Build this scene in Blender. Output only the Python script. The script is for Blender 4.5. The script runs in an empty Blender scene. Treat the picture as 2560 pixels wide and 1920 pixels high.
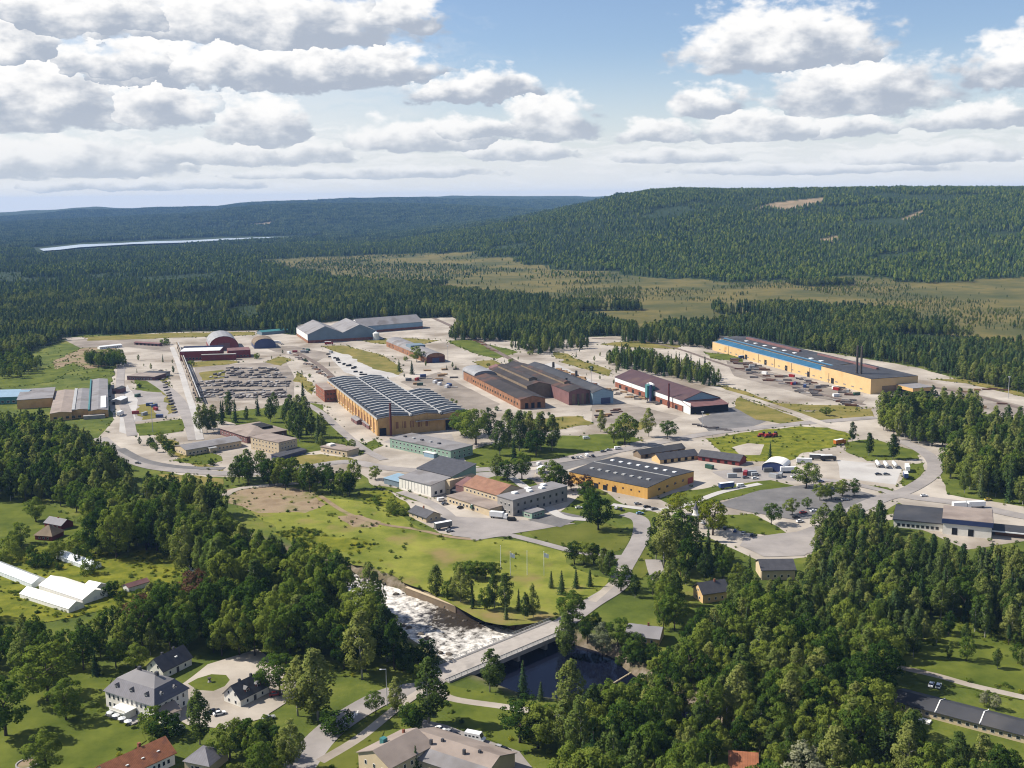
import bpy, math, random, numpy as np
from mathutils import Matrix, Vector
from mathutils.geometry import tessellate_polygon
random.seed(7); rng = np.random.default_rng(7)
S = bpy.context.scene
COL = S.collection
PI = math.pi

# ------------------------------------------------------------------ camera
F = 2700.0; CH = 180.0; PITCH = math.atan(465 / F); ROLL = math.radians(.7)   # F in pixels of the 2560 wide photo
_r = np.array([1., 0, 0]); _u = np.array([0, math.sin(PITCH), math.cos(PITCH)]); _f = np.array([0, math.cos(PITCH), -math.sin(PITCH)])
RX = math.cos(ROLL) * _r - math.sin(ROLL) * _u; UX = math.sin(ROLL) * _r + math.cos(ROLL) * _u
CAM = np.array([0, 0, CH])
cd = bpy.data.cameras.new('camera'); cam = bpy.data.objects.new('camera', cd); COL.objects.link(cam)
cd.sensor_width = 36; cd.lens = F / 2560 * 36; cd.clip_start = 1; cd.clip_end = 120000
cam.matrix_world = Matrix([[RX[0], UX[0], -_f[0], CAM[0]], [RX[1], UX[1], -_f[1], CAM[1]], [RX[2], UX[2], -_f[2], CAM[2]], [0, 0, 0, 1]])
S.camera = cam

def ray(px, py):
    return _f + (px - 1280) / F * RX - (py - 960) / F * UX
def W(px, py, z=0.0):                      # photo pixel -> place on the level z
    d = ray(px, py); return CAM + d * ((z - CH) / d[2])
def PX(p):                                 # places -> photo pixels (vectorised)
    d = np.atleast_2d(p) - CAM; k = d @ _f
    return np.stack([1280 + F * (d @ RX) / k, 960 - F * (d @ UX) / k], 1)

# ------------------------------------------------------------------ sun, sky, exposure
SUN_EL = math.radians(43); SUN_AZ = math.radians(-80)      # azimuth from +Y towards +X
sd = Vector((math.sin(SUN_AZ) * math.cos(SUN_EL), math.cos(SUN_AZ) * math.cos(SUN_EL), math.sin(SUN_EL)))
sl = bpy.data.lights.new('sun', 'SUN'); sl.energy = 5.0; sl.angle = math.radians(.55); sl.color = (1, .93, .82)
so = bpy.data.objects.new('sun', sl); COL.objects.link(so); so.rotation_euler = sd.to_track_quat('Z', 'Y').to_euler(); so.location = (-300, 0, 600)
S.view_settings.view_transform = 'Standard'; S.view_settings.look = 'None'; S.view_settings.exposure = 0.78; S.view_settings.gamma = 1
S.cycles.max_bounces = 5; S.cycles.diffuse_bounces = 2; S.cycles.glossy_bounces = 2; S.cycles.transmission_bounces = 2
S.cycles.volume_bounces = 0; S.cycles.transparent_max_bounces = 4; S.cycles.use_denoising = True; S.cycles.filter_width = 1.1

SKY_STR = .07
def build_world():
    w = bpy.data.worlds.new('World'); S.world = w; w.use_nodes = True
    t = w.node_tree; N = t.nodes; Lk = t.links; N.clear()
    def M(op, a, b=None, c=None, clamp=False):
        n = N.new('ShaderNodeMath'); n.operation = op; n.use_clamp = clamp
        for i, v in enumerate((a, b, c)):
            if v is None: continue
            if isinstance(v, (int, float)): n.inputs[i].default_value = v
            else: Lk.new(v, n.inputs[i])
        return n.outputs[0]
    def V(op, a, b=None):
        n = N.new('ShaderNodeVectorMath'); n.operation = op
        for i, v in enumerate((a, b)):
            if v is None: continue
            if isinstance(v, tuple): n.inputs[i].default_value = v
            else: Lk.new(v, n.inputs[i])
        return n.outputs['Value'] if op == 'LENGTH' else n.outputs[0]
    def smooth(x, a, b):
        n = N.new('ShaderNodeMapRange'); n.interpolation_type = 'SMOOTHSTEP'; n.inputs[1].default_value = a; n.inputs[2].default_value = b
        Lk.new(x, n.inputs[0]); return n.outputs[0]
    def noise(vec, sc, det, rough=.55, color=False):
        n = N.new('ShaderNodeTexNoise'); n.inputs['Scale'].default_value = sc; n.inputs['Detail'].default_value = det; n.inputs['Roughness'].default_value = rough
        Lk.new(vec, n.inputs['Vector']); return n.outputs['Color' if color else 0]
    def mixf(f, a, b):
        n = N.new('ShaderNodeMix'); n.data_type = 'FLOAT'; Lk.new(f, n.inputs[0])
        for i, v in ((2, a), (3, b)):
            if isinstance(v, (int, float)): n.inputs[i].default_value = v
            else: Lk.new(v, n.inputs[i])
        return n.outputs[0]
    def mixc(f, a, b):
        n = N.new('ShaderNodeMix'); n.data_type = 'RGBA'
        if isinstance(f, float): n.inputs[0].default_value = f
        else: Lk.new(f, n.inputs[0])
        for i, v in ((6, a), (7, b)):
            if isinstance(v, tuple): n.inputs[i].default_value = v + (1,)
            else: Lk.new(v, n.inputs[i])
        return n.outputs[2]
    sky = N.new('ShaderNodeTexSky'); sky.sky_type = 'NISHITA'; sky.sun_disc = False
    sky.sun_elevation = SUN_EL; sky.sun_rotation = SUN_AZ; sky.altitude = 200; sky.air_density = 1.0; sky.dust_density = .5; sky.ozone_density = 2.2
    tc = N.new('ShaderNodeTexCoord'); g = tc.outputs['Generated']
    sp = N.new('ShaderNodeSeparateXYZ'); Lk.new(g, sp.inputs[0])
    az = M('MULTIPLY', M('ARCTAN2', sp.outputs[0], sp.outputs[1]), 180 / PI)       # degrees from +Y
    el = M('MULTIPLY', M('ARCSINE', sp.outputs[2]), 180 / PI)
    cb = N.new('ShaderNodeCombineXYZ'); Lk.new(az, cb.inputs[0]); Lk.new(el, cb.inputs[1]); uv = cb.outputs[0]
    # billowing: warp the field of view-directions with turbulence
    st = V('MULTIPLY', uv, (1, 1.7, 1))
    n1 = noise(st, .42, 5, .52, True); n2 = noise(st, 1.5, 4, .52, True)
    wv = V('ADD', V('MULTIPLY', V('SUBTRACT', n1, (.5, .5, .5)), (4.2, 2.3, 0)), V('MULTIPLY', V('SUBTRACT', n2, (.5, .5, .5)), (.9, .75, 0)))
    ws = N.new('ShaderNodeVectorMath'); ws.operation = 'SCALE'; Lk.new(wv, ws.inputs[0]); Lk.new(M('ADD', M('MULTIPLY', smooth(el, .5, 8.), .75), .25), ws.inputs['Scale'])
    q = V('ADD', uv, ws.outputs[0])
    fine = noise(st, .9, 8, .62)
    gsp = N.new('ShaderNodeSeparateXYZ'); Lk.new(q, gsp.inputs[0])
    D = None; T = None; X = None
    for cx, by, hw, hh in CLOUDS:
        hw *= .9; hh *= .95
        d = ray(cx, by); d = d / np.linalg.norm(d)
        u0 = math.degrees(math.atan2(d[0], d[1])); v0 = math.degrees(math.asin(d[2])); wu = hw / 47.1; hv = hh / 47.1
        e = V('MULTIPLY', V('SUBTRACT', q, (u0, v0, 0)), (1 / wu, 1 / hv, 0))
        m = V('MAXIMUM', e, V('MULTIPLY', e, (-1, -4.5, 0)))
        di = M('SUBTRACT', 1.0, V('LENGTH', m))
        es = N.new('ShaderNodeSeparateXYZ'); Lk.new(e, es.inputs[0])
        if D is None: D, T, X = di, es.outputs[1], es.outputs[0]
        else:
            k = M('GREATER_THAN', di, D); T = mixf(k, T, es.outputs[1]); X = mixf(k, X, es.outputs[0]); D = M('MAXIMUM', D, di)
    # the same fair-weather cumulus all over the rest of the sky (a layer seen in perspective)
    zz = M('ADD', M('MAXIMUM', sp.outputs[2], .0), .06)
    pl = N.new('ShaderNodeCombineXYZ'); Lk.new(M('DIVIDE', sp.outputs[0], zz), pl.inputs[0]); Lk.new(M('DIVIDE', sp.outputs[1], zz), pl.inputs[1])
    ga = noise(pl.outputs[0], .55, 7, .55)
    out = M('MAXIMUM', smooth(el, 10.5, 14), smooth(M('ABSOLUTE', az), 27, 33))
    GD = M('MULTIPLY', M('SUBTRACT', ga, .5), 3.0)
    # low streaks towards the horizon
    stk = noise(V('MULTIPLY', q, (.35, 2.2, 1)), .8, 6, .6)
    low = M('MULTIPLY', smooth(el, 6.0, 2.6), smooth(el, -.1, .7))
    LD = M('SUBTRACT', M('MULTIPLY', M('SUBTRACT', stk, .38), 2.2), M('SUBTRACT', 1.0, low))
    shape = M('ADD', D, M('MULTIPLY', M('SUBTRACT', noise(st, .8, 7, .54), .5), 1.15))
    a1 = smooth(shape, -.05, .32)
    a2 = M('MULTIPLY', smooth(GD, .0, .6), out)
    a3 = M('MULTIPLY', smooth(LD, .0, .55), .6)
    vl = None                                   # thin high veil
    for cx, cy, hw, hh in ((300, 330, 950, 400), (1900, 430, 1300, 90)):
        d = ray(cx, cy); d = d / np.linalg.norm(d)
        e = V('MULTIPLY', V('SUBTRACT', uv, (math.degrees(math.atan2(d[0], d[1])), math.degrees(math.asin(d[2])), 0)), (47.1 / hw, 47.1 / hh, 0)); di = M('SUBTRACT', 1.0, V('LENGTH', e)); vl = di if vl is None else M('MAXIMUM', vl, di)
    a4 = M('MULTIPLY', smooth(M('ADD', vl, M('MULTIPLY', M('SUBTRACT', stk, .5), .9)), -.1, .6), .5)
    alpha = M('MAXIMUM', M('MAXIMUM', M('MULTIPLY', a1, .97), a2), a3)
    # sunlit from the upper left, grey underneath
    soft = noise(st, .55, 4, .5)
    lit = M('ADD', M('ADD', M('MULTIPLY', T, 1.25), M('MULTIPLY', X, -.2)), M('ADD', M('MULTIPLY', M('SUBTRACT', soft, .5), 1.7), M('MULTIPLY', M('SUBTRACT', fine, .5), .8)))
    lit1 = smooth(lit, -.2, .72)
    litg = smooth(M('SUBTRACT', 1.15, M('ADD', GD, M('MULTIPLY', fine, .3))), -.2, .8)
    lits = smooth(M('ADD', M('MULTIPLY', M('SUBTRACT', stk, .5), 3.), .62), 0, 1)
    l12 = mixf(M('GREATER_THAN', a2, a1), lit1, litg)
    l = mixf(M('GREATER_THAN', a3, M('MAXIMUM', a1, a2)), l12, lits)
    k = .61 / SKY_STR
    cc = mixc(l, (.43 * k, .48 * k, .565 * k), (1.0 * k, .985 * k, .965 * k))
    # whitish air near the horizon
    skb = V('MULTIPLY', sky.outputs[0], (1.0, 1.0, 1.08))
    hz = mixc(M('MULTIPLY', smooth(el, 8.0, -.3), .85), skb, (.80 * k, .82 * k, .83 * k))
    cch = mixc(M('MULTIPLY', smooth(el, 5.5, 0.), .55), cc, (.66 * k, .70 * k, .73 * k))
    col = mixc(alpha, mixc(a4, hz, (.80 * k, .82 * k, .84 * k)), cch)
    bg = N.new('ShaderNodeBackground'); Lk.new(col, bg.inputs[0]); bg.inputs[1].default_value = SKY_STR
    o = N.new('ShaderNodeOutputWorld'); Lk.new(bg.outputs[0], o.inputs[0])
    w.cycles.sampling_method = 'MANUAL'; w.cycles.sample_map_resolution = 512

CLOUDS = [(180, 60, 470, 110), (640, 95, 470, 150), (940, 190, 190, 90), (600, 200, 560, 110), (1000, 70, 130, 80), (80, 290, 290, 190), (400, 292, 180, 130), (650, 342, 150, 140), (140, 430, 360, 95), (540, 405, 320, 55), (780, 398, 140, 55),
          (1190, 240, 230, 75), (1370, 330, 145, 130), (1180, 340, 250, 60), (1060, 366, 250, 85), (1300, 392, 190, 50), (1960, 152, 290, 165), (2140, 262, 265, 150), (1770, 280, 110, 75), (1640, 350, 125, 62), (1930, 335, 270, 70), (2110, 335, 140, 52),
          (2550, 200, 150, 130), (2440, 310, 190, 70), (1690, 402, 220, 40), (2320, 400, 290, 48), (20, 140, 150, 140), (300, 180, 300, 90), (900, 440, 420, 30), (2000, 430, 420, 30), (350, 470, 380, 26)]
build_world()

# ------------------------------------------------------------------ helpers
def vnoise(x, y, sc, seed=0):
    x = np.asarray(x, float) / sc; y = np.asarray(y, float) / sc
    xi = np.floor(x).astype(np.int64); yi = np.floor(y).astype(np.int64); fx = x - xi; fy = y - yi
    fx = fx * fx * (3 - 2 * fx); fy = fy * fy * (3 - 2 * fy)
    def h(a, b):
        n = (a * 374761393 + b * 668265263 + seed * 974711) & 0x7fffffff
        n = ((n ^ (n >> 13)) * 1274126177) & 0x7fffffff
        return ((n ^ (n >> 16)) & 0xffff) / 65535.
    return (h(xi, yi) * (1 - fx) + h(xi + 1, yi) * fx) * (1 - fy) + (h(xi, yi + 1) * (1 - fx) + h(xi + 1, yi + 1) * fx) * fy
def fbm(x, y, sc, o=4, seed=0):
    s = 0; a = .5; t = 0
    for i in range(o): s = s + a * vnoise(x, y, sc / 2 ** i, seed + i); t += a; a *= .5
    return s / t
def inpoly(x, y, P):
    x = np.asarray(x); y = np.asarray(y); c = np.zeros(x.shape, bool); n = len(P)
    for i in range(n):
        x1, y1 = P[i][:2]; x2, y2 = P[i - 1][:2]
        if y1 == y2: continue
        c ^= ((y1 > y) != (y2 > y)) & (x < (x2 - x1) * (y - y1) / (y2 - y1) + x1)
    return c
def WP(P, z=0.): return [W(a, b, z) for a, b in P]

MATS = {}
def mat(name, col, rough=.8, var=.12, scale=.4, col2=None, metal=0., stripe=None, bump=0., spec=.3, det=4, stain=None):
    """procedural material: base colour broken up by object-space noise, optional rib stripes, stains and relief"""
    if name in MATS: return MATS[name]
    if rough > .25: f_ = .88 if min(col) > .6 else .70; col = tuple(c * f_ for c in col); col2 = None if col2 is None else tuple(c * f_ for c in col2); stain = None if stain is None else (tuple(c * f_ for c in stain[0]),) + tuple(stain[1:])
    m = bpy.data.materials.new(name); m.use_nodes = True; t = m.node_tree; N = t.nodes; Lk = t.links
    b = N['Principled BSDF']; b.inputs['Roughness'].default_value = rough; b.inputs['Metallic'].default_value = metal; b.inputs['Specular IOR Level'].default_value = spec
    tc = N.new('ShaderNodeTexCoord'); n = N.new('ShaderNodeTexNoise'); n.inputs['Scale'].default_value = scale; n.inputs['Detail'].default_value = det; n.inputs['Roughness'].default_value = .62
    Lk.new(tc.outputs['Object'], n.inputs['Vector'])
    cr = N.new('ShaderNodeValToRGB'); Lk.new(n.outputs[0], cr.inputs[0])
    c1 = tuple(max(0, c * (1 - var)) for c in col) + (1,); c2 = (tuple(min(1, c * (1 + var)) for c in col) if col2 is None else tuple(col2)) + (1,)
    cr.color_ramp.elements[0].position = .32; cr.color_ramp.elements[1].position = .68
    cr.color_ramp.elements[0].color = c1; cr.color_ramp.elements[1].color = c2
    out = cr.outputs[0]
    if stain:                                    # rust runs, soot, moss in blotches of their own
        n2 = N.new('ShaderNodeTexNoise'); n2.inputs['Scale'].default_value = stain[1]; n2.inputs['Detail'].default_value = 6; Lk.new(tc.outputs['Object'], n2.inputs['Vector'])
        r2 = N.new('ShaderNodeMapRange'); r2.inputs[1].default_value = stain[2]; r2.inputs[2].default_value = stain[2] + .14; Lk.new(n2.outputs[0], r2.inputs[0])
        mx = N.new('ShaderNodeMix'); mx.data_type = 'RGBA'; Lk.new(r2.outputs[0], mx.inputs[0]); Lk.new(out, mx.inputs[6]); mx.inputs[7].default_value = tuple(stain[0]) + (1,); out = mx.outputs[2]
    hts = n.outputs[0]
    if stripe:                                   # (axis, spacing m, darkening)
        sp = N.new('ShaderNodeSeparateXYZ'); Lk.new(tc.outputs['Object'], sp.inputs[0])
        f = N.new('ShaderNodeMath'); f.operation = 'MULTIPLY'; f.inputs[1].default_value = 2 * PI / stripe[1]; Lk.new(sp.outputs['XYZ'.index(stripe[0])], f.inputs[0])
        s_ = N.new('ShaderNodeMath'); s_.operation = 'SINE'; Lk.new(f.outputs[0], s_.inputs[0])
        r3 = N.new('ShaderNodeMapRange'); r3.inputs[1].default_value = -1; r3.inputs[2].default_value = 1; r3.inputs[3].default_value = 1 - stripe[2]; r3.inputs[4].default_value = 1; Lk.new(s_.outputs[0], r3.inputs[0])
        vm = N.new('ShaderNodeVectorMath'); vm.operation = 'SCALE'; Lk.new(out, vm.inputs[0]); Lk.new(r3.outputs[0], vm.inputs['Scale']); out = vm.outputs[0]
    Lk.new(out, b.inputs['Base Color'])
    if bump:
        bp = N.new('ShaderNodeBump'); bp.inputs['Strength'].default_value = bump; bp.inputs['Distance'].default_value = .6; Lk.new(hts, bp.inputs['Height']); Lk.new(bp.outputs[0], b.inputs['Normal'])
    MATS[name] = m; return m

def tag(o, label=None, cat=None, group=None, kind=None):
    if label: o['label'] = label
    if cat: o['category'] = cat
    if group: o['group'] = group
    if kind: o['kind'] = kind
    return o
def link(name, me, parent=None):
    o = bpy.data.objects.new(name, me); COL.objects.link(o)
    if parent is not None: o.parent = parent
    return o
def empty(name, loc, rz=0, sc=1.):
    o = bpy.data.objects.new(name, None); COL.objects.link(o); o.location = loc; o.rotation_euler = (0, 0, rz); o.scale = (sc, sc, sc); o.empty_display_size = .5
    return o
class MB:
    def __init__(s): s.v = []; s.f = []; s.m = []
    def add(s, vs, fs, mi=0):
        k = len(s.v); s.v += [tuple(map(float, v)) for v in vs]; s.f += [tuple(i + k for i in f) for f in fs]; s.m += [mi] * len(fs); return s
    def box(s, x0, x1, y0, y1, z0, z1, mi=0):
        return s.add([(x0, y0, z0), (x1, y0, z0), (x1, y1, z0), (x0, y1, z0), (x0, y0, z1), (x1, y0, z1), (x1, y1, z1), (x0, y1, z1)],
                     [(0, 3, 2, 1), (4, 5, 6, 7), (0, 1, 5, 4), (1, 2, 6, 5), (2, 3, 7, 6), (3, 0, 4, 7)], mi)
    def hexa(s, p, mi=0):          # 4 bottom + 4 top points
        return s.add(p, [(0, 3, 2, 1), (4, 5, 6, 7), (0, 1, 5, 4), (1, 2, 6, 5), (2, 3, 7, 6), (3, 0, 4, 7)], mi)
    def plate(s, quad, th, mi=0):  # a slab: quad corners are its top, thickness straight down
        return s.hexa([(x, y, z - th) for x, y, z in quad] + list(quad), mi)
    def tube(s, a, b, r0, r1, n=8, mi=0):
        a = np.array(a, float); b = np.array(b, float); d = b - a; d /= np.linalg.norm(d); e = np.cross(d, (0, 0, 1.) if abs(d[2]) < .9 else (1., 0, 0)); e /= np.linalg.norm(e); g = np.cross(d, e)
        vs = [a + (e * math.cos(2 * PI * i / n) + g * math.sin(2 * PI * i / n)) * r0 for i in range(n)] + [b + (e * math.cos(2 * PI * i / n) + g * math.sin(2 * PI * i / n)) * r1 for i in range(n)]
        return s.add(vs, [(i, (i + 1) % n, n + (i + 1) % n, n + i) for i in range(n)] + [tuple(range(n - 1, -1, -1)), tuple(range(n, 2 * n))], mi)
    def mesh(s, name, mats, smooth=False):
        me = bpy.data.meshes.new(name); me.from_pydata(s.v, [], s.f)
        for m in (mats if isinstance(mats, (list, tuple)) else [mats]): me.materials.append(m)
        me.polygons.foreach_set('material_index', s.m); 
        if smooth: me.polygons.foreach_set('use_smooth', [True] * len(s.f))
        me.update(); return me
    def build(s, name, mats, parent=None, smooth=False):
        return link(name, s.mesh(name, mats, smooth), parent)

def rough(P, amp=1.2, step=9.):
    """give a ground patch a natural, uneven edge"""
    out = []
    for i in range(len(P)):
        a = np.array(P[i - 1][:2]); b = np.array(P[i][:2]); n = max(1, int(np.linalg.norm(b - a) / step))
        for k in range(n):
            p = a + (b - a) * k / n
            out.append((p[0] + (float(vnoise(p[0], p[1], 13, 3)) - .5) * 2 * amp, p[1] + (float(vnoise(p[0], p[1], 13, 5)) - .5) * 2 * amp * 1.6))
    return out
HARD = []
def sheet(name, P, z, m, rough_amp=0., step=9., kind='structure', label=None):
    Pw = [tuple(p[:2]) for p in P]
    if rough_amp: Pw = rough(Pw, rough_amp, step)
    if name in ('apron', 'parking', 'forecourt', 'stockyard', 'gravel_drive', 'gravel_patch'): HARD.append(Pw)
    vs = [Vector((x, y, z)) for x, y in Pw]
    tris = tessellate_polygon([vs])
    me = bpy.data.meshes.new(name)
    fs = []
    for t in tris:
        a, b, c = (vs[i] for i in t)
        fs.append(tuple(t) if (b - a).cross(c - a).z > 0 else (t[0], t[2], t[1]))
    me.from_pydata([tuple(v) for v in vs], [], fs); me.materials.append(m)
    o = link(name, me); tag(o, kind=kind)
    if label: o['label'] = label
    return o
def ribbon(name, pts, width, z, m):
    """a road or path along photo pixels, width in metres"""
    p = np.array([W(*q)[:2] for q in pts]); q = []
    for i in range(len(p) - 1):       # Catmull-Rom
        p0 = p[max(i - 1, 0)]; p1 = p[i]; p2 = p[i + 1]; p3 = p[min(i + 2, len(p) - 1)]
        for t in np.linspace(0, 1, 7)[:-1]: q.append(.5 * (2 * p1 + (p2 - p0) * t + (2 * p0 - 5 * p1 + 4 * p2 - p3) * t * t + (3 * p1 - p0 - 3 * p2 + p3) * t ** 3))
    q.append(p[-1]); q = np.array(q); d = np.gradient(q, axis=0); d /= np.linalg.norm(d, axis=1)[:, None]; n = np.stack([-d[:, 1], d[:, 0]], 1)
    L = q + n * width / 2; R = q - n * width / 2; k = len(q); HARD.append([tuple(p) for p in L] + [tuple(p) for p in R[::-1]])
    me = bpy.data.meshes.new(name); me.from_pydata([(x, y, z) for x, y in L] + [(x, y, z) for x, y in R], [], [(k + i, k + i + 1, i + 1, i) for i in range(k - 1)]); me.materials.append(m)
    return tag(link(name, me), kind='structure')

# ------------------------------------------------------------------ terrain
RIV = [(330, 1285, 8), (430, 1325, 8), (560, 1368, 9), (690, 1415, 10), (820, 1448, 11), (940, 1492, 11), (1040, 1545, 14), (1150, 1592, 17), (1270, 1637, 23), (1400, 1682, 24), (1530, 1732, 15), (1640, 1768, 8), (1760, 1800, 5)]
LAKEX = None
RIVW = np.array([np.append(W(a, b, -4)[:2], c) for a, b, c in RIV])
def rivdist(x, y):
    """signed distance to the river's edge, negative in the water"""
    best = np.full(np.shape(x), 1e9)
    for i in range(len(RIVW) - 1):
        a = RIVW[i]; b = RIVW[i + 1]; d = b[:2] - a[:2]; L2 = d @ d
        t = np.clip(((x - a[0]) * d[0] + (y - a[1]) * d[1]) / L2, 0, 1)
        best = np.minimum(best, np.hypot(x - a[0] - t * d[0], y - a[1] - t * d[1]) - (a[2] + t * (b[2] - a[2])))
    return best
def sm(x, a, b):
    t = np.clip((x - a) / (b - a), 0, 1); return t * t * (3 - 2 * t)
def terr(x, y):
    x = np.asarray(x, float); y = np.asarray(y, float); r = np.hypot(x, y); px = 1280 + F * x / np.maximum(y, 1)
    px = np.where(y < 50, np.where(x < 0, -3000, 6000), px)
    Hc = np.interp(px, [900, 1000, 1100, 1200, 1300, 1400, 1490, 1540, 1620, 1700, 1850, 2080, 2200, 2560, 3200, 5000], [0, 10, 30, 52, 80, 118, 152, 176, 194, 199, 193, 190, 194, 184, 150, 60])
    ft = np.interp(px, [1000, 1500, 1800, 2200, 3000], [3100, 2750, 2380, 2280, 2280])
    q = np.clip((r - ft) / (4300 - ft), 0, 1); s = .45 * q + .55 * q * q * (3 - 2 * q)
    n1 = fbm(x, y, 620, 4, 11) - .5
    h = Hc * s * (1 - .45 * sm(r, 4500, 7500)) + n1 * 46 * np.sin(np.clip(s, 0, 1) * PI) * np.clip(Hc / 150, 0, 1)
    Hf = np.interp(px, [-2000, 0, 130, 210, 350, 560, 640, 700, 780, 870, 1080, 1180, 1500, 2560, 5000], [60, 84, 112, 134, 128, 128, 172, 184, 178, 198, 208, 212, 196, 190, 90])
    g = sm(r, 6400, 12000)
    Hf = Hf + (fbm(px * 8, r * .25, 700, 3, 71) - .5) * 34 * (px < 1600)
    g = g * (1 - .75 * sm(r, 12400, 17000))
    h = np.maximum(h, Hf * g + (fbm(x, y, 2600, 4, 21) - .5) * 120 * np.sin(np.clip(g, 0, 1) * PI))
    mr = np.interp(px, [-400, 0, 300, 500, 640, 780, 900, 1100, 1300, 1500], [60, 40, 55, 80, 135, 150, 140, 120, 90, 40]) * sm(r, 5600, 8200) * (1 - .8 * sm(r, 8300, 10000))
    h = np.maximum(h, mr * (.75 + .5 * fbm(x, y, 1500, 3, 44)))
    h = h + (fbm(x, y, 900, 3, 5) - .5) * 24 * sm(r, 2600, 4500) * (1 - sm(r, 4600, 5600)) * np.clip(1 - Hc / 60, 0, 1)
    lk = inpoly(x, y, LAKEX) if LAKEX else np.zeros(x.shape, bool); h = np.where(lk, np.minimum(h, 6), h)
    near = (r < 700)
    rd = np.where(near, rivdist(np.where(near, x, 1e5), np.where(near, y, 1e5)), 99.)
    h = h - 5.6 * (1 - sm(rd, -1.5, 6.5)) * near
    return h
def WT(px, py):
    d = ray(px, py); t = np.linspace(1200, 12000, 1500); h = terr(d[0] * t, d[1] * t); i = np.argmax(CH + d[2] * t < h); return CAM + d * t[i]
TW = lambda x, y: float(terr(np.array([x]), np.array([y]))[0])

BOG = [WP([(640, 652), (900, 636), (1080, 640), (1260, 652), (1440, 676), (1600, 694), (1800, 703), (2000, 706), (2300, 704), (2900, 690), (2900, 930), (2560, 862), (2300, 822), (2150, 792), (1950, 770), (1840, 768), (1720, 776), (1560, 770), (1400, 764), (1250, 748), (1100, 722), (900, 700), (760, 684)]),
       WP([(1450, 800), (1640, 758), (1790, 758), (1850, 790), (1800, 815), (1700, 818), (1560, 832), (1480, 826)])]
CUTS = [[WT(*p) for p in P] for P in ([(1870, 527), (1930, 508), (2060, 494), (2055, 512), (1965, 530), (1925, 520)], [(2250, 548), (2312, 522), (2308, 536), (2270, 552)], [(2045, 600), (2095, 588), (2098, 602), (2055, 606)], [(610, 564), (690, 552), (680, 564), (640, 568)], [(1240, 556), (1330, 552), (1320, 560), (1250, 562)])]
LAKE = WP([(98, 622), (200, 611), (290, 608), (380, 603), (470, 601), (560, 596), (690, 592), (780, 591), (700, 594), (620, 597), (560, 600), (470, 606), (330, 610), (200, 618), (150, 624), (108, 627)], 9)
LAKEX = WP([(70, 616), (200, 602), (560, 588), (850, 584), (790, 592), (700, 597), (560, 604), (330, 616), (200, 625), (100, 634)], 9)
P0 = WP([(150, 845), (300, 838), (430, 830), (640, 826), (740, 838), (742, 812), (900, 798), (1060, 796), (1130, 792), (1160, 812), (1260, 850), (1330, 858), (1480, 842), (1600, 838), (1780, 866), (1800, 838), (2290, 918), (2420, 955), (2700, 1010), (2700, 1080),
         (2560, 1056), (2440, 1030), (2400, 1120), (2350, 1150), (2365, 1235), (2560, 1268), (2700, 1300), (2700, 1390), (2560, 1352), (2420, 1372), (2230, 1300), (2120, 1312), (2020, 1392), (1900, 1402), (1780, 1350), (1640, 1280), (1560, 1262), (1480, 1212),
         (1380, 1300), (1330, 1322), (1190, 1352), (1100, 1330), (1040, 1300), (960, 1235), (900, 1180), (580, 1195), (470, 1190), (330, 1160), (250, 1095), (285, 1050), (268, 1000), (286, 930), (300, 880)])
LEFTM = WP([(-200, 905), (60, 885), (200, 838), (300, 838), (300, 900), (290, 1050), (120, 1080), (-200, 1060)])

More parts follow.
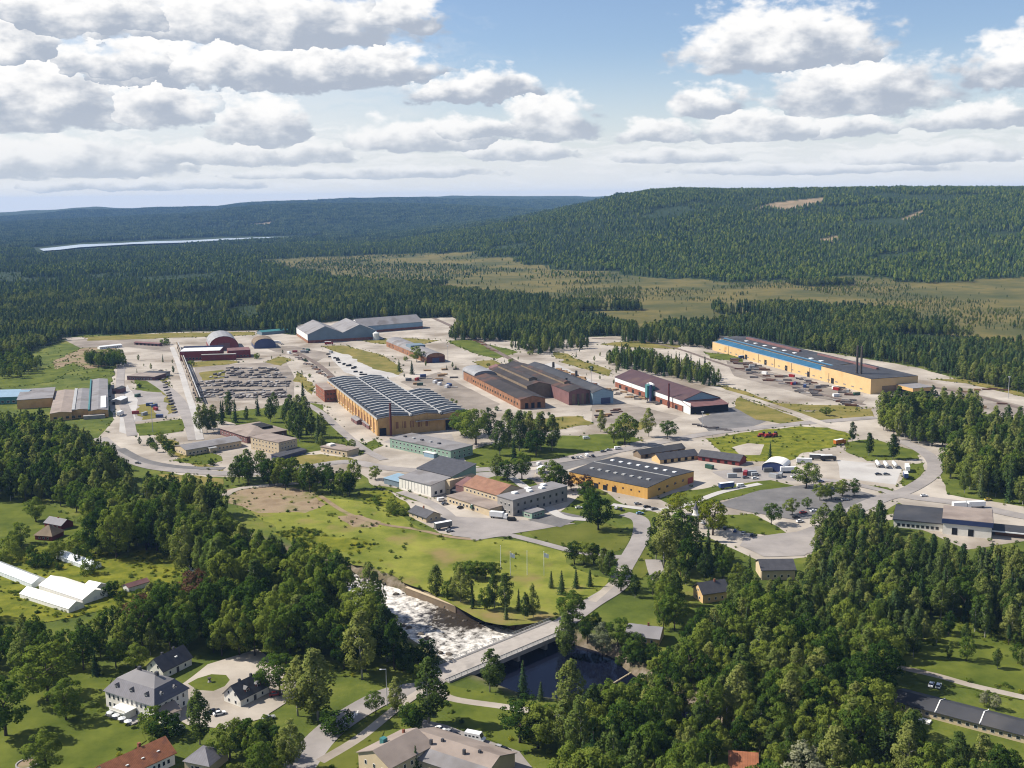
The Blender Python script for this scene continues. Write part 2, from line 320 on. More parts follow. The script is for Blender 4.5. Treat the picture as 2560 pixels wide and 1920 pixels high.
def make_ground():
    A = np.radians(np.concatenate([np.linspace(-110, -30, 60)[:-1], np.linspace(-30, 30, 420), np.linspace(30, 110, 60)[1:]]))
    R = np.concatenate([np.geomspace(40, 300, 30)[:-1], np.geomspace(300, 700, 190)[:-1], np.geomspace(700, 14000, 330)])
    a, r = np.meshgrid(A, R); x = r * np.sin(a); y = r * np.cos(a); z = terr(x, y)
    nr, na = x.shape; co = np.stack([x, y, z], 2).reshape(-1, 3)
    i = np.arange(nr * na).reshape(nr, na); q = np.stack([i[:-1, :-1], i[:-1, 1:], i[1:, 1:], i[1:, :-1]], 2).reshape(-1, 4)[:, ::-1]
    me = bpy.data.meshes.new('ground'); me.vertices.add(len(co)); me.vertices.foreach_set('co', co.ravel())
    me.loops.add(q.size); me.loops.foreach_set('vertex_index', q.ravel().astype(np.int32)); me.polygons.add(len(q)); me.polygons.foreach_set('loop_start', np.arange(0, q.size, 4, dtype=np.int32)); me.update(); me.validate()
    me.polygons.foreach_set('use_smooth', np.ones(len(q), bool))
    X = co[:, 0]; Y = co[:, 1]
    bog = np.zeros(len(co)); cut = np.zeros(len(co))
    jx = X + (fbm(X, Y, 120, 3, 31) - .5) * 160; jy = Y + (fbm(X, Y, 120, 3, 32) - .5) * 260
    for P in BOG: bog[inpoly(jx, jy, P)] = 1
    for P in CUTS: cut[inpoly(X, Y, P)] = 1
    far = sm(np.hypot(X, Y), 1150, 1500); far[inpoly(X, Y, LEFTM)] = 0
    bank = np.where(np.hypot(X, Y) < 700, 1 - sm(rivdist(X, Y), 3, 11), 0)
    for nm, v in (('bog', bog), ('cut', cut), ('far', far), ('bank', bank)):
        at = me.attributes.new(nm, 'FLOAT', 'POINT'); at.data.foreach_set('value', v.astype(np.float32))
    m = bpy.data.materials.new('terrain'); m.use_nodes = True; t = m.node_tree; N = t.nodes; Lk = t.links; b = N['Principled BSDF']; b.inputs['Roughness'].default_value = .95; b.inputs['Specular IOR Level'].default_value = .1
    tc = N.new('ShaderNodeTexCoord')
    def nz(sc, det=5):
        n = N.new('ShaderNodeTexNoise'); n.inputs['Scale'].default_value = sc; n.inputs['Detail'].default_value = det; n.inputs['Roughness'].default_value = .65; Lk.new(tc.outputs['Object'], n.inputs['Vector']); return n.outputs[0]
    def ramp(v, *cs):
        c = N.new('ShaderNodeValToRGB'); Lk.new(v, c.inputs[0]); e = c.color_ramp.elements
        while len(e) < len(cs): e.new(.5)
        for k, (p, cc) in enumerate(cs): e[k].position = p; e[k].color = cc + (1,)
        return c.outputs[0]
    def mx(f, a, b_):
        n = N.new('ShaderNodeMix'); n.data_type = 'RGBA'; Lk.new(f, n.inputs[0]); Lk.new(a, n.inputs[6]); Lk.new(b_, n.inputs[7]); return n.outputs[2]
    def at(nm):
        n = N.new('ShaderNodeAttribute'); n.attribute_name = nm; return n.outputs['Fac']
    grass = ramp(nz(.03, 8), (.3, (0.034, 0.053, 0.010)), (.5, (0.073, 0.095, 0.015)), (.62, (0.120, 0.133, 0.024)), (.75, (0.146, 0.120, 0.043)))
    wood = ramp(nz(.012, 8), (.3, (0.014, 0.026, 0.010)), (.6, (0.026, 0.043, 0.015)), (.8, (0.043, 0.052, 0.019)))
    bogc = ramp(nz(.006, 9), (.3, (0.039, 0.052, 0.017)), (.45, (0.073, 0.073, 0.024)), (.58, (0.129, 0.107, 0.034)), (.7, (0.056, 0.065, 0.021)))
    cutc = ramp(nz(.02, 6), (.3, (0.103, 0.095, 0.043)), (.6, (0.258, 0.189, 0.120)))
    rock = ramp(nz(.25, 6), (.3, (0.043, 0.047, 0.017)), (.5, (0.120, 0.095, 0.065)), (.7, (0.189, 0.163, 0.129)))
    c = mx(at('far'), grass, wood); c = mx(at('bog'), c, bogc); c = mx(at('cut'), c, cutc); c = mx(at('bank'), c, rock)
    Lk.new(c, b.inputs['Base Color'])
    bp = N.new('ShaderNodeBump'); bp.inputs['Strength'].default_value = .35; bp.inputs['Distance'].default_value = 1.; Lk.new(nz(.35, 4), bp.inputs['Height']); Lk.new(bp.outputs[0], b.inputs['Normal'])
    me.materials.append(m)
    tag(link('ground', me), kind='structure')
make_ground()

# ------------------------------------------------------------------ ground covers
gravel = mat('pale_gravel', (.345, .30, .25), .95, col2=(.60, .54, .465), scale=.022, det=11, stain=((.27, .225, .175), .014, .53), spec=.1)
asphalt = mat('worn_asphalt', (.30, .275, .26), .9, col2=(.41, .375, .35), scale=.05, det=7, spec=.2)
asphalt_dark = mat('grey_asphalt', (.155, .15, .15), .9, col2=(.23, .22, .215), scale=.06, det=6, spec=.2)
dirt = mat('sandy_soil', (.25, .18, .11), .95, col2=(.44, .34, .225), scale=.05, det=9, stain=((.13, .14, .035), .05, .50), spec=.1)
meadow = mat('dry_meadow', (.125, .165, .022), .95, col2=(.30, .305, .06), scale=.045, det=11, stain=((.27, .21, .085), .035, .55), bump=.5, spec=.05)
lawn = mat('green_lawn', (.072, .106, .016), .95, col2=(.155, .18, .03), scale=.06, det=8, bump=.2, spec=.05)
weeds = mat('rank_weeds', (.09, .125, .014), .95, col2=(.25, .25, .03), scale=.12, det=9, stain=((.34, .27, .02), .1, .63), bump=.5, spec=.05)
verge = mat('dry_verge', (.14, .15, .03), .95, col2=(.30, .24, .08), scale=.05, det=8, spec=.05)
mown = mat('mown_grass', (.10, .125, .02), .95, col2=(.16, .17, .035), scale=.05, det=7, spec=.05)

dgrav = mat('dark_gravel', (.24, .205, .17), .95, col2=(.40, .35, .30), scale=.03, det=10, stain=((.17, .145, .12), .02, .55), spec=.1)
pale = mat('pale_concrete', (.50, .475, .45), .9, col2=(.62, .60, .57), scale=.03, det=8, stain=((.38, .35, .32), .03, .58), spec=.1)
ballast = mat('rail_ballast', (.16, .125, .105), .95, col2=(.26, .21, .18), scale=.2, det=6, spec=.1)
sheet('industrial_yard', P0, .04, gravel, 1.5)
_z = [.05]
def patch(name, m, P, amp=None):
    _z[0] += .0022; return sheet(name, WP(P), _z[0], m, (2.4 if m in (meadow, weeds, verge, dirt, lawn) else .5) if amp is None else amp, 5.)
for nm, m, P in [
    ('stockyard', dgrav, [(488, 918), (560, 912), (715, 903), (735, 940), (736, 1000), (480, 1003), (482, 960)]), ('apron', pale, [(815, 882), (880, 876), (960, 905), (1000, 940), (930, 952), (860, 930)]), ('apron', dgrav, [(1480, 1012), (1560, 1008), (1700, 1040), (1660, 1062), (1480, 1056)]),
    ('apron', dgrav, [(1815, 902), (1950, 935), (2170, 996), (2150, 1012), (2040, 995), (1835, 940)]), ('forecourt', asphalt_dark, [(1745, 1046), (1850, 1012), (1925, 1050), (1870, 1070), (1770, 1078)]), ('apron', asphalt, [(300, 985), (330, 975), (420, 978), (450, 1040), (330, 1056)]), ('apron', pale, [(300, 1000), (318, 962), (345, 1000), (330, 1090), (300, 1080)]),
    ('apron', pale, [(2095, 1150), (2180, 1158), (2255, 1170), (2240, 1212), (2100, 1196)]), ('apron', dgrav, [(2340, 975), (2440, 985), (2560, 1015), (2560, 1046), (2420, 1020)]), ('apron', asphalt, [(1090, 1195), (1160, 1180), (1340, 1175), (1330, 1200), (1180, 1205)]), ('apron', dgrav, [(1000, 955), (1100, 930), (1150, 960), (1250, 1010), (1200, 1040), (1060, 985)]),
    ('apron', asphalt, [(960, 1105), (1010, 1085), (1130, 1085), (1140, 1110), (1030, 1120)]), ('apron', pale, [(1300, 930), (1380, 905), (1500, 960), (1480, 985), (1400, 960)]), ('apron', dgrav, [(640, 862), (740, 866), (830, 884), (790, 905), (690, 880)]), ('apron', dgrav, [(160, 850), (330, 842), (420, 850), (430, 880), (300, 866), (200, 870)]),
    ('apron', asphalt, [(1780, 1180), (1900, 1165), (2040, 1180), (2060, 1205), (1930, 1200), (1830, 1208)]), ('apron', asphalt_dark, [(1340, 1160), (1480, 1140), (1560, 1128), (1500, 1150), (1400, 1180)]),
    ('meadow', meadow, [(560, 1222), (640, 1250), (720, 1238), (800, 1246), (900, 1252), (1000, 1285), (1050, 1328), (1150, 1350), (1240, 1345), (1330, 1352), (1420, 1378), (1430, 1420), (1530, 1450), (1500, 1488), (1440, 1520), (1400, 1540), (1340, 1562), (1270, 1570), (1190, 1540), (1090, 1490), (1000, 1445), (930, 1420), (860, 1400), (780, 1370), (700, 1330), (620, 1270)]),
    ('bare_soil', dirt, [(563, 1226), (640, 1213), (700, 1209), (780, 1236), (812, 1262), (760, 1284), (650, 1284), (580, 1254)]), ('bare_soil', dirt, [(846, 1290), (900, 1288), (955, 1300), (950, 1314), (880, 1320)]),
    ('weeds', weeds, [(690, 1330), (760, 1320), (800, 1345), (900, 1350), (950, 1362), (900, 1382), (800, 1388), (740, 1362)]),
    ('weeds', weeds, [(900, 1225), (960, 1228), (1010, 1250), (1030, 1285), (990, 1280), (930, 1262), (890, 1245)]),
    ('lawn', mown, [(1312, 1322), (1392, 1303), (1442, 1314), (1480, 1300), (1530, 1312), (1580, 1338), (1562, 1370), (1500, 1390), (1430, 1372), (1340, 1345)]),
    ('lawn', mown, [(1580, 1385), (1610, 1360), (1630, 1400), (1632, 1425), (1600, 1450), (1578, 1430)]),
    ('verge', verge, [(1780, 958), (1850, 975), (2010, 1028), (2180, 1020), (2185, 1042), (2070, 1055), (1980, 1035), (1830, 985)]),
    ('verge', verge, [(1850, 994), (2012, 1050), (1960, 1062), (1890, 1050), (1832, 1012)]),
    ('weedy_field', weeds, [(1765, 1098), (1850, 1082), (2000, 1067), (2100, 1072), (2130, 1085), (2128, 1098), (2080, 1122), (2010, 1134), (1960, 1156), (1870, 1154), (1800, 1132)]),
    ('gravel_patch', gravel, [(1830, 1118), (1870, 1108), (1910, 1112), (1900, 1138), (1850, 1138)]),
    ('lawn', lawn, [(1160, 1135), (1220, 1110), (1380, 1092), (1560, 1086), (1600, 1102), (1500, 1127), (1400, 1142), (1250, 1166), (1165, 1162)]),
    ('lawn', lawn, [(1150, 1176), (1230, 1158), (1250, 1172), (1170, 1188)]),
    ('lawn', lawn, [(2112, 1105), (2190, 1100), (2300, 1130), (2300, 1146), (2170, 1154), (2112, 1128)]),
    ('lawn', lawn, [(2275, 1162), (2306, 1156), (2318, 1180), (2300, 1200), (2270, 1217), (2252, 1214)]),
    ('lawn', lawn, [(1650, 1245), (1700, 1225), (1840, 1212), (1930, 1202), (1982, 1216), (1900, 1232), (1800, 1254), (1700, 1275)]),
    ('lawn', lawn, [(1790, 1288), (1880, 1284), (1925, 1305), (1970, 1332), (1960, 1340), (1860, 1330), (1790, 1310)]),
    ('lawn', lawn, [(2130, 1268), (2190, 1250), (2182, 1264), (2150, 1280)]),
    ('lawn', lawn, [(2150, 1296), (2250, 1258), (2262, 1264), (2175, 1304)]),
    ('lawn', lawn, [(2160, 1215), (2220, 1222), (2250, 1232), (2225, 1238), (2170, 1224)]),
    ('lawn', lawn, [(500, 1045), (560, 1030), (640, 1022), (760, 1005), (800, 1012), (840, 1060), (880, 1110), (860, 1122), (760, 1132), (690, 1090), (560, 1055)]),
    ('lawn', lawn, [(340, 1062), (460, 1048), (462, 1078), (346, 1090)]),
    ('verge', verge, [(392, 1085), (450, 1110), (500, 1150), (566, 1172), (560, 1182), (480, 1164), (402, 1114)]),
    ('verge', verge, [(390, 1190), (470, 1185), (560, 1200), (560, 1222), (430, 1212)]),
    ('lawn', lawn, [(340, 950), (412, 954), (416, 981), (342, 976)]),
    ('verge', verge, [(800, 866), (860, 864), (960, 890), (1010, 922), (1000, 937), (930, 922), (880, 892)]),
    ('lawn', lawn, [(1115, 852), (1180, 850), (1300, 880), (1240, 897), (1180, 882)]),
    ('verge', verge, [(1420, 890), (1532, 926), (1522, 941), (1400, 906)]),
    ('lawn', lawn, [(1758, 880), (1846, 890), (1862, 907), (1780, 896)]),
    ('lawn', lawn, [(880, 1130), (940, 1100), (960, 1112), (900, 1140)]),
    ('verge', verge, [(393, 930), (412, 925), (442, 1030), (424, 1036)]), ('verge', verge, [(345, 1012), (388, 1008), (396, 1046), (350, 1052)]), ('verge', verge, [(470, 906), (560, 899), (600, 905), (560, 913), (480, 918)]), ('verge', verge, [(742, 930), (790, 966), (782, 986), (736, 950)]), ('lawn', lawn, [(850, 1082), (938, 1125), (925, 1137), (838, 1095)]), ('verge', verge, [(1185, 906), (1230, 899), (1262, 915), (1200, 921)]),
    ('verge', verge, [(1380, 880), (1420, 884), (1444, 901), (1390, 896)]), ('verge', verge, [(1280, 1052), (1450, 1040), (1482, 1060), (1340, 1082)]), ('verge', verge, [(1560, 1050), (1640, 1060), (1602, 1076), (1540, 1068)]), ('verge', verge, [(2200, 1012), (2332, 1000), (2300, 1018), (2215, 1027)]), ('verge', verge, [(900, 852), (1000, 845), (1100, 851), (1060, 860), (950, 860)]), ('verge', verge, [(1660, 985), (1780, 1030), (1770, 1038), (1650, 1000)]), ('lawn', lawn, [(430, 1150), (520, 1130), (560, 1150), (500, 1165)]), ('verge', verge, [(700, 1140), (800, 1135), (880, 1150), (800, 1162), (710, 1158)]), ('verge', verge, [(1900, 1005), (2150, 1018), (2140, 1030), (1960, 1022)]), ('lawn', lawn, [(1180, 1215), (1240, 1190), (1330, 1200), (1350, 1230), (1300, 1245)]),
    ('verge', verge, [(1500, 860), (1580, 852), (1700, 862), (1690, 872), (1560, 868)]), ('verge', verge, [(2320, 948), (2420, 960), (2560, 992), (2700, 1030), (2700, 1020), (2430, 950)]), ('verge', verge, [(210, 842), (430, 832), (640, 830), (640, 838), (430, 845), (220, 852)]),
    ('verge', verge, [(660, 905), (700, 890), (730, 900), (700, 915)]), ('verge', verge, [(500, 932), (560, 925), (565, 945), (505, 952)]),
    ('lawn', lawn, [(930, 1210), (1070, 1245), (1060, 1258), (960, 1228)]),
    ('lawn', lawn, [(-200, 940), (60, 935), (120, 920), (190, 890), (200, 915), (130, 955), (60, 965), (-200, 990)]),
    ('lawn', lawn, [(200, 935), (285, 920), (288, 940), (210, 950)]), ('bare_soil', dirt, [(130, 905), (210, 870), (290, 868), (285, 910), (215, 925), (185, 905), (140, 925)]),
    ('lawn', lawn, [(-300, 1235), (30, 1240), (150, 1270), (235, 1330), (200, 1350), (60, 1360), (-300, 1350)]),
    ('garden', weeds, [(-300, 1410), (150, 1360), (420, 1370), (470, 1450), (400, 1490), (270, 1530), (100, 1560), (-300, 1540)]),
    ('lawn', lawn, [(-300, 1660), (80, 1640), (240, 1650), (270, 1700), (265, 1790), (360, 1850), (260, 1920), (150, 2000), (-300, 2000)]),
    ('gravel_drive', gravel, [(418, 1742), (440, 1722), (520, 1662), (640, 1625), (700, 1660), (735, 1700), (745, 1740), (650, 1800), (560, 1825), (470, 1812), (430, 1790)]),
    ('round_lawn', lawn, [(462, 1712), (490, 1694), (530, 1682), (568, 1683), (580, 1694), (560, 1714), (520, 1729), (480, 1728)]),
    ('lawn', lawn, [(600, 1700), (620, 1690), (640, 1700), (610, 1712)]),
    ('lawn', lawn, [(800, 1620), (870, 1600), (900, 1670), (860, 1690), (820, 1690)]),
    ('lawn', mown, [(790, 1890), (930, 1800), (960, 1830), (940, 1880), (880, 1930), (760, 1940)]),
    ('lawn', lawn, [(1120, 1720), (1200, 1730), (1330, 1750), (1480, 1770), (1420, 1880), (1300, 1880), (1120, 1790)]),
    ('parking', asphalt, [(1060, 1800), (1120, 1815), (1300, 1880), (1340, 1930), (1200, 1920), (1040, 1840)]),
    ('parking', asphalt_dark, [(1790, 1262), (1900, 1226), (2040, 1210), (2130, 1224), (2200, 1242), (2120, 1282), (1990, 1300), (1880, 1282)]),
    ('parking', asphalt, [(1860, 1345), (1990, 1330), (2080, 1300), (2070, 1345), (2010, 1390), (1910, 1392), (1850, 1365)]),
    ('parking', asphalt, [(1100, 1290), (1290, 1300), (1440, 1310), (1310, 1330), (1200, 1348), (1130, 1340)]),
    ('parking', asphalt_dark, [(1320, 1300), (1400, 1280), (1460, 1292), (1400, 1320)]),
    ('wood_clearing', lawn, [(2230, 1640), (2320, 1600), (2340, 1530), (2460, 1530), (2500, 1560), (2560, 1640), (2700, 1680), (2700, 1760), (2480, 1740), (2300, 1700)]),
]: patch(nm, m, P)
for nm, m, P, w in [
    ('road', asphalt, [(1060, 1722), (1118, 1680), (1250, 1627), (1388, 1570), (1480, 1508), (1545, 1465), (1556, 1425), (1580, 1384), (1602, 1340), (1600, 1300), (1560, 1285)], 9.5),
    ('road', asphalt, [(740, 1930), (800, 1850), (860, 1800), (940, 1752), (1000, 1730), (1060, 1722)], 11),
    ('footway', gravel, [(800, 1905), (900, 1845), (1000, 1765), (1090, 1706)], 4),
    ('road', asphalt, [(2700, 1310), (2560, 1292), (2420, 1262), (2300, 1246), (2230, 1240), (2150, 1270), (2080, 1310), (2020, 1372), (1930, 1372)], 11),
    ('road', asphalt, [(2230, 1242), (2290, 1215), (2335, 1180), (2332, 1150), (2300, 1125), (2250, 1100)], 10),
    ('road', asphalt, [(250, 1095), (300, 1135), (370, 1165), (470, 1178), (580, 1184), (700, 1180), (860, 1155), (960, 1170), (1080, 1178), (1240, 1172), (1400, 1152), (1560, 1124), (1700, 1096), (1850, 1074), (2060, 1054), (2190, 1044)], 11),
    ('lane', gravel, [(1600, 918), (1700, 948), (1850, 988), (1980, 1030), (2090, 1072), (2140, 1078)], 8),
    ('road', asphalt_dark, [(300, 1122), (360, 1152), (450, 1168), (560, 1172)], 7),
    ('lane', gravel, [(1340, 862), (1430, 880), (1530, 912), (1600, 918)], 7),
    ('path', dirt, [(800, 1240), (870, 1285), (960, 1312), (1040, 1324), (1120, 1342), (1190, 1350)], 3.2),
    ('path', asphalt, [(1180, 1350), (1260, 1338), (1330, 1352), (1430, 1378), (1520, 1392), (1572, 1392)], 5.5),
    ('path', gravel, [(1556, 1425), (1530, 1460), (1480, 1505)], 4),
    ('lane', gravel, [(1090, 1720), (1130, 1748), (1260, 1768), (1400, 1790)], 4),
    ('lane', gravel, [(2240, 1668), (2340, 1690), (2430, 1715), (2560, 1745), (2700, 1780)], 4),
    ('lane', asphalt, [(380, 950), (430, 985), (470, 1040), (490, 1100)], 12),
    ('road', asphalt, [(1632, 1400), (1650, 1450), (1690, 1470)], 8),
    ('railway', ballast, [(1085, 796), (1150, 826), (1230, 872), (1290, 905)], 7), ('railway', ballast, [(1480, 846), (1600, 852), (1700, 874), (1790, 905), (1900, 940), (2050, 985), (2160, 1012)], 5), ('railway', ballast, [(2330, 968), (2440, 990), (2560, 1024), (2700, 1070)], 6), ('railway', ballast, [(740, 880), (800, 915), (850, 960)], 6),
    ('lane', asphalt, [(745, 1000), (800, 1030), (850, 1075), (905, 1120), (960, 1150)], 7), ('lane', pale, [(430, 868), (450, 920), (470, 985), (488, 1040), (500, 1100)], 6), ('lane', asphalt, [(330, 1090), (320, 1040), (300, 980), (305, 900)], 8), ('lane', pale, [(1250, 1172), (1340, 1240), (1400, 1290), (1480, 1300)], 6), ('lane', asphalt, [(1000, 1230), (1060, 1252), (1110, 1280), (1160, 1330)], 7), ('lane', pale, [(1530, 1262), (1640, 1275), (1720, 1262), (1800, 1232), (1900, 1210)], 5), ('lane', asphalt, [(2000, 1195), (2100, 1205), (2200, 1225), (2240, 1238)], 7),
    ('lane', gravel, [(560, 1240), (600, 1222), (700, 1212), (790, 1205), (900, 1195)], 6),
]:
    _z[0] += .0022; ribbon(nm, P, w, _z[0], m)
# zebra crossing by the bottom-left junction and painted edge lines
paint = mat('road_paint', (.72, .70, .66), .8, .1, .8)
for k in range(6):
    c = W(858 + k * 7, 1812 - k * 5.5); _z[0] += 0
    sheet('road_marking', [(c[0] - .3, c[1] - 1.8), (c[0] + .3, c[1] - 1.8), (c[0] + .3, c[1] + 1.8), (c[0] - .3, c[1] + 1.8)], .32, paint)

# ------------------------------------------------------------------ water
def water_mat(name, foam):
    m = bpy.data.materials.new(name); m.use_nodes = True; t = m.node_tree; N = t.nodes; Lk = t.links; b = N['Principled BSDF']
    b.inputs['Base Color'].default_value = (.004, .005, .012, 1); b.inputs['Roughness'].default_value = .08; b.inputs['IOR'].default_value = 1.2
    tc = N.new('ShaderNodeTexCoord'); n = N.new('ShaderNodeTexNoise'); n.inputs['Scale'].default_value = .6; n.inputs['Detail'].default_value = 5; Lk.new(tc.outputs['Object'], n.inputs[0])
    bp = N.new('ShaderNodeBump'); bp.inputs['Strength'].default_value = .06 if not foam else .5; bp.inputs['Distance'].default_value = .3; Lk.new(n.outputs[0], bp.inputs['Height']); Lk.new(bp.outputs[0], b.inputs['Normal'])
    if foam:
        at = N.new('ShaderNodeAttribute'); at.attribute_name = 'foam'
        n2 = N.new('ShaderNodeTexNoise'); n2.inputs['Scale'].default_value = .28; n2.inputs['Detail'].default_value = 8; n2.inputs['Roughness'].default_value = .7; Lk.new(tc.outputs['Object'], n2.inputs[0])
        ad = N.new('ShaderNodeMath'); ad.operation = 'ADD'; Lk.new(n2.outputs[0], ad.inputs[0]); Lk.new(at.outputs['Fac'], ad.inputs[1])
        mr = N.new('ShaderNodeMapRange'); mr.inputs[1].default_value = .84; mr.inputs[2].default_value = 1.16; Lk.new(ad.outputs[0], mr.inputs[0])
        mx = N.new('ShaderNodeMix'); mx.data_type = 'RGBA'; Lk.new(mr.outputs[0], mx.inputs[0]); mx.inputs[6].default_value = (.032, .026, .02, 1); mx.inputs[7].default_value = (.82, .78, .72, 1); Lk.new(mx.outputs[2], b.inputs['Base Color'])
        mr2 = N.new('ShaderNodeMapRange'); mr2.inputs[3].default_value = .12; mr2.inputs[4].default_value = .8; Lk.new(mr.outputs[0], mr2.inputs[0]); Lk.new(mr2.outputs[0], b.inputs['Roughness'])
    return m
def river(name, i0, i1, z0, z1, m, rapids):
    pts = RIVW[i0:i1 + 1]; t = np.linspace(0, len(pts) - 1, (len(pts) - 1) * 24 + 1); k = np.arange(len(pts))
    cx = np.interp(t, k, pts[:, 0]); cy = np.interp(t, k, pts[:, 1]); w = np.interp(t, k, pts[:, 2]) + 4.5
    d = np.stack([np.gradient(cx), np.gradient(cy)], 1); d /= np.linalg.norm(d, axis=1)[:, None]; nn = np.stack([-d[:, 1], d[:, 0]], 1)
    s = np.linspace(-1, 1, 30); X = cx[:, None] + nn[:, :1] * w[:, None] * s; Y = cy[:, None] + nn[:, 1:] * w[:, None] * s
    Z = np.interp(t / t[-1], [0, 1], [z0, z1])[:, None] + 0 * X
    if rapids: Z = Z + (fbm(X, Y, 5, 4, 41) - .5) * 1.5
    n, mm = X.shape; i = np.arange(n * mm).reshape(n, mm); q = np.stack([i[:-1, :-1], i[1:, :-1], i[1:, 1:], i[:-1, 1:]], 2).reshape(-1, 4)
    me = bpy.data.meshes.new(name); me.from_pydata(np.stack([X, Y, Z], 2).reshape(-1, 3).tolist(), [], q.tolist()); me.materials.append(m)
    me.polygons.foreach_set('use_smooth', [True] * len(q))
    if np.array((me.polygons[0].normal)).dot((0, 0, 1)) < 0: me.flip_normals()
    if rapids:
        P = PX(np.stack([X, Y, Z], 2).reshape(-1, 3)); dark = np.exp(-(((P[:, 0] - 1165) / 90) ** 2 + ((P[:, 1] - 1548) / 26) ** 2))
        at = me.attributes.new('foam', 'FLOAT', 'POINT'); at.data.foreach_set('value', (.50 - .38 * dark + .24 * (fbm(X, Y, 30, 2, 3).ravel() - .5)).astype(np.float32))
    return tag(link(name, me), kind='structure')
rap = water_mat('white_water', True); still = water_mat('still_water', False)
river('river', 0, 8, -3.2, -3.9, rap, True); river('mill_pond', 8, 12, -3.9, -3.9, still, False)
lw = mat('lake_water', (.30, .36, .42), .2, .02, .01, spec=.6)
sheet('lake', LAKE, 9, lw)

# ------------------------------------------------------------------ trees: prototypes
def leaf_mat(name, c0, c1, c2, trans=.3):
    m = bpy.data.materials.new(name); m.use_nodes = True; t = m.node_tree; N = t.nodes; Lk = t.links; N.remove(N['Principled BSDF'])
    oi = N.new('ShaderNodeObjectInfo'); tc = N.new('ShaderNodeTexCoord'); n = N.new('ShaderNodeTexNoise'); n.inputs['Scale'].default_value = 9.; n.inputs['Detail'].default_value = 3; Lk.new(tc.outputs['Object'], n.inputs[0])
    ge = N.new('ShaderNodeNewGeometry')
    a = N.new('ShaderNodeMath'); a.operation = 'MULTIPLY_ADD'; Lk.new(n.outputs[0], a.inputs[0]); a.inputs[1].default_value = .55; 
    b2 = N.new('ShaderNodeMath'); b2.operation = 'MULTIPLY_ADD'; Lk.new(oi.outputs['Random'], b2.inputs[0]); b2.inputs[1].default_value = .80; b2.inputs[2].default_value = -.24; Lk.new(b2.outputs[0], a.inputs[2])
    a2 = N.new('ShaderNodeMath'); a2.operation = 'MULTIPLY_ADD'; Lk.new(ge.outputs['Random Per Island'], a2.inputs[0]); a2.inputs[1].default_value = .28; Lk.new(a.outputs[0], a2.inputs[2])
    cr = N.new('ShaderNodeValToRGB'); Lk.new(a2.outputs[0], cr.inputs[0]); e = cr.color_ramp.elements; e.new(.5)
    for k, (p, c) in enumerate(((.2, c0), (.5, c1), (.92, c2))): e[k].position = p; e[k].color = tuple(c) + (1,)
    df = N.new('ShaderNodeBsdfDiffuse'); tr = N.new('ShaderNodeBsdfTranslucent'); Lk.new(cr.outputs[0], df.inputs[0])
    vm = N.new('ShaderNodeVectorMath'); vm.operation = 'MULTIPLY'; Lk.new(cr.outputs[0], vm.inputs[0]); vm.inputs[1].default_value = (1.2, 1.3, .7); Lk.new(vm.outputs[0], tr.inputs[0])
    mx = N.new('ShaderNodeMixShader'); mx.inputs[0].default_value = trans; Lk.new(df.outputs[0], mx.inputs[1]); Lk.new(tr.outputs[0], mx.inputs[2]); Lk.new(mx.outputs[0], N['Material Output'].inputs[0])
    return m
LEAF = leaf_mat('broad_leaves', (.021, .046, .009), (.069, .115, .019), (.158, .19, .034), .36)
BIRL = leaf_mat('birch_leaves', (.032, .056, .016), (.089, .128, .030), (.188, .205, .058), .36)
REDL = leaf_mat('copper_leaves', (.03, .018, .014), (.06, .03, .022), (.09, .05, .03), .2)
PALE = leaf_mat('silver_leaves', (.10, .12, .07), (.17, .18, .11), (.25, .25, .16), .3)
YELL = leaf_mat('yellow_green_leaves', (.07, .10, .008), (.13, .155, .012), (.22, .22, .02), .35)
NEED = leaf_mat('needles', (.021, .044, .018), (.046, .080, .028), (.092, .12, .04), .16)
FARN = leaf_mat('far_needles', (.020, .044, .020), (.046, .080, .032), (.095, .125, .046), .15)
BARK = mat('bark', (.09, .07, .055), .95, .3, 2.); BIRCHBARK = mat('birch_bark', (.42, .40, .36), .9, .35, 1.2)

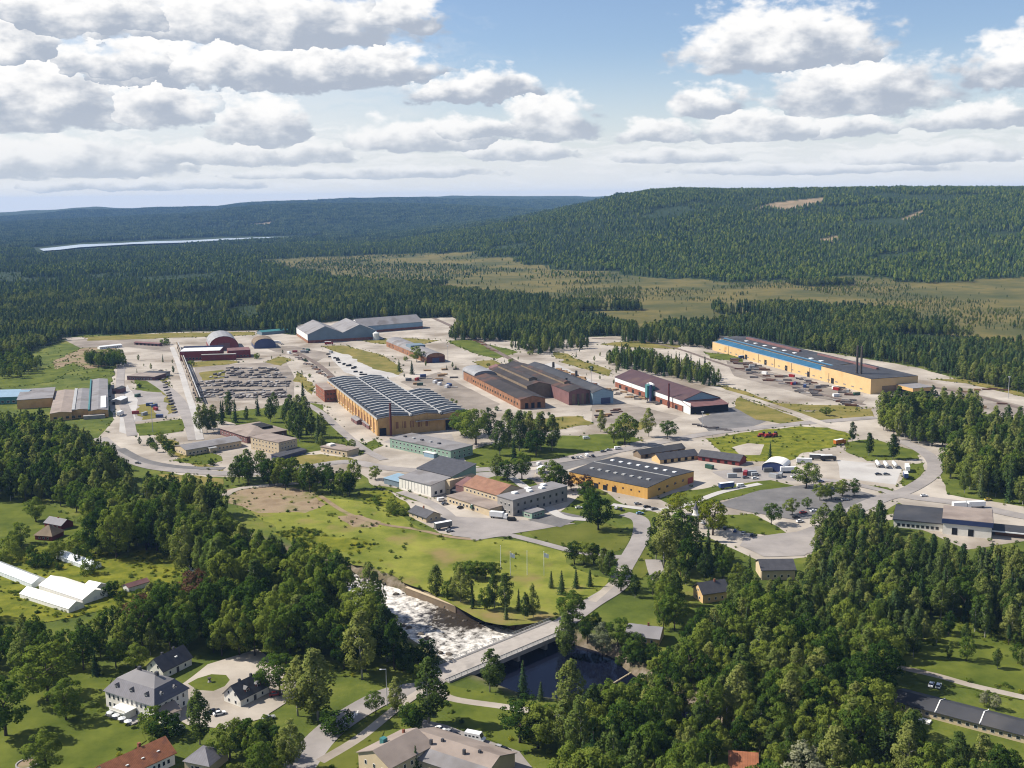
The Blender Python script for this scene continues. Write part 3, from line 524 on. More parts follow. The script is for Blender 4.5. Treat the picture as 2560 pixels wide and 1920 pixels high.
def cards(pos, nor, sz, rg, stretch=1.0):
    """small leaf-spray faces: each a bent quad facing roughly along nor"""
    n = len(pos); nor = nor / np.linalg.norm(nor, axis=1)[:, None]
    face = nor + rg.normal(0, .55, (n, 3)); face /= np.linalg.norm(face, axis=1)[:, None]
    e = np.cross(face, rg.normal(0, 1, (n, 3))); e /= np.linalg.norm(e, axis=1)[:, None]; g = np.cross(face, e)
    s = sz * rg.uniform(.6, 1.35, n)[:, None]
    v = np.stack([pos - e * s, pos - g * s * .62 * stretch, pos + e * s + face * s * .3, pos + g * s * .62 * stretch], 1).reshape(-1, 3)
    nn = nor * .62 + face * .55
    return v, np.repeat(nn, 4, 0)
def crown_geo(kind, seed, n, leaf):
    rg = np.random.default_rng(seed); P = []; Nn = []
    if kind in ('round', 'birch', 'bush'):
        if kind == 'round': nl, zc, rxy, rz, lr, ez = 30, .57, .27 * rg.uniform(.82, 1.2), .36, (.065, .135), .85
        elif kind == 'birch': nl, zc, rxy, rz, lr, ez = 34, .56, .15 * rg.uniform(.75, 1.3), .41, (.045, .09), 1.35
        else: nl, zc, rxy, rz, lr, ez = 11, .45, .40, .36, (.16, .28), .9
        asy = rg.uniform(-.25, .25, 2); lob = []
        for k in range(nl):
            t = (k + .5) / nl; ph = k * 2.4 + rg.uniform(-.5, .5); cz = 1 - 2 * t; sxy = math.sqrt(max(0, 1 - cz * cz)) * (rg.uniform(.8, 1.12) if k % 4 else rg.uniform(.2, .6))
            wid = rxy * (1.0 if kind != 'birch' else np.interp(cz, [-1, -.3, .3, 1], [.75, 1.1, .85, .45]))
            lob.append((wid * sxy * math.cos(ph) + asy[0] * rxy * (1 - cz * .6), wid * sxy * math.sin(ph) + asy[1] * rxy * (1 - cz * .6), zc + rz * cz * .92 + rg.uniform(-.04, .04), rg.uniform(*lr) * (1 if cz < .5 else .8)))
        lob = np.array(lob); pr = lob[:, 3] ** 2; pr /= pr.sum(); li = rg.choice(len(lob), n, p=pr); lo = lob[li]
        d = rg.normal(0, 1, (n, 3)); d[:, 2] += .5; ax = lo[:, :3] - (0, 0, zc); d += ax / (np.linalg.norm(ax, axis=1)[:, None] + .02) * .5; d /= np.linalg.norm(d, axis=1)[:, None]
        rr = lo[:, 3:4] * np.where(rg.uniform(0, 1, (n, 1)) < .2, rg.uniform(.1, .6, (n, 1)), rg.uniform(.75, 1.1, (n, 1))); P = lo[:, :3] + d * rr * (1, 1, ez); Nn = d * 1.0 + ax * .45 / (rxy + .1) + (0, 0, .18)
        P[:, 2] = np.maximum(P[:, 2], .05 if kind == 'bush' else .14); sz = leaf
        return cards(P, Nn, sz, rg)
    # conifers: whorls of drooping branches
    base, w, taper = (.06, .17, 1.0) if kind == 'spruce' else (.34, .15, .55)
    z = base + (1 - base) * (1 - np.sqrt(rg.uniform(0, 1, n)) if kind == 'spruce' else rg.uniform(0, 1, n) * .98)
    q = (z - base) / (1 - base)
    env = w * (1 - q) ** taper * (.72 + .28 * np.sin(z * 62 + seed)) + .008 if kind == 'spruce' else w * np.sqrt(np.clip(1 - (q * 1.9 - .9) ** 2, .03, 1)) * rg.uniform(.5, 1.1, n)
    ph = rg.uniform(0, 2 * PI, n); arm = .82 + .3 * np.sin(ph * 5 + z * 40); r = env * rg.uniform(.55, 1.05, n) * arm
    P = np.stack([r * np.cos(ph), r * np.sin(ph), z - r * .25], 1); Nn = np.stack([np.cos(ph), np.sin(ph), .55 + 0 * ph], 1)
    return cards(P, Nn, leaf, rg, .9)
def to_mesh(name, v, nor, mats, extra=None):
    f = np.arange(len(v)).reshape(-1, 4).tolist(); v = v.tolist(); mi = [0] * len(f)
    if extra is not None:
        k = len(v); v = v + [tuple(p) for p in extra.v]; f = f + [tuple(i + k for i in q) for q in extra.f]; mi = mi + [1] * len(extra.f)
        nor = np.concatenate([nor, np.array([(p[0] * 30, p[1] * 30, .01) for p in extra.v])])
    me = bpy.data.meshes.new(name); me.from_pydata(v, [], f)
    for m in mats: me.materials.append(m)
    me.polygons.foreach_set('material_index', mi); me.polygons.foreach_set('use_smooth', [True] * len(f)); me.update()
    nor = nor / (np.linalg.norm(nor, axis=1)[:, None] + 1e-9)
    me.normals_split_custom_set_from_vertices(nor.tolist())
    return me
def trunk_geo(kind, seed):
    rg = random.Random(seed); b = MB(); top = {'round': .62, 'birch': .85, 'bush': .4, 'spruce': .95, 'pine': .9}[kind]; r = {'round': .024, 'birch': .013, 'bush': .014, 'spruce': .014, 'pine': .014}[kind]
    p = (0, 0, -.02)
    for k in range(3):
        q = (rg.uniform(-.012, .012) * (k + 1), rg.uniform(-.012, .012) * (k + 1), top * (k + 1) / 3); b.tube(p, q, r * (1 - k * .27), r * (1 - (k + 1) * .27), 6); p = q
    if kind in ('round', 'birch'):
        for k in range(6):
            z0 = top * (.42 + .08 * k); a = k * 2.2 + rg.uniform(-.4, .4); L = (.2 if kind == 'round' else .11) * rg.uniform(.8, 1.2); b.tube((0, 0, z0), (math.cos(a) * L, math.sin(a) * L, z0 + L * .8), r * .45, r * .12, 5)
    return b
KINDS = {}
def make_kind(key, kind, lm, bark, nvar, n, leaf, n_lo, leaf_lo):
    hi = []; lo = []; mid = []
    for k in range(nvar):
        sd_ = hash((kind, k)) % 1000 if False else (len(KINDS) * 37 + k * 11 + 5)
        v, nn = crown_geo(kind, sd_, n, leaf); t = trunk_geo(kind, sd_)
        hi.append((to_mesh('crown', v, nn, [lm]), t.mesh('trunk', bark, True)))
        v, nn = crown_geo(kind, sd_ + 1, n_lo, leaf_lo); lo.append(to_mesh(key + '_far', v, nn, [lm, bark], t))
        v, nn = crown_geo(kind, sd_ + 2, int(n * .55), leaf * 1.3); mid.append(to_mesh(key + '_mid', v, nn, [lm, bark], t))
    KINDS[key] = (hi, lo, mid)
make_kind('birch', 'birch', BIRL, BIRCHBARK, 8, 3200, .0178, 680, .034)
make_kind('broad', 'round', LEAF, BARK, 8, 3800, .0200, 760, .039)
make_kind('spruce', 'spruce', NEED, BARK, 3, 1500, .019, 420, .033)
make_kind('pine', 'pine', NEED, BARK, 2, 1200, .021, 380, .036)
make_kind('copper', 'round', REDL, BARK, 1, 3000, .02, 500, .04)
make_kind('silver', 'round', PALE, BARK, 1, 3200, .02, 500, .04)
make_kind('yellow', 'round', YELL, BARK, 2, 3000, .02, 500, .04)
make_kind('bush', 'bush', LEAF, BARK, 3, 900, .05, 260, .09)
def cone_tree(seed, n=6, m=None):
    rg = random.Random(seed); b = MB()
    for k, (z0, z1, r) in enumerate(((.04, .55, .17), (.3, .78, .125), (.58, 1.0, .085))):
        c = [(math.cos(i * 2 * PI / n + k) * r * rg.uniform(.75, 1.25), math.sin(i * 2 * PI / n + k) * r * rg.uniform(.75, 1.25), z0 + rg.uniform(-.03, .05)) for i in range(n)]
        b.add(c + [(rg.uniform(-.02, .02), rg.uniform(-.02, .02), z1)], [(i, (i + 1) % n, n) for i in range(n)])
    return b
def dome_tree(seed):
    rg = random.Random(seed); b = MB(); n = 7; rings = [(.15, .12), (.38, .24), (.66, .22), (.88, .12)]
    vs = [(math.cos(i * 2 * PI / n + j) * r * rg.uniform(.7, 1.25), math.sin(i * 2 * PI / n + j) * r * rg.uniform(.7, 1.25), z + rg.uniform(-.05, .05)) for j, (z, r) in enumerate(rings) for i in range(n)] + [(0, 0, 1)]
    fs = [(j * n + i, j * n + (i + 1) % n, (j + 1) * n + (i + 1) % n, (j + 1) * n + i) for j in range(3) for i in range(n)] + [(3 * n + i, 3 * n + (i + 1) % n, 4 * n) for i in range(n)]
    return b.add(vs, fs)
far_protos = [cone_tree(k).mesh('far_spruce', FARN) for k in range(4)] + [dome_tree(k).mesh('far_birch', LEAF) for k in range(2)]
def clump(seed):
    rg = random.Random(seed); b = MB()
    for k in range(13):
        c = cone_tree(seed * 50 + k, 5) if rg.random() < .8 else dome_tree(seed * 50 + k); s = rg.uniform(.55, 1.); dx = rg.uniform(-.95, .95); dy = rg.uniform(-.95, .95)
        b.add([(x * s * 1.25 + dx, y * s * 1.25 + dy, z * s) for x, y, z in c.v], c.f)
    return b.mesh('far_clump', FARN)
clump_protos = [clump(k) for k in range(4)]

def scatter(name, label, pts, scl, pick, meshes, zs=None):
    """one mass of growth that nobody could count"""
    c = bpy.data.collections.new(name + '_kinds')
    for k, me in enumerate(meshes): c.objects.link(bpy.data.objects.new('%s_%02d' % (name, k), me))
    me = bpy.data.meshes.new(name); me.vertices.add(len(pts)); me.vertices.foreach_set('co', np.asarray(pts, np.float32).ravel())
    for nm, ty, v in (('scl', 'FLOAT', scl), ('rz', 'FLOAT', rng.uniform(0, 2 * PI, len(pts))), ('pick', 'INT', pick), ('zs', 'FLOAT', zs if zs is not None else np.ones(len(pts)))):
        at = me.attributes.new(nm, ty, 'POINT'); at.data.foreach_set('value', np.asarray(v, np.int32 if ty == 'INT' else np.float32))
    o = link(name, me); tag(o, label, None, None, 'stuff')
    g = bpy.data.node_groups.new(name, 'GeometryNodeTree'); g.interface.new_socket('Geometry', in_out='INPUT', socket_type='NodeSocketGeometry'); g.interface.new_socket('Geometry', in_out='OUTPUT', socket_type='NodeSocketGeometry')
    N = g.nodes; Lk = g.links; gi = N.new('NodeGroupInput'); go = N.new('NodeGroupOutput'); ip = N.new('GeometryNodeInstanceOnPoints'); ci = N.new('GeometryNodeCollectionInfo')
    ci.inputs['Collection'].default_value = c; ci.inputs['Separate Children'].default_value = True; ci.inputs['Reset Children'].default_value = True
    def attr(nm, ty):
        n = N.new('GeometryNodeInputNamedAttribute'); n.data_type = ty; n.inputs[0].default_value = nm; return [s for s in n.outputs if s.enabled and s.name == 'Attribute'][0]
    cx = N.new('ShaderNodeCombineXYZ'); Lk.new(attr('rz', 'FLOAT'), cx.inputs[2])
    s = attr('scl', 'FLOAT'); mu = N.new('ShaderNodeMath'); mu.operation = 'MULTIPLY'; Lk.new(s, mu.inputs[0]); Lk.new(attr('zs', 'FLOAT'), mu.inputs[1])
    cs = N.new('ShaderNodeCombineXYZ'); Lk.new(s, cs.inputs[0]); Lk.new(s, cs.inputs[1]); Lk.new(mu.outputs[0], cs.inputs[2])
    Lk.new(gi.outputs[0], ip.inputs['Points']); Lk.new(ci.outputs[0], ip.inputs['Instance']); ip.inputs['Pick Instance'].default_value = True
    Lk.new(attr('pick', 'INT'), ip.inputs['Instance Index']); Lk.new(cx.outputs[0], ip.inputs['Rotation']); Lk.new(cs.outputs[0], ip.inputs['Scale']); Lk.new(ip.outputs[0], go.inputs[0])
    md = o.modifiers.new('growth', 'NODES'); md.node_group = g
    return o

# ------------------------------------------------------------------ the forests beyond the works
def ring_points(r0, r1, sp, amax=math.radians(27.5)):
    X = []; Y = []; n = int((r1 - r0) / sp)
    for k in range(n):
        r = r0 + (k + .5) * sp; m = int(2 * amax * r / sp); a = -amax + (np.arange(m) + .5) / m * 2 * amax
        a = a + rng.uniform(-.48, .48, m) * sp / r; rr = r + rng.uniform(-.48, .48, m) * sp; X.append(rr * np.sin(a)); Y.append(rr * np.cos(a))
    return np.concatenate(X), np.concatenate(Y)
def wild(x, y):
    """share of full forest cover at each place"""
    d = np.ones(len(x))
    jx = x + (fbm(x, y, 120, 3, 31) - .5) * 240; jy = y + (fbm(x, y, 120, 3, 32) - .5) * 340
    for k, P in enumerate(BOG): 
        i = inpoly(jx, jy, P); d[i] = (np.where(x[i] / y[i] < .12, np.clip((fbm(x[i], y[i], 170, 4, 77) - .42) * 3.0, .03, .6), np.clip((fbm(x[i], y[i], 170, 4, 77) - .53) * 3., .005, .35)))
    for P in CUTS + [LAKEX]: d[inpoly(x, y, P)] = 0
    for P in (P0, LEFTM): d[inpoly(x, y, P)] = 0
    d *= np.where(fbm(x, y, 260, 3, 91) > .70, .25, 1)
    return d
x, y = ring_points(1010, 2300, 5.8); d = wild(x, y)
keep = (rng.uniform(0, 1, len(x)) < d) & ~((x > -20) & (y < 1080) & (x < 330)); small = d[keep] < .65; x = x[keep]; y = y[keep]
edge = fbm(x, y, 90, 3, 55)
pick = np.where(edge > .56, rng.choice([4, 5, 6, 7], len(x)), rng.choice([0, 1, 2, 3, 8, 8, 3, 6], len(x)))
scatter('conifer_forest', 'dark spruce and pine forest ringing the factory grounds', np.stack([x, y, terr(x, y)], 1), np.where(small, rng.uniform(3, 8, len(x)), rng.uniform(11, 18, len(x)) * (.75 + .5 * fbm(x, y, 200, 2, 8))), pick,
        KINDS['spruce'][1] + [KINDS['pine'][1][0]] + KINDS['birch'][1][:4] + [KINDS['pine'][1][1], KINDS['spruce'][1][0]], rng.uniform(.8, 1.05, len(x)))
x, y = ring_points(2300, 4700, 8.6); d = wild(x, y); keep = rng.uniform(0, 1, len(x)) < d; small = d[keep] < .65; x = x[keep]; y = y[keep]
edge = fbm(x, y, 300, 3, 56)
scatter('hillside_forest', 'distant mixed forest covering the broad hillside and plain', np.stack([x, y, terr(x, y)], 1), np.where(small, rng.uniform(3.5, 9, len(x)), rng.uniform(9, 16.5, len(x)) * (.75 + .5 * fbm(x, y, 240, 2, 9))), np.where(edge > .52, rng.integers(3, 6, len(x)), rng.integers(0, 5, len(x))), far_protos, rng.uniform(.8, 1.1, len(x)))
x, y = ring_points(4700, 10500, 30.); d = wild(x, y); keep = rng.uniform(0, 1, len(x)) < d; x = x[keep]; y = y[keep]
scatter('faraway_forest', 'blue hazy forest on the far hills near the horizon', np.stack([x, y, terr(x, y)], 1), rng.uniform(17, 24, len(x)), rng.integers(0, 4, len(x)), clump_protos)

# ------------------------------------------------------------------ haze
hm = bpy.data.materials.new('haze'); hm.use_nodes = True; N = hm.node_tree.nodes; N.remove(N['Principled BSDF'])
pv = N.new('ShaderNodeVolumePrincipled'); pv.inputs['Density'].default_value = 3.6e-5; pv.inputs['Color'].default_value = (.30, .54, 1.0, 1); hm.node_tree.links.new(pv.outputs[0], N['Material Output'].inputs['Volume'])
MBh = MB().box(-14200, 14200, -5500, 14200, -8, 262); hz = MBh.build('haze', hm); tag(hz, kind='stuff', label='thin blue haze filling the valley air')

# ------------------------------------------------------------------ buildings: materials
m_yel = mat('yellow_sheet', (.76, .52, .25), .6, .07, .08, stripe=('X', 1.2, .12), stain=((.60, .36, .13), .05, .62))
m_yel2 = mat('yellow_sheet_dim', (.68, .43, .17), .6, .07, .08, stripe=('Y', 1.2, .12))
m_blue = mat('blue_sheet_roof', (.03, .14, .25), .4, .2, .12, stripe=('X', 2.4, .25), spec=.5)
m_lblue = mat('pale_blue_sheet', (.30, .44, .55), .55, .08, .15, stripe=('Z', 1.5, .1))
m_slate = mat('blue_grey_sheet', (.20, .27, .32), .6, .1, .1, stripe=('X', 1.4, .15))
m_white = mat('white_sheet', (.70, .70, .68), .6, .08, .12, stripe=('X', 1.6, .1), stain=((.52, .50, .47), .09, .6))
m_render = mat('white_render', (.74, .71, .64), .85, .06, .3, stain=((.55, .52, .45), .2, .62))
m_cream = mat('cream_render', (.62, .50, .33), .85, .07, .3)
m_brick = mat('red_brick', (.27, .095, .055), .9, .25, .5, stain=((.36, .17, .10), .2, .58))
m_oran = mat('orange_brick', (.31, .15, .078), .9, .25, .25, stain=((.17, .08, .045), .12, .54))
m_tanb = mat('yellow_brick', (.60, .37, .15), .9, .12, .22, stain=((.42, .24, .10), .12, .60))
m_red = mat('falu_red', (.24, .045, .04), .85, .15, .3)
m_ora = mat('orange_panel', (.73, .42, .11), .7, .06, .15, stripe=('X', 3.0, .08))
m_green = mat('green_render', (.27, .40, .31), .85, .1, .25)
m_grey = mat('grey_sheet', (.34, .34, .35), .7, .12, .12, stripe=('X', 1.1, .12), stain=((.25, .24, .24), .08, .58))
m_conc = mat('concrete', (.36, .34, .32), .9, .12, .25, stain=((.25, .24, .22), .15, .60))
m_darkroof = mat('black_felt', (.052, .054, .062), .8, .22, .07, stain=((.085, .083, .085), .05, .55))
m_greyroof = mat('grey_felt', (.26, .25, .255), .85, .14, .07, stain=((.19, .175, .17), .06, .54))
m_tanroof = mat('tan_felt', (.33, .27, .23), .85, .14, .1, stain=((.25, .2, .17), .07, .55))
m_browroof = mat('brown_sheet', (.095, .05, .052), .6, .18, .1, stripe=('X', 2.2, .15), stain=((.13, .075, .06), .07, .56))
m_rust = mat('rusty_felt', (.045, .037, .035), .85, .35, .06, stain=((.12, .06, .042), .05, .52))
m_tan2 = mat('weathered_board', (.22, .165, .11), .85, .2, .2)
m_mauve = mat('rust_red_sheet', (.20, .10, .095), .8, .2, .15)
m_tile = mat('terracotta_tile', (.40, .155, .075), .85, .2, .5, stripe=('X', .5, .2), stain=((.26, .11, .07), .3, .56))
m_tile2 = mat('old_orange_tile', (.29, .15, .095), .85, .18, .3, stain=((.26, .12, .08), .12, .56))
m_lead = mat('lilac_slate', (.15, .145, .17), .6, .15, .4, stripe=('X', .9, .12))
m_dslate = mat('dark_slate', (.075, .075, .085), .6, .2, .4)
m_glassw = mat('greenhouse_glass', (.72, .76, .78), .18, .08, .3, stripe=('X', 1.5, .22), spec=.6)
m_poly = mat('white_polythene', (.88, .86, .80), .5, .04, .2, stripe=('X', 2., .06))
m_glass = mat('window_glass', (.018, .022, .03), .12, .2, .5, spec=.6)
m_dark = mat('dark_opening', (.012, .012, .014), .9, .2, .3)  # near-black: shade of open bays put into colour, also plain dark doors
m_frame = mat('window_frame', (.7, .7, .68), .6, .05, .5)
m_sky = mat('rooflight_glass', (.075, .09, .11), .28, .2, .25, spec=.6)
m_skyf = mat('rooflight_kerb', (.44, .44, .43), .6, .1, .3)
m_wlight = mat('white_rooflight', (.78, .79, .78), .5, .05, .3)
m_teal = mat('teal_paint', (.06, .22, .22), .5, .15, .3)
m_steel = mat('dark_steel', (.10, .085, .075), .6, .3, .5, metal=.3)
m_navy = mat('navy_paint', (.03, .05, .15), .4, .1, .3, spec=.5)
m_redp = mat('red_paint', (.42, .04, .03), .5, .1, .4)
m_dkred = mat('dark_red_steel', (.12, .03, .03), .6, .15, .4)

_wm = {}
def wmesh(nm, w, h, fm, gm):
    k = (nm, round(w, 2), round(h, 2), fm.name, gm.name)
    if k not in _wm:
        b = MB().box(-w / 2, w / 2, -.06, .05, 0, h, 0); f = min(.14, w * .12); b.box(-w / 2 + f, w / 2 - f, -.10, 0, f, h - f, 1); _wm[k] = b.mesh(nm, [fm, gm])
    return _wm[k]
def on_side(root, name, side, L, D, t, z, me, y0=0., x0=0.):
    """hang a ready mesh on one wall of a block: t is the distance along that wall"""
    o = link(name, me, root)
    if side == 'S': o.location = (x0 + t, y0, z)
    elif side == 'N': o.location = (x0 + t, y0 + D, z); o.rotation_euler = (0, 0, PI)
    elif side == 'E': o.location = (x0 + L, y0 + t, z); o.rotation_euler = (0, 0, PI / 2)
    else: o.location = (x0, y0 + t, z); o.rotation_euler = (0, 0, -PI / 2)
    return o
def windows(root, side, L, D, n, z, w, h, a=1.5, b=None, fm=None, gm=None, name='window', x0=0., y0=0.):
    ln = L if side in 'SN' else D; b = a if b is None else b; me = wmesh(name, w, h, fm or m_frame, gm or m_glass)
    if name == 'window':           # frame with its pane as a piece of its own
        fm = fm or m_frame; gm = gm or m_glass; f = min(.14, w * .12); kf = ('wf', round(w, 2), round(h, 2), fm.name); kp = ('wp', round(w, 2), round(h, 2), gm.name)
        if kf not in _wm: _wm[kf] = MB().box(-w / 2, w / 2, -.06, .05, 0, h).mesh('window', fm)
        if kp not in _wm: _wm[kp] = MB().box(-w / 2 + f, w / 2 - f, -.10, -.062, f, h - f).mesh('pane', gm)
        for k in range(n): link('pane', _wm[kp], on_side(root, name, side, L, D, a + (ln - a - b) * ((k + .5) / n), z, _wm[kf], y0, x0))
        return
    for k in range(n): on_side(root, name, side, L, D, a + (ln - a - b) * ((k + .5) / n), z, me, y0, x0)
def block(root, x0, x1, y0, y1, h, wm, rm, roof='gable', rh=3., ridge='u', over=.5, z0=-.6, th=.25, zb=0., rname='roof', wname='wall', gm=None):
    """walls and a roof, corner to corner in the thing's own frame"""
    w = MB(); r = MB(); z1 = h; o = over; xm = (x0 + x1) / 2; ym = (y0 + y1) / 2
    c = [(x0, y0), (x1, y0), (x1, y1), (x0, y1)]
    if roof == 'gable':
        if ridge == 'u':
            w.add([(x, y, z0) for x, y in c] + [(x, y, z1) for x, y in c] + [(x0, ym, z1 + rh), (x1, ym, z1 + rh)], [(0, 1, 5, 4), (1, 2, 6, 9, 5), (2, 3, 7, 6), (3, 0, 4, 8, 7)])
            s = rh / (ym - y0)
            r.plate([(x0 - o, y0 - o, z1 - o * s + th), (x1 + o, y0 - o, z1 - o * s + th), (x1 + o, ym, z1 + rh + th), (x0 - o, ym, z1 + rh + th)], th)
            r.plate([(x0 - o, ym, z1 + rh + th), (x1 + o, ym, z1 + rh + th), (x1 + o, y1 + o, z1 - o * s + th), (x0 - o, y1 + o, z1 - o * s + th)], th)
        else:
            w.add([(x, y, z0) for x, y in c] + [(x, y, z1) for x, y in c] + [(xm, y0, z1 + rh), (xm, y1, z1 + rh)], [(0, 1, 5, 8, 4), (1, 2, 6, 5), (2, 3, 7, 9, 6), (3, 0, 4, 7)])
            s = rh / (xm - x0)
            r.plate([(x0 - o, y0 - o, z1 - o * s + th), (xm, y0 - o, z1 + rh + th), (xm, y1 + o, z1 + rh + th), (x0 - o, y1 + o, z1 - o * s + th)], th)
            r.plate([(xm, y0 - o, z1 + rh + th), (x1 + o, y0 - o, z1 - o * s + th), (x1 + o, y1 + o, z1 - o * s + th), (xm, y1 + o, z1 + rh + th)], th)
    elif roof == 'barrel':
        n = 10; ar = [math.pi * k / n for k in range(n + 1)]
        if ridge == 'v':
            prof = [(xm - (x1 - x0) / 2 * math.cos(a), z1 + rh * math.sin(a)) for a in ar]
            w.add([(x0, y0, z0), (x1, y0, z0)] + [(x, y0, z) for x, z in prof[::-1]], [tuple(range(n + 3))]); w.add([(x0, y1, z0), (x1, y1, z0)] + [(x, y1, z) for x, z in prof[::-1]], [tuple(range(n + 2, -1, -1))])
            w.add([(x0, y0, z0), (x0, y1, z0), (x0, y1, z1), (x0, y0, z1), (x1, y0, z0), (x1, y1, z0), (x1, y1, z1), (x1, y0, z1)], [(0, 3, 2, 1), (4, 5, 6, 7)])
            for k in range(n): r.plate([(prof[k][0], y0 - o, prof[k][1] + th), (prof[k + 1][0], y0 - o, prof[k + 1][1] + th), (prof[k + 1][0], y1 + o, prof[k + 1][1] + th), (prof[k][0], y1 + o, prof[k][1] + th)], th)
        else:
            prof = [(ym - (y1 - y0) / 2 * math.cos(a), z1 + rh * math.sin(a)) for a in ar]
            for xx, rev in ((x0, 1), (x1, 0)):
                f = list(range(n + 3)); w.add([(xx, y0, z0), (xx, y1, z0)] + [(xx, y, z) for y, z in prof[::-1]], [tuple(f[::-1] if rev else f)])
            w.add([(x0, y0, z0), (x1, y0, z0), (x1, y0, z1), (x0, y0, z1), (x0, y1, z0), (x1, y1, z0), (x1, y1, z1), (x0, y1, z1)], [(0, 1, 2, 3), (4, 7, 6, 5)])
            for k in range(n): r.plate([(x0 - o, prof[k][0], prof[k][1] + th), (x1 + o, prof[k][0], prof[k][1] + th), (x1 + o, prof[k + 1][0], prof[k + 1][1] + th), (x0 - o, prof[k + 1][0], prof[k + 1][1] + th)], th)
    else:
        w.add([(x, y, z0) for x, y in c] + [(x, y, z1) for x, y in c], [(0, 1, 5, 4), (1, 2, 6, 5), (2, 3, 7, 6), (3, 0, 4, 7)])
        if roof == 'flat': r.box(x0 - o, x1 + o, y0 - o, y1 + o, z1 - .02, z1 + max(rh, .2))
        elif roof == 'shed':      # low at the front
            r.plate([(x0 - o, y0 - o, z1 + th), (x1 + o, y0 - o, z1 + th), (x1 + o, y1 + o, z1 + rh + th), (x0 - o, y1 + o, z1 + rh + th)], th)
            w.add([(x0, y0, z1), (x0, y1, z1), (x0, y1, z1 + rh), (x1, y0, z1), (x1, y1, z1), (x1, y1, z1 + rh)], [(0, 1, 2), (3, 5, 4), (1, 4, 5, 2)])
        elif roof == 'shedx':     # low at the right-hand end
            r.plate([(x0 - o, y0 - o, z1 + rh + th), (x1 + o, y0 - o, z1 + th), (x1 + o, y1 + o, z1 + th), (x0 - o, y1 + o, z1 + rh + th)], th)
        elif roof == 'hip':
            i = min(x1 - x0, y1 - y0) / 2 + o; ins = i * .98; a = [(x0 - o, y0 - o), (x1 + o, y0 - o), (x1 + o, y1 + o), (x0 - o, y1 + o)]; b = [(x0 - o + ins, y0 - o + ins), (x1 + o - ins, y0 - o + ins), (x1 + o - ins, y1 + o - ins), (x0 - o + ins, y1 + o - ins)]
            r.hexa([(x, y, z1) for x, y in a] + [(x, y, z1 + rh) for x, y in b])
        elif roof == 'mansard':
            i1 = (y1 - y0) * .2 + o; h1 = rh * .66; i2 = (y1 - y0) / 2 + o - .1
            a = [(x0 - o, y0 - o), (x1 + o, y0 - o), (x1 + o, y1 + o), (x0 - o, y1 + o)]; b = [(x0 - o + i1, y0 - o + i1), (x1 + o - i1, y0 - o + i1), (x1 + o - i1, y1 + o - i1), (x0 - o + i1, y1 + o - i1)]; d = [(x0 - o + i2, y0 - o + i2), (x1 + o - i2, y0 - o + i2), (x1 + o - i2, y1 + o - i2), (x0 - o + i2, y1 + o - i2)]
            r.hexa([(x, y, z1) for x, y in a] + [(x, y, z1 + h1) for x, y in b])
            q = MB().hexa([(x, y, z1 + h1 + .01) for x, y in b] + [(x, y, z1 + rh) for x, y in d]); q.build('upper_roof', gm or rm, root)
    w.build(wname, wm, root); return r.build(rname, rm, root)
def place(A, B, zr=0.):
    p = W(A[0], A[1], zr); q = W(B[0], B[1], zr); d = q - p; return p, math.atan2(d[1], d[0]), float(np.hypot(d[0], d[1]))
FOOT = []
def bld(name, label, A, B, D, h, wm, rm, roof='gable', rh=3., ridge='u', over=.5, zr=0., cat='building', x=(0, 0), yo=0., rz=None, **k):
    p, a, L = place(A, B, zr)
    if rz is not None: a = rz
    r = empty(name, (p[0], p[1], 0), a); tag(r, label, cat); x0 = -x[0]; x1 = L + x[1]
    if roof: block(r, x0, x1, yo, yo + D, h, wm, rm, roof, rh, ridge, over, **k)
    r['L'] = x1
    ca, sa = math.cos(a), math.sin(a); FOOT.append([(p[0] + ca * u_ - sa * v_, p[1] + sa * u_ + ca * v_) for u_, v_ in ((x0 - 6, yo - 6), (x1 + 8, yo - 6), (x1 + 8, yo + D + 6), (x0 - 6, yo + D + 6))])
    return r, x1
def chimney(root, x, y, z, h=1.4, w=.7, m=None): return MB().box(x - w / 2, x + w / 2, y - w / 2, y + w / 2, z - 1.2, z + h).build('chimney', m or m_brick, root)
def stack(root, x, y, z0, z1, r, m, name='chimney'): return MB().tube((x, y, z0), (x, y, z1), r, r * .8, 12).tube((x, y, z1 - .02), (x, y, z1 + .5), r * .95, r * .95, 12).build(name, m, root)

# ------------------------------------------------------------------ the works
# long yellow rolling hall
r, L = bld('rolling_mill', 'very long yellow sheet-clad mill hall with a blue roof slope and twin black stacks', (1781, 875), (2176, 986), 50, 14, m_yel, m_darkroof, None)
p_, a_, L0 = place((1781, 875), (2176, 986)); xs = L0 * .74
block(r, 0, xs, 0, 9, 9.6, m_yel, m_skyf, 'flat', .3, over=.1, rname='gutter_roof')
MB().plate([(4, 1.2, 10.0), (xs, 1.2, 10.0), (xs, 13, 14.4), (4, 13, 14.4)], .3).build('blue_roof', m_blue, r)
MB().add([(4, 1.4, 9.5), (4, 13, 9.5), (4, 13, 14.0)], [(0, 1, 2)]).build('blue_gable', m_blue, r)
MB().box(4, xs, 13, 13.4, 9, 14.6).build('parapet', m_lblue, r)
block(r, 0, xs, 9.2, 50, 13.4, m_yel2, m_darkroof, 'gable', 1.6, over=.2, rname='roof')
block(r, xs + .1, L0, 0, 50, 14, m_yel, m_darkroof, 'flat', .35, over=-.2, wname='end_wall', rname='end_roof')
MB().box(xs * .12, xs * .62, 28.6, 31.5, 14.6, 17.2).build('ridge_ventilator', m_mauve, r)
MB().box(xs * .72, L0 * .86, 36, 38.5, 14.2, 16.2).build('ridge_ventilator', m_mauve, r)
sk = MB().box(-2.4, 2.4, -1.7, 1.7, 0, .7).mesh('rooflight', m_wlight)
for k in range(8): link('rooflight', sk, r).location = (xs * (.2 + .05 * k), 35, 14.6)
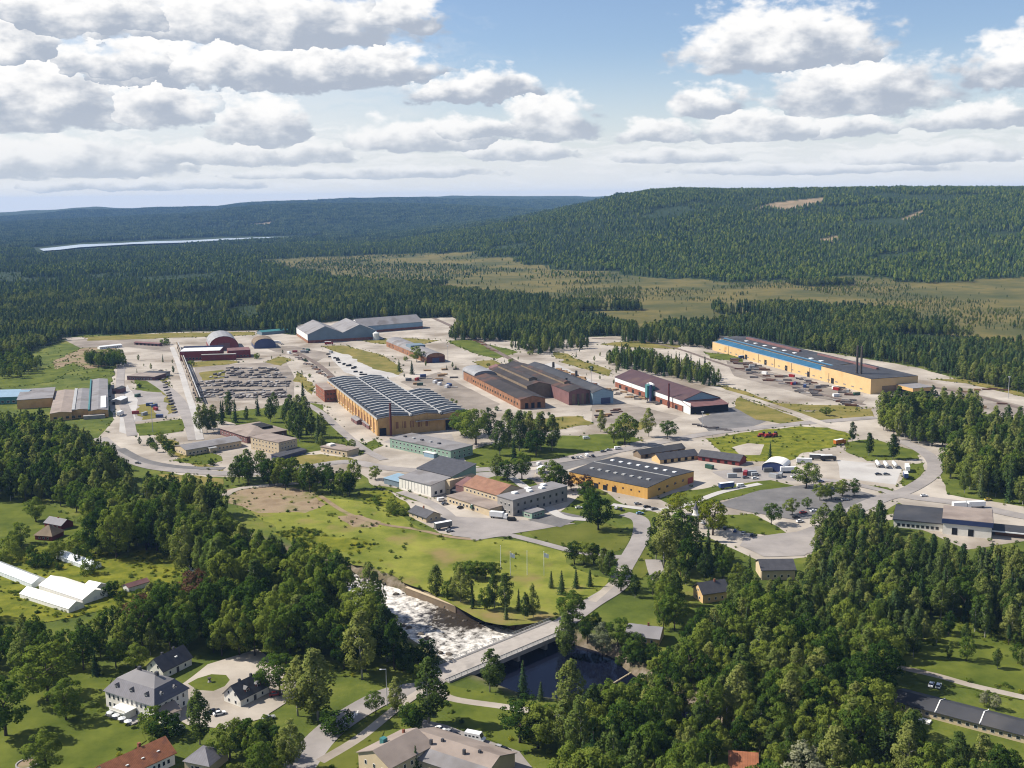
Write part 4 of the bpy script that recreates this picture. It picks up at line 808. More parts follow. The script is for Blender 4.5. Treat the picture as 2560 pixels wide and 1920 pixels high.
for k in range(2): link('rooflight', sk, r).location = (xs * (.8 + .08 * k), 17.5, 14.2)
for k in range(6): link('rooflight', sk, r).location = (xs * (.18 + .09 * k), 22, 14.3)
for dx in (0, 4.2): stack(r, L0 * .90 + dx, 6 + dx * .4, 13.5, 40, 1.15, m_steel, 'chimney')
block(r, L0 + .1, L0 + 24, 27, 49, 7.6, m_yel2, m_greyroof, 'flat', .4, over=-.1, z0=4.6, wname='porch_fascia', rname='porch_roof')
MB().box(L0 + 1, L0 + 22, 29, 48, 0, 4.5).build('porch_shade_box', m_dark, r); MB().box(L0 + .05, L0 + .2, 12, 27, .2, 7).build('door', m_tan2, r)  # solid black box under the fascia, shade of the open porch as colour
windows(r, 'S', L0, 50, 22, 2.2, 4, 1.2, 12, 8, fm=m_tan2, gm=m_greyroof, name='vent_panel')
windows(r, 'S', L0, 50, 5, 0, 5, 5.5, 60, 40, fm=m_tan2, gm=m_dark, name='door')
for k in range(7): MB().box(40 + k * 34, 40.5 + k * 34, -.25, -.02, 0, 9.4).build('downpipe', m_tan2, r)

# brown-roofed hall
r, L = bld('forge_hall', 'brown-roofed hall with white upper walls, brick base and pale blue gable', (1538, 967), (1706, 1029), 36, 9.6, m_brick, m_browroof, 'gable', 6.2, over=.7)
MB().box(-.2, L + 14.2, -.22, -.02, 5.2, 9.5).build('white_band', m_white, r)
MB().add([(L + .06, .2, 9.2), (L + .06, 35.8, 9.2), (L + .06, 18, 15.4)], [(0, 1, 2)]).build('blue_gable', m_lblue, r)
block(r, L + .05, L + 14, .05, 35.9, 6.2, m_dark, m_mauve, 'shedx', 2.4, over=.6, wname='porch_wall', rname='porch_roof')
MB().box(L + 14.05, L + 14.3, 1, 35, 0, 5.2).build('opening', m_dark, r); MB().box(L + 2, L + 13.9, -.12, -.03, 0, 5.1).build('side_panel', m_white, r)  # open porch front closed by a panel coloured as the shade inside
stack(r, L * .86, -3.2, 0, 21, .9, m_dkred); 
q = empty('dust_filter', W(1629, 1001), a_ - .15); tag(q, 'teal filter tower with ducts beside the brown-roofed hall', 'filter tower')
MB().box(-4, 3, -5, 2, 3, 14).build('hopper', m_teal, q); MB().tube((4.5, -2, 0), (4.5, -2, 15), 1.3, 1.3, 10).build('silo', m_navy, q); MB().box(-6, -4.1, -3, 0, 11, 15).box(-6, 6, -1, .8, 14.02, 15.6).build('duct', m_white, q)
for x_, y_ in ((-3.8, -4.8), (2.2, -4.8), (-3.8, 1), (2.2, 1)): MB().box(x_, x_ + .6, y_, y_ + .6, 0, 3).build('leg', m_steel, q)
windows(r, 'S', L, 36, 9, .2, 5, 3.6, 4, 4, fm=m_mauve, gm=m_dark, name='bay_opening')

# old rusty mill
r, L = bld('old_steel_mill', 'sprawling rusty black-roofed mill with orange brick side walls', (1159, 949), (1301, 1024), 23, 8.6, m_oran, m_rust, 'gable', 2.6, over=.5)
block(r, 14, L - 46, 23.1, 46, 11.5, m_tan2, m_rust, 'gable', 3.0, over=.3); block(r, 20, L - 60, 30, 38, 15.8, m_tan2, m_rust, 'gable', 1.2, over=.3, z0=12, wname='monitor_wall', rname='monitor_roof')
block(r, -6, L - 2, 46.1, 66, 11.8, m_mauve, m_rust, 'gable', 2.6, over=.4); block(r, 24, L - 30, 53, 59, 15.6, m_tan2, m_rust, 'gable', 1., over=.2, z0=12, wname='monitor_wall', rname='monitor_roof')
block(r, 2, L + 4, 66.1, 86, 10.5, m_slate, m_darkroof, 'gable', 3.2, over=.5)
MB().add([(L + 4.06, 66.3, 0.1), (L + 4.06, 85.9, .1), (L + 4.06, 85.9, 10.4), (L + 4.06, 76, 13.4), (L + 4.06, 66.3, 10.4)], [(0, 1, 2, 3, 4)]).build('blue_gable', m_lblue, r)
MB().box(L + 4.1, L + 4.3, 74, 83, 0, 5.5).build('door', m_navy, r)
block(r, -4, 36, .2, 22.8, 9.4, m_grey, m_grey, 'barrel', 4.0, 'u', over=.3, wname='store_wall', rname='store_roof'); block(r, -10, 20, 30, 46, 9.5, m_mauve, m_mauve, 'gable', 2.5, over=.3)
for k in range(4): MB().box(L - 1.9, L - 1.6, 49 + k * 4.4, 51.4 + k * 4.4, .2, 9.6).build('door', m_steel if k % 2 else m_tan2, r)
windows(r, 'S', L, 23, 18, 2.6, 3.2, 2.6, 30, 4, fm=m_tanb, gm=m_dark); windows(r, 'E', L, 23, 3, .4, 3.2, 5, 3, 3, fm=m_dkred, gm=m_dark, name='door')
for x_, y_ in ((L * .2, 84), (L * .55, 84), (L * .75, 60)): MB().tube((x_, y_, 12), (x_, y_, 17.5), 1.5, 1.2, 9).build('ventilator', m_steel, r)

# yellow brick hall with striped rooflights
r, L = bld('rooflight_works', 'big yellow brick works whose dark roof is striped with rows of rooflights', (818, 948), (943, 1046), 76, 13.4, m_tanb, m_darkroof, None, zr=14)
YB = [(0, 27, 0), (27.1, 51, .02), (51.1, 74, .45)]
for k, (y0, y1, f) in enumerate(YB):
    block(r, L * f, L, y0, y1, 13.4 if k < 2 else 12.6, m_tanb, m_darkroof, 'gable', 1.5, over=.15)
    n = 19 if k < 2 else 10
    for j in range(n):
        x_ = L * f + (L * (1 - f)) * (j + .6) / (n + .2); b = MB(); ym = (y0 + y1) / 2
        for s_, ya, yb in ((0, y0 + 1.2, ym), (1, ym, y1 - 1.2)):
            za, zb_ = ((13.9, 15.4), (15.4, 13.9))[s_]; 
            if k == 2: za -= .8; zb_ -= .8
            b.hexa([(x_ - 1.6, ya, za - .3), (x_ + 2.2, ya, za - .3), (x_ + 2.2, yb, zb_ - .3), (x_ - 1.6, yb, zb_ - .3), (x_ - .2, ya, za + 1.9), (x_ + 2.2, ya, za + .3), (x_ + 2.2, yb, zb_ + .3), (x_ - .2, yb, zb_ + 1.9)], 0)
            b.plate([(x_ - .6, ya, za + 2.05), (x_ + .5, ya, za + 1.75), (x_ + .5, yb, zb_ + 1.75), (x_ - .6, yb, zb_ + 2.05)], .22, 1)
        b.build('rooflight', [m_sky, m_skyf], r)
for y_ in (26.2, 50.2): MB().box(2, L - .1, y_, y_ + 1.7, 13.2, 15.0).build('valley_gutter', m_skyf, r)
MB().box(0, L + .3, -.35, -.05, 12.6, 14.1).build('cornice', m_skyf, r)
windows(r, 'S', L, 74, 17, 3.2, 4.2, 6, 14, 6, fm=m_tanb, gm=m_oran); windows(r, 'S', L, 74, 17, 1, 3, 1.6, 14, 6, fm=m_render, gm=m_glass)
for k in range(18): MB().box(12 + k * (L - 14) / 17, 12.9 + k * (L - 14) / 17, -.5, -.05, 0, 12.5).build('pilaster', m_tanb, r)
for k in range(11): MB().box(L + .04, L + .4, k * 6.7 + .2, k * 6.7 + .9, 0, 12.6 if k < 8 else 12).build('pilaster', m_tanb, r)
windows(r, 'E', L, 51, 5, 4.5, 3.4, 5.5, 12, 8, fm=m_tanb, gm=m_oran); 
for y_, w_, h_ in ((4.5, 6, 6), (57, 5.5, 8), (64, 5.5, 8)): MB().box(L + .1, L + .3, y_ - w_ / 2, y_ + w_ / 2, 0, h_).build('door', m_dark, r)
MB().box(L + .12, L + 3, 30, 66, 9.2, 9.6).build('canopy', m_greyroof, r)
stack(r, L + 4, 9.5, 0, 25.5, 1.0, m_dkred)
block(r, -9, 0, 2, 14, 11, m_red, m_white, 'flat', .3, over=.1, wname='end_bay', rname='end_roof')
r, L = bld('brick_annex', 'flat-topped dark brick annex beside the striped-roof works', (790, 988), (812, 1006), 12, 11, m_brick, m_tanroof, 'flat', .4, over=.1)
windows(r, 'E', L, 12, 3, 2, 1.8, 1.6, fm=m_dkred); windows(r, 'E', L, 12, 3, 6.5, 1.8, 1.6, fm=m_dkred); windows(r, 'S', L, 12, 6, 2, 2, 2, fm=m_tanb); windows(r, 'S', L, 12, 6, 6.4, 2, 2, fm=m_tanb)
for k, (a, b, w) in enumerate((((878, 1052), (892, 1062), 6), ((905, 1062), (922, 1074), 8))):
    r, L = bld('shed', ['small grey shed on the grass by the yellow brick wall', 'larger brown shed on the grass by the yellow brick wall'][k], a, b, w, 3, m_mauve, m_greyroof, 'gable', 1.2, over=.3, cat='shed'); MB().box(L / 2 - .9, L / 2 + .9, -.12, -.02, 0, 2.3).build('door', m_dark, r)

# blue-grey halls at the back
r, L = bld('twin_gable_hall', 'blue-grey hall with two wide gables, white left wall and brick base', (770, 858), (943, 848), 84, 11, m_slate, m_greyroof, None)
for k in range(2):
    block(r, L * k / 2 + .02, L * (k + 1) / 2, 0, 84, 11, m_slate, m_greyroof, 'gable', 9.5, 'v', over=.4)
MB().box(-.1, L + .1, -.2, -.03, 0, 3.4).build('brick_base', m_brick, r); MB().box(-.25, -.03, 0, 84, 3.6, 11).build('white_wall', m_white, r); MB().box(-.22, -.04, 0, 84, 0, 3.5).build('brick_base', m_oran, r)
MB().tube((L - 3, -7, 0), (L - 3, -7, 9), 4.2, 4.2, 14).tube((L - 3, -7, 9), (L - 3, -7, 11), 4.2, .5, 14).build('silo', m_white, r)
r, L = bld('long_back_hall', 'long grey-roofed hall with pale blue wall and brick foot against the forest', (902, 834), (1057, 821), 40, 9.6, m_lblue, m_greyroof, 'gable', 8.5, over=.6)
MB().box(-.1, L + .1, -.2, -.03, 0, 3.2).build('brick_base', m_brick, r); MB().add([(-.06, .1, 3), (-.06, 39.9, 3), (-.06, 39.9, 9.6), (-.06, 20, 17.8), (-.06, .1, 9.6)], [(4, 3, 2, 1, 0)]).build('white_gable', m_white, r)
r, L = bld('low_store', 'low dark green-roofed store at the forest edge behind the red works', (655, 838), (722, 832), 16, 4, m_slate, m_teal, 'gable', 1.6, over=.4, cat='shed')

# red works at left back
r, L = bld('red_workshop', 'dark red flat-roofed workshop with a pale roof', (451, 902), (551, 899), 30, 10.5, m_red, m_white, 'flat', .4, over=-.1)
windows(r, 'S', L, 30, 11, 1.2, 2.4, 2.2, fm=m_conc); MB().box(L * .55, L + 18, -6, -.1, 0, 6.5).build('lean_to', m_red, r); MB().box(L * .55 - .3, L + 18.3, -6.3, -.05, 6.5, 7.1).build('lean_to_roof', m_conc, r); MB().box(-.6, L + .2, 30.05, 30.6, 0, 12.8).build('parapet', m_navy, r)
r, L = bld('barrel_hall', 'red hall with a tall pale barrel roof beside the red workshop', (524, 878), (597, 874), 62, 5, m_red, m_grey, 'barrel', 12.5, 'v', over=.6)
MB().box(L * .3, L * .7, -.2, -.03, 0, 9).build('door', m_mauve, r)
r, L = bld('red_block', 'plain dark red block in front of the barrel roof', (571, 896), (627, 893), 26, 8.5, m_red, m_mauve, 'flat', .4, over=0); windows(r, 'S', L, 26, 6, 1.4, 2.2, 1.8, fm=m_conc)
r, L = bld('small_barrel_shed', 'small barrel-roofed shed with dark blue front at the red works', (636, 872), (690, 869), 34, 4, m_navy, m_tan2, 'barrel', 8, 'v', over=.4, cat='shed')

# arched building with trees
r, L = bld('arched_store', 'grey arched-roof store with brick side and dark red end by two trees', (966, 866), (1066, 908), 22, 6.2, m_oran, m_greyroof, 'barrel', 4.6, 'u', over=.4)
MB().box(L + .05, L + .3, 1, 21, 0, 6.4).build('end_wall', m_dkred, r); MB().box(L + .32, L + .5, 7, 15, 0, 5).build('door', m_navy, r); windows(r, 'S', L, 22, 8, 1.6, 2.6, 2, fm=m_mauve)
MB().box(L * .48, L * .6, 2, 20, 6.4, 12).build('cross_wall', m_slate, r)

# left-hand complex
r, L = bld('left_workshops', 'cluster of long grey and brown roofed workshops by the left wood', (126, 1053), (284, 1053), 120, 6, m_tanb, m_greyroof, None, rz=math.atan2(*(W(142, 970, 6) - W(126, 1033, 6))[[1, 0]]) - PI / 2)
for x0, x1, y0, y1, h_, rm_ in ((0, 17, 0, 118, 6.2, m_tanroof), (17.1, 30, 4, 116, 6.8, m_greyroof), (30.1, 46, 0, 175, 6, m_greyroof)):
    block(r, x0, x1, y0, y1, h_, m_tanb, rm_, 'gable', 1.0, 'v', over=.1)
MB().box(17.0, 19.5, 3, 117, 7.2, 8.0).build('gutter', m_skyf, r); MB().box(30.0, 31.2, -.1, 170, 6.4, 7.6).build('gutter', m_teal, r); MB().box(40, 44.5, 6, 66, 6.9, 7.5).build('rooflight', m_wlight, r); MB().box(46.05, 46.3, 0, 175, 0, 5.9).build('side_panel', m_teal, r)
windows(r, 'S', 46, 118, 9, 1.2, 2.6, 2, fm=m_tan2); windows(r, 'E', 46, 175, 6, 0, 4, 4, 8, 20, fm=m_white, gm=m_dark, name='door'); MB().box(26, 43, -5, -.1, 0, 3).build('lean_to', m_conc, r)
block(r, -30, -.5, 70, 130, 8, m_tanb, m_greyroof, 'flat', .4, over=.2, wname='rear_wall', rname='rear_roof')
r, L = bld('blue_grey_workshop', 'pale metal-roofed workshop with teal gable at the left edge', (-60, 1013), (60, 1009), 42, 6.5, m_teal, m_lblue, 'gable', 2.2, over=.3)
windows(r, 'S', L, 42, 8, 1.2, 2.6, 2); 
r, L = bld('yard_shed', 'small pink-roofed shed beside the left workshops', (279, 1012), (302, 1012), 16, 4, m_conc, m_wlight, 'gable', 1.2, 'v', over=.2, cat='shed'); MB().box(1, 3.4, -.12, -.02, 0, 2.6).build('door', m_dark, r)
r, L = bld('yard_shed', 'dark shed behind the pink-roofed shed', (281, 985), (300, 985), 14, 4.2, m_mauve, m_darkroof, 'gable', 1.4, 'v', over=.2, cat='shed'); MB().box(1, 3.4, -.12, -.02, 0, 2.6).build('door', m_dark, r)
r, L = bld('gatehouse', 'grey flat-roofed gatehouse on the gravel near the lawn square', (318, 950), (386, 952), 22, 4, m_mauve, m_tanroof, 'flat', .4, over=.3); windows(r, 'S', L, 22, 7, 1, 1.8, 1.4)
MB().box(4, L * .9, 22.1, 36, -.3, 3.6).build('rear_block', m_conc, r); MB().box(3.8, L * .92, 22.1, 36.2, 3.6, 4.2).build('rear_roof', m_darkroof, r)
r, L = bld('white_site_hut', 'long white hut behind the hedge-like tree clump', (250, 874), (305, 868), 7, 3, m_white, m_wlight, 'gable', 1, over=.3, cat='shed'); windows(r, 'S', L, 7, 9, .9, 1.2, 1)
r, L = bld('covered_rack', 'brown open-sided rack roof near the red workshop', (336, 862), (398, 866), 6, 3.2, m_mauve, m_mauve, 'gable', .9, over=.6, cat='shed'); windows(r, 'S', L, 6, 6, 0, 3.4, 2.4, fm=m_steel, gm=m_dark, name='opening')

# offices
r, L = bld('yellow_office', 'three-storey pale yellow office with flat tan roof', (628, 1123), (698, 1138), 17, 9, m_cream, m_tanroof, 'flat', .45, over=.25)
for z_ in (1, 4, 6.9):
    windows(r, 'S', L, 17, 8, z_, 1.1, 1.4, fm=m_render); windows(r, 'E', L, 17, 5, z_, 1.1, 1.4, fm=m_render)
r, L = bld('canteen', 'brown hipped-roof office with a dark roof court behind the yellow office', (551, 1087), (618, 1109), 34, 5.4, m_mauve, m_tanroof, 'hip', 3, over=.8, th=.2)
windows(r, 'S', L, 34, 9, 1.6, 1.4, 1.5, fm=m_render); windows(r, 'E', L, 34, 7, 1.6, 1.4, 1.5, fm=m_render); MB().box(L * .4, L * .8, 18, 27, 6, 8.6).build('roof_court', m_dark, r)  # sunken court built as a raised box, its shade put into the colour
MB().box(L, L + 14, 4, 20, 0, 4.6).build('link_block', m_cream, r); MB().box(L, L + 14.2, 3.8, 20.2, 4.6, 5).build('link_roof', m_tanroof, r)
r, L = bld('long_low_office', 'long low grey-roofed office curving by the road', (466, 1141), (604, 1117), 19, 4.6, m_cream, m_greyroof, 'gable', 1.8, over=.5)
windows(r, 'S', L, 19, 14, 1.2, 1.5, 1.4, fm=m_render); windows(r, 'W', L, 19, 4, 1.2, 1.4, 1.4, fm=m_render); MB().box(L * .38, L * .5, -4, -.1, 0, 3.6).build('porch', m_cream, r); MB().box(L * .37, L * .51, -4.4, -.05, 3.6, 4).build('porch_roof', m_skyf, r)
r, L = bld('bicycle_shelter', 'dark blue roofed shelter at the foot of the yellow office', (699, 1152), (766, 1133), 8, 2.7, m_navy, m_dslate, 'shed', .7, over=.4, cat='shelter')
r, L = bld('tan_pavilion', 'small tan pavilion among shrubs right of the yellow office', (802, 1130), (868, 1142), 12, 4, m_cream, m_tanroof, 'flat', .4, over=.4); windows(r, 'S', L, 12, 6, 1, 1.6, 1.6, fm=m_render)
MB().box(3, 7, 3, 8, 4.1, 5.8).build('roof_box', m_render, r)
r, L = bld('green_office', 'pale green two-storey office with flat grey roof', (975, 1119), (1127, 1152), 22, 7, m_green, m_greyroof, 'flat', .45, over=.3)
for z_ in (1, 4.2): windows(r, 'S', L, 22, 15, z_, 1.6, 1.5, fm=m_render); windows(r, 'E', L, 22, 4, z_, 1.6, 1.5, fm=m_render)
for k in range(5): MB().box(6 + k * 9, 8 + k * 9, 8, 10, 7.4, 8.4).build('roof_vent', m_skyf if k % 2 else m_dslate, r)
MB().box(L * .62, L * .78, -3, -.1, 0, 3.2).build('porch', m_lblue, r); MB().box(L * .61, L * .79, -3.3, -.05, 3.2, 3.6).build('porch_roof', m_white, r)

# town edge
r, L = bld('white_assembly_hall', 'white-walled hall with grey front slope and steep dark rear roof', (998, 1222), (1078, 1243), 17, 7.4, m_render, m_greyroof, 'shed', 1.8, over=.5)
block(r, -2, L + 1, 17.2, 38, 9.6, m_green, m_dslate, 'shed', 4.2, over=.5, wname='rear_wall', rname='rear_roof'); windows(r, 'E', L, 17, 3, 1, 2, 2, fm=m_dslate); windows(r, 'S', L, 17, 9, 1.2, .25, 5.6, fm=m_skyf, gm=m_skyf, name='pilaster')
block(r, -17, -.2, 2, 14, 3.6, m_slate, m_lblue, 'shed', .8, over=.4, wname='lean_to_wall', rname='lean_to_roof'); MB().box(L + .04, L + 4, 12, 34, 0, 8.6).build('stair_tower', m_cream, r)
r, L = bld('tile_roof_works', 'workshop with a long worn orange tile roof', (1159, 1213), (1244, 1238), 21, 8.4, m_cream, m_tile2, 'gable', 4.2, over=.5, zr=8.4)
windows(r, 'S', L, 21, 8, 5.4, 1.5, 1.4, fm=m_render); block(r, -9, -.1, 1, 20, 7, m_mauve, m_mauve, 'gable', 3, over=.3, wname='end_wall', rname='end_roof')
MB().box(0, L + 8, -13, -.1, 0, 4.2).build('front_wing', m_cream, r); MB().box(-.3, L + 8.2, -13.4, -.05, 4.2, 4.6).build('front_roof', m_tanroof, r); windows(r, 'S', L, 13, 9, 1, 1.6, 1.6, fm=m_render, y0=-13)
r, L = bld('grey_corner_block', 'two-storey pale corner block with white roof lights beside the tile roof', (1244, 1279), (1283, 1291), 44, 9.4, m_conc, m_greyroof, 'flat', .45, over=.4)
for z_ in (1.2, 5.4): windows(r, 'S', L, 44, 3, z_, 1.5, 1.6, fm=m_render); windows(r, 'E', L, 44, 8, z_, 1.5, 1.6, fm=m_dslate)
for k, (x_, y_) in enumerate(((4, 10), (7, 19), (2.5, 22), (7, 29), (3, 34))): MB().box(x_ - 1.5, x_ + 1.5, y_ - 1.5, y_ + 1.5, 9.8, 10.8).build('rooflight', m_wlight, r)
r, L = bld('kiosk', 'small grey kiosk on the tarmac beside the corner block', (1306, 1291), (1330, 1298), 10, 3.4, m_green, m_greyroof, 'flat', .35, over=.3, cat='kiosk'); windows(r, 'S', L, 10, 2, 1, 1.8, 1.4, fm=m_render); windows(r, 'E', L, 10, 3, 1, 1.6, 1.4, fm=m_render)
r, L = bld('carport', 'dark open carport in front of the tile-roofed workshop', (1120, 1234), (1160, 1243), 9, 2.8, m_dslate, m_dslate, 'gable', 1.5, over=.5, cat='carport'); MB().box(1, L - 1, -.14, -.02, 0, 2.4).build('opening', m_dark, r)
r, L = bld('dark_cottage', 'low dark grey-roofed cottage with chimney at the meadow edge', (1023, 1291), (1066, 1307), 10, 3, m_cream, m_dslate, 'gable', 2.4, over=.7, cat='cottage'); chimney(r, L * .45, 5, 5.6); windows(r, 'S', L, 10, 3, .9, 1.3, 1.3, fm=m_render); windows(r, 'E', L, 10, 2, .9, 1.2, 1.3, fm=m_render)
r, L = bld('superstore', 'bright orange-yellow flat store with black roof and two rows of roof lights', (1422.6, 1180), (1619, 1220), 51, 7, m_ora, m_darkroof, 'gable', 1.5, over=.15, zr=7, th=.35)
for row, (y_, z_, x0, x1) in enumerate(((38, 7.9, L * .10, L * .90), (13, 7.9, L * .14, L * .86))):
    for k in range(8): MB().box(-1.1, 1.1, -1.1, 1.1, 0, .8).build('rooflight', m_wlight if row == 0 else m_skyf, r).location = (x0 + (x1 - x0) * k / 7, y_, z_)
MB().box(.5, L - .5, 25.2, 25.8, 8.5, 9.1).build('ridge', m_skyf, r); windows(r, 'S', L, 51, 9, 3.2, 1.2, 1.2, 3, 3, fm=m_oran); windows(r, 'S', L, 51, 3, 0, 3.6, 3.4, L * .3, L * .35, fm=m_oran, gm=m_glass, name='door'); windows(r, 'E', L, 51, 4, 3, 2.5, 1.5, 8, 8, fm=m_oran)
MB().box(L + .05, L + .14, 44, 50, .2, 4).build('sign', m_redp, r)
for lab, A, B, D, h_, rh_, wm_, rm_ in (('low dark-roofed range with yellow gable behind the orange store', (1650, 1160), (1745, 1148), 11, 3, 3, m_yel, m_dslate), ('long dark roof farthest behind the orange store', (1602, 1147), (1712, 1130), 9, 3, 2.4, m_tan2, m_darkroof), ('dark-roofed red shed facing the weedy field', (1745, 1151), (1848, 1165), 12, 3.4, 3, m_red, m_dslate)):
    r, L = bld('storage_range', lab, A, B, D, h_, wm_, rm_, 'gable', rh_, over=.6, cat='shed'); windows(r, 'S', L, D, 5, .3, 2.4, 2.2, fm=m_dkred, gm=m_dark, name='door')
r, L = bld('blue_tent_hall', 'small hall with white and blue barrel roof among parked trailers', (1905, 1176), (1962, 1182), 16, 3, m_navy, m_poly, 'barrel', 3.4, 'v', over=.3, cat='tent hall')
r, L = bld('black_roof_school', 'black-roofed low wing and taller white block with dark fascia by the road', (2234, 1299), (2357, 1311), 30, 4.2, m_render, m_darkroof, 'flat', .6, over=.6, zr=4.2)
windows(r, 'S', L, 30, 9, .9, 1.6, 1.6, fm=m_tan2); block(r, L + .1, L + 24, -4, 22, 6.2, m_render, m_tanroof, 'flat', 2.6, over=.5, wname='tall_wall', rname='fascia_roof'); MB().box(L - .2, L + 24.4, -4.3, 22.3, 8.82, 8.95).build('roof_felt', m_tanroof, r)
MB().box(L - .56, L + 24.66, -4.66, -4.52, 6.25, 8.8).build('fascia', m_navy, r); MB().box(L + 24.5, L + 24.68, -4.6, 22.6, 6.25, 8.8).build('fascia', m_dslate, r); windows(r, 'S', 24, 26, 2, .2, 3, 4, 2, 6, x0=L, y0=-4, fm=m_render, gm=m_dark); MB().box(L + 24.1, L + 24.3, 12, 21.8, 0, 6.1).build('timber_wall', m_oran, r)
MB().box(L + 24.4, L + 46, 2, 16, 2.6, 3.0).build('awning', m_darkroof, r); MB().box(L + 26, L + 45, 4, 15, 0, 2.6).build('awning_wall', m_oran, r); MB().box(L + 24.4, L + 46, 1.4, 1.9, 2.5, 3.1).build('awning_edge', m_wlight, r)
r, L = bld('yellow_villa', 'yellow villa with dark roof tucked in the trees', (1733, 1492), (1757, 1509), 13, 4.6, m_yel, m_dslate, 'gable', 3.6, 'v', over=.6, cat='house'); chimney(r, L * .55, 8, 7.8); windows(r, 'S', L, 13, 2, 1, 1.1, 1.4); windows(r, 'S', L, 13, 1, 4.4, 1.1, 1.3); windows(r, 'E', L, 13, 3, 1, 1.1, 1.4)
r, L = bld('pond_house', 'grey-roofed yellow house above the mill pond', (1566, 1606), (1646, 1616), 11, 3.4, m_yel, m_greyroof, 'gable', 2.6, over=.7, cat='house'); windows(r, 'S', L, 11, 4, 1, 1.2, 1.4); windows(r, 'W', L, 11, 2, 1, 1.2, 1.4); chimney(r, L * .6, 5.5, 6)
r, L = bld('tree_hidden_house', 'dark-roofed house half hidden by trees below the car park', (1905, 1425), (1988, 1424), 13, 5, m_cream, m_dslate, 'gable', 3, over=.6, zr=5, cat='house'); windows(r, 'S', L, 13, 4, 1.2, 1.2, 1.4)
r, L = bld('row_house', 'long single-storey row house with black roof split by white party walls', (2236, 1752), (2640, 1858), 11, 3, m_cream, m_darkroof, 'gable', 1.7, over=.7, zr=3, cat='row house')
for f in (.27, .55, .82): MB().box(L * f - .15, L * f + .15, -.8, 11.8, 3.0, 3.4).add([(L * f - .2, -.75, 3.05), (L * f + .2, -.75, 3.05), (L * f + .2, 5.5, 5.15), (L * f - .2, 5.5, 5.15), (L * f + .2, 11.75, 3.05), (L * f - .2, 11.75, 3.05)], [(0, 1, 2, 3), (3, 2, 4, 5)]).build('party_wall', m_white, r)
windows(r, 'S', L, 11, 18, .8, 1.4, 1.3, 2, 2, fm=m_render); MB().box(L * .18, L * .26, -5, -2, 0, .6).build('terrace', m_render, r)
r, L = bld('red_roof_house', 'corner of a red tiled roof at the bottom edge below the wood', (1824, 1944), (1892, 1950), 9, 3.6, m_render, m_tile, 'gable', 3, over=.5, cat='house'); windows(r, 'S', L, 9, 3, 1, 1.1, 1.3)

# manor and its wings
def dormer(r, x, y, z, w, h, d, wm, rm, face='S', gm=None):
    o = empty('dormer', (0, 0, 0)); o.parent = r; o.location = (x, y, z); o.rotation_euler = (0, 0, {'S': 0, 'E': PI / 2}[face])
    MB().box(-w / 2, w / 2, 0, d, 0, h).build('cheek', wm, o); MB().add([(-w / 2 - .15, -.15, h), (0, -.15, h + w * .45), (w / 2 + .15, -.15, h), (-w / 2 - .15, d, h), (0, d, h + w * .45), (w / 2 + .15, d, h)], [(0, 1, 4, 3), (1, 2, 5, 4), (0, 2, 1)]).build('dormer_roof', rm, o)
    link('pane', wmesh('pane', w * .62, h * .72, m_frame, m_glass), o).location = (0, -.02, h * .18)
r, L = bld('manor_house', 'white manor house with lilac-grey mansard roof and three front dormers', (266, 1766), (389, 1806), 15.5, 6.2, m_render, m_lead, 'mansard', 6.6, over=.6, cat='manor', gm=m_greyroof)  # upper slope in paler grey: its lit look put into the colour
for z_ in (.7, 3.8): windows(r, 'S', L, 15.5, 10, z_, 1.05, 1.7, 1, 1); windows(r, 'E', L, 15.5, 5, z_, 1.05, 1.7, 1, 1); windows(r, 'W', L, 15.5, 5, z_, 1.05, 1.7, 1, 1)
for k in range(3): dormer(r, L * (.2 + .3 * k), 1.0, 7.2, 1.7, 1.7, 3.5, m_lead, m_dslate)
for k in range(2): dormer(r, L - 1.1, 4.6 + 6 * k, 7.2, 1.5, 1.6, 3.5, m_render, m_dslate, 'E')
for x_ in (L * .35, L * .7): chimney(r, x_, 8.5, 12.6, 1.3, 1.1, m_dslate)
MB().box(L * .33, L * .62, -5, -.1, 0, 3.1).build('veranda', m_render, r); MB().box(L * .32, L * .63, -5.3, -.1, 3.1, 3.4).build('balcony', m_poly, r); windows(r, 'S', L * .29, 5, 4, .5, 1.2, 2, .4, .4, x0=L * .33, y0=-5)
for x0_, x1_, y_ in ((L * .32, L * .63, -5.25),): MB().box(x0_, x1_, y_, y_ + .1, 3.4, 4.3).build('railing', m_render, r)
q = r
r, L = bld('paved_terrace', 'grey stone terrace below the manor veranda', (262, 1790), (330, 1815), 8, .35, m_conc, m_conc, 'flat', .1, over=0, cat='terrace')
for k in range(4):
    c = W(276 + k * 15, 1797 + k * 7.5); o = empty('parasol', (c[0], c[1], .45), 0); tag(o, 'white parasol over a cafe table on the manor terrace', 'parasol', 'parasols on the manor terrace'); MB().add([(math.cos(i * PI / 4) * 1.4, math.sin(i * PI / 4) * 1.4, 2.1) for i in range(8)] + [(0, 0, 2.75)], [(i, (i + 1) % 8, 8) for i in range(8)]).build('canopy', m_wlight, o); MB().tube((0, 0, 0), (0, 0, 2.7), .05, .05, 6).build('pole', m_tan2, o)
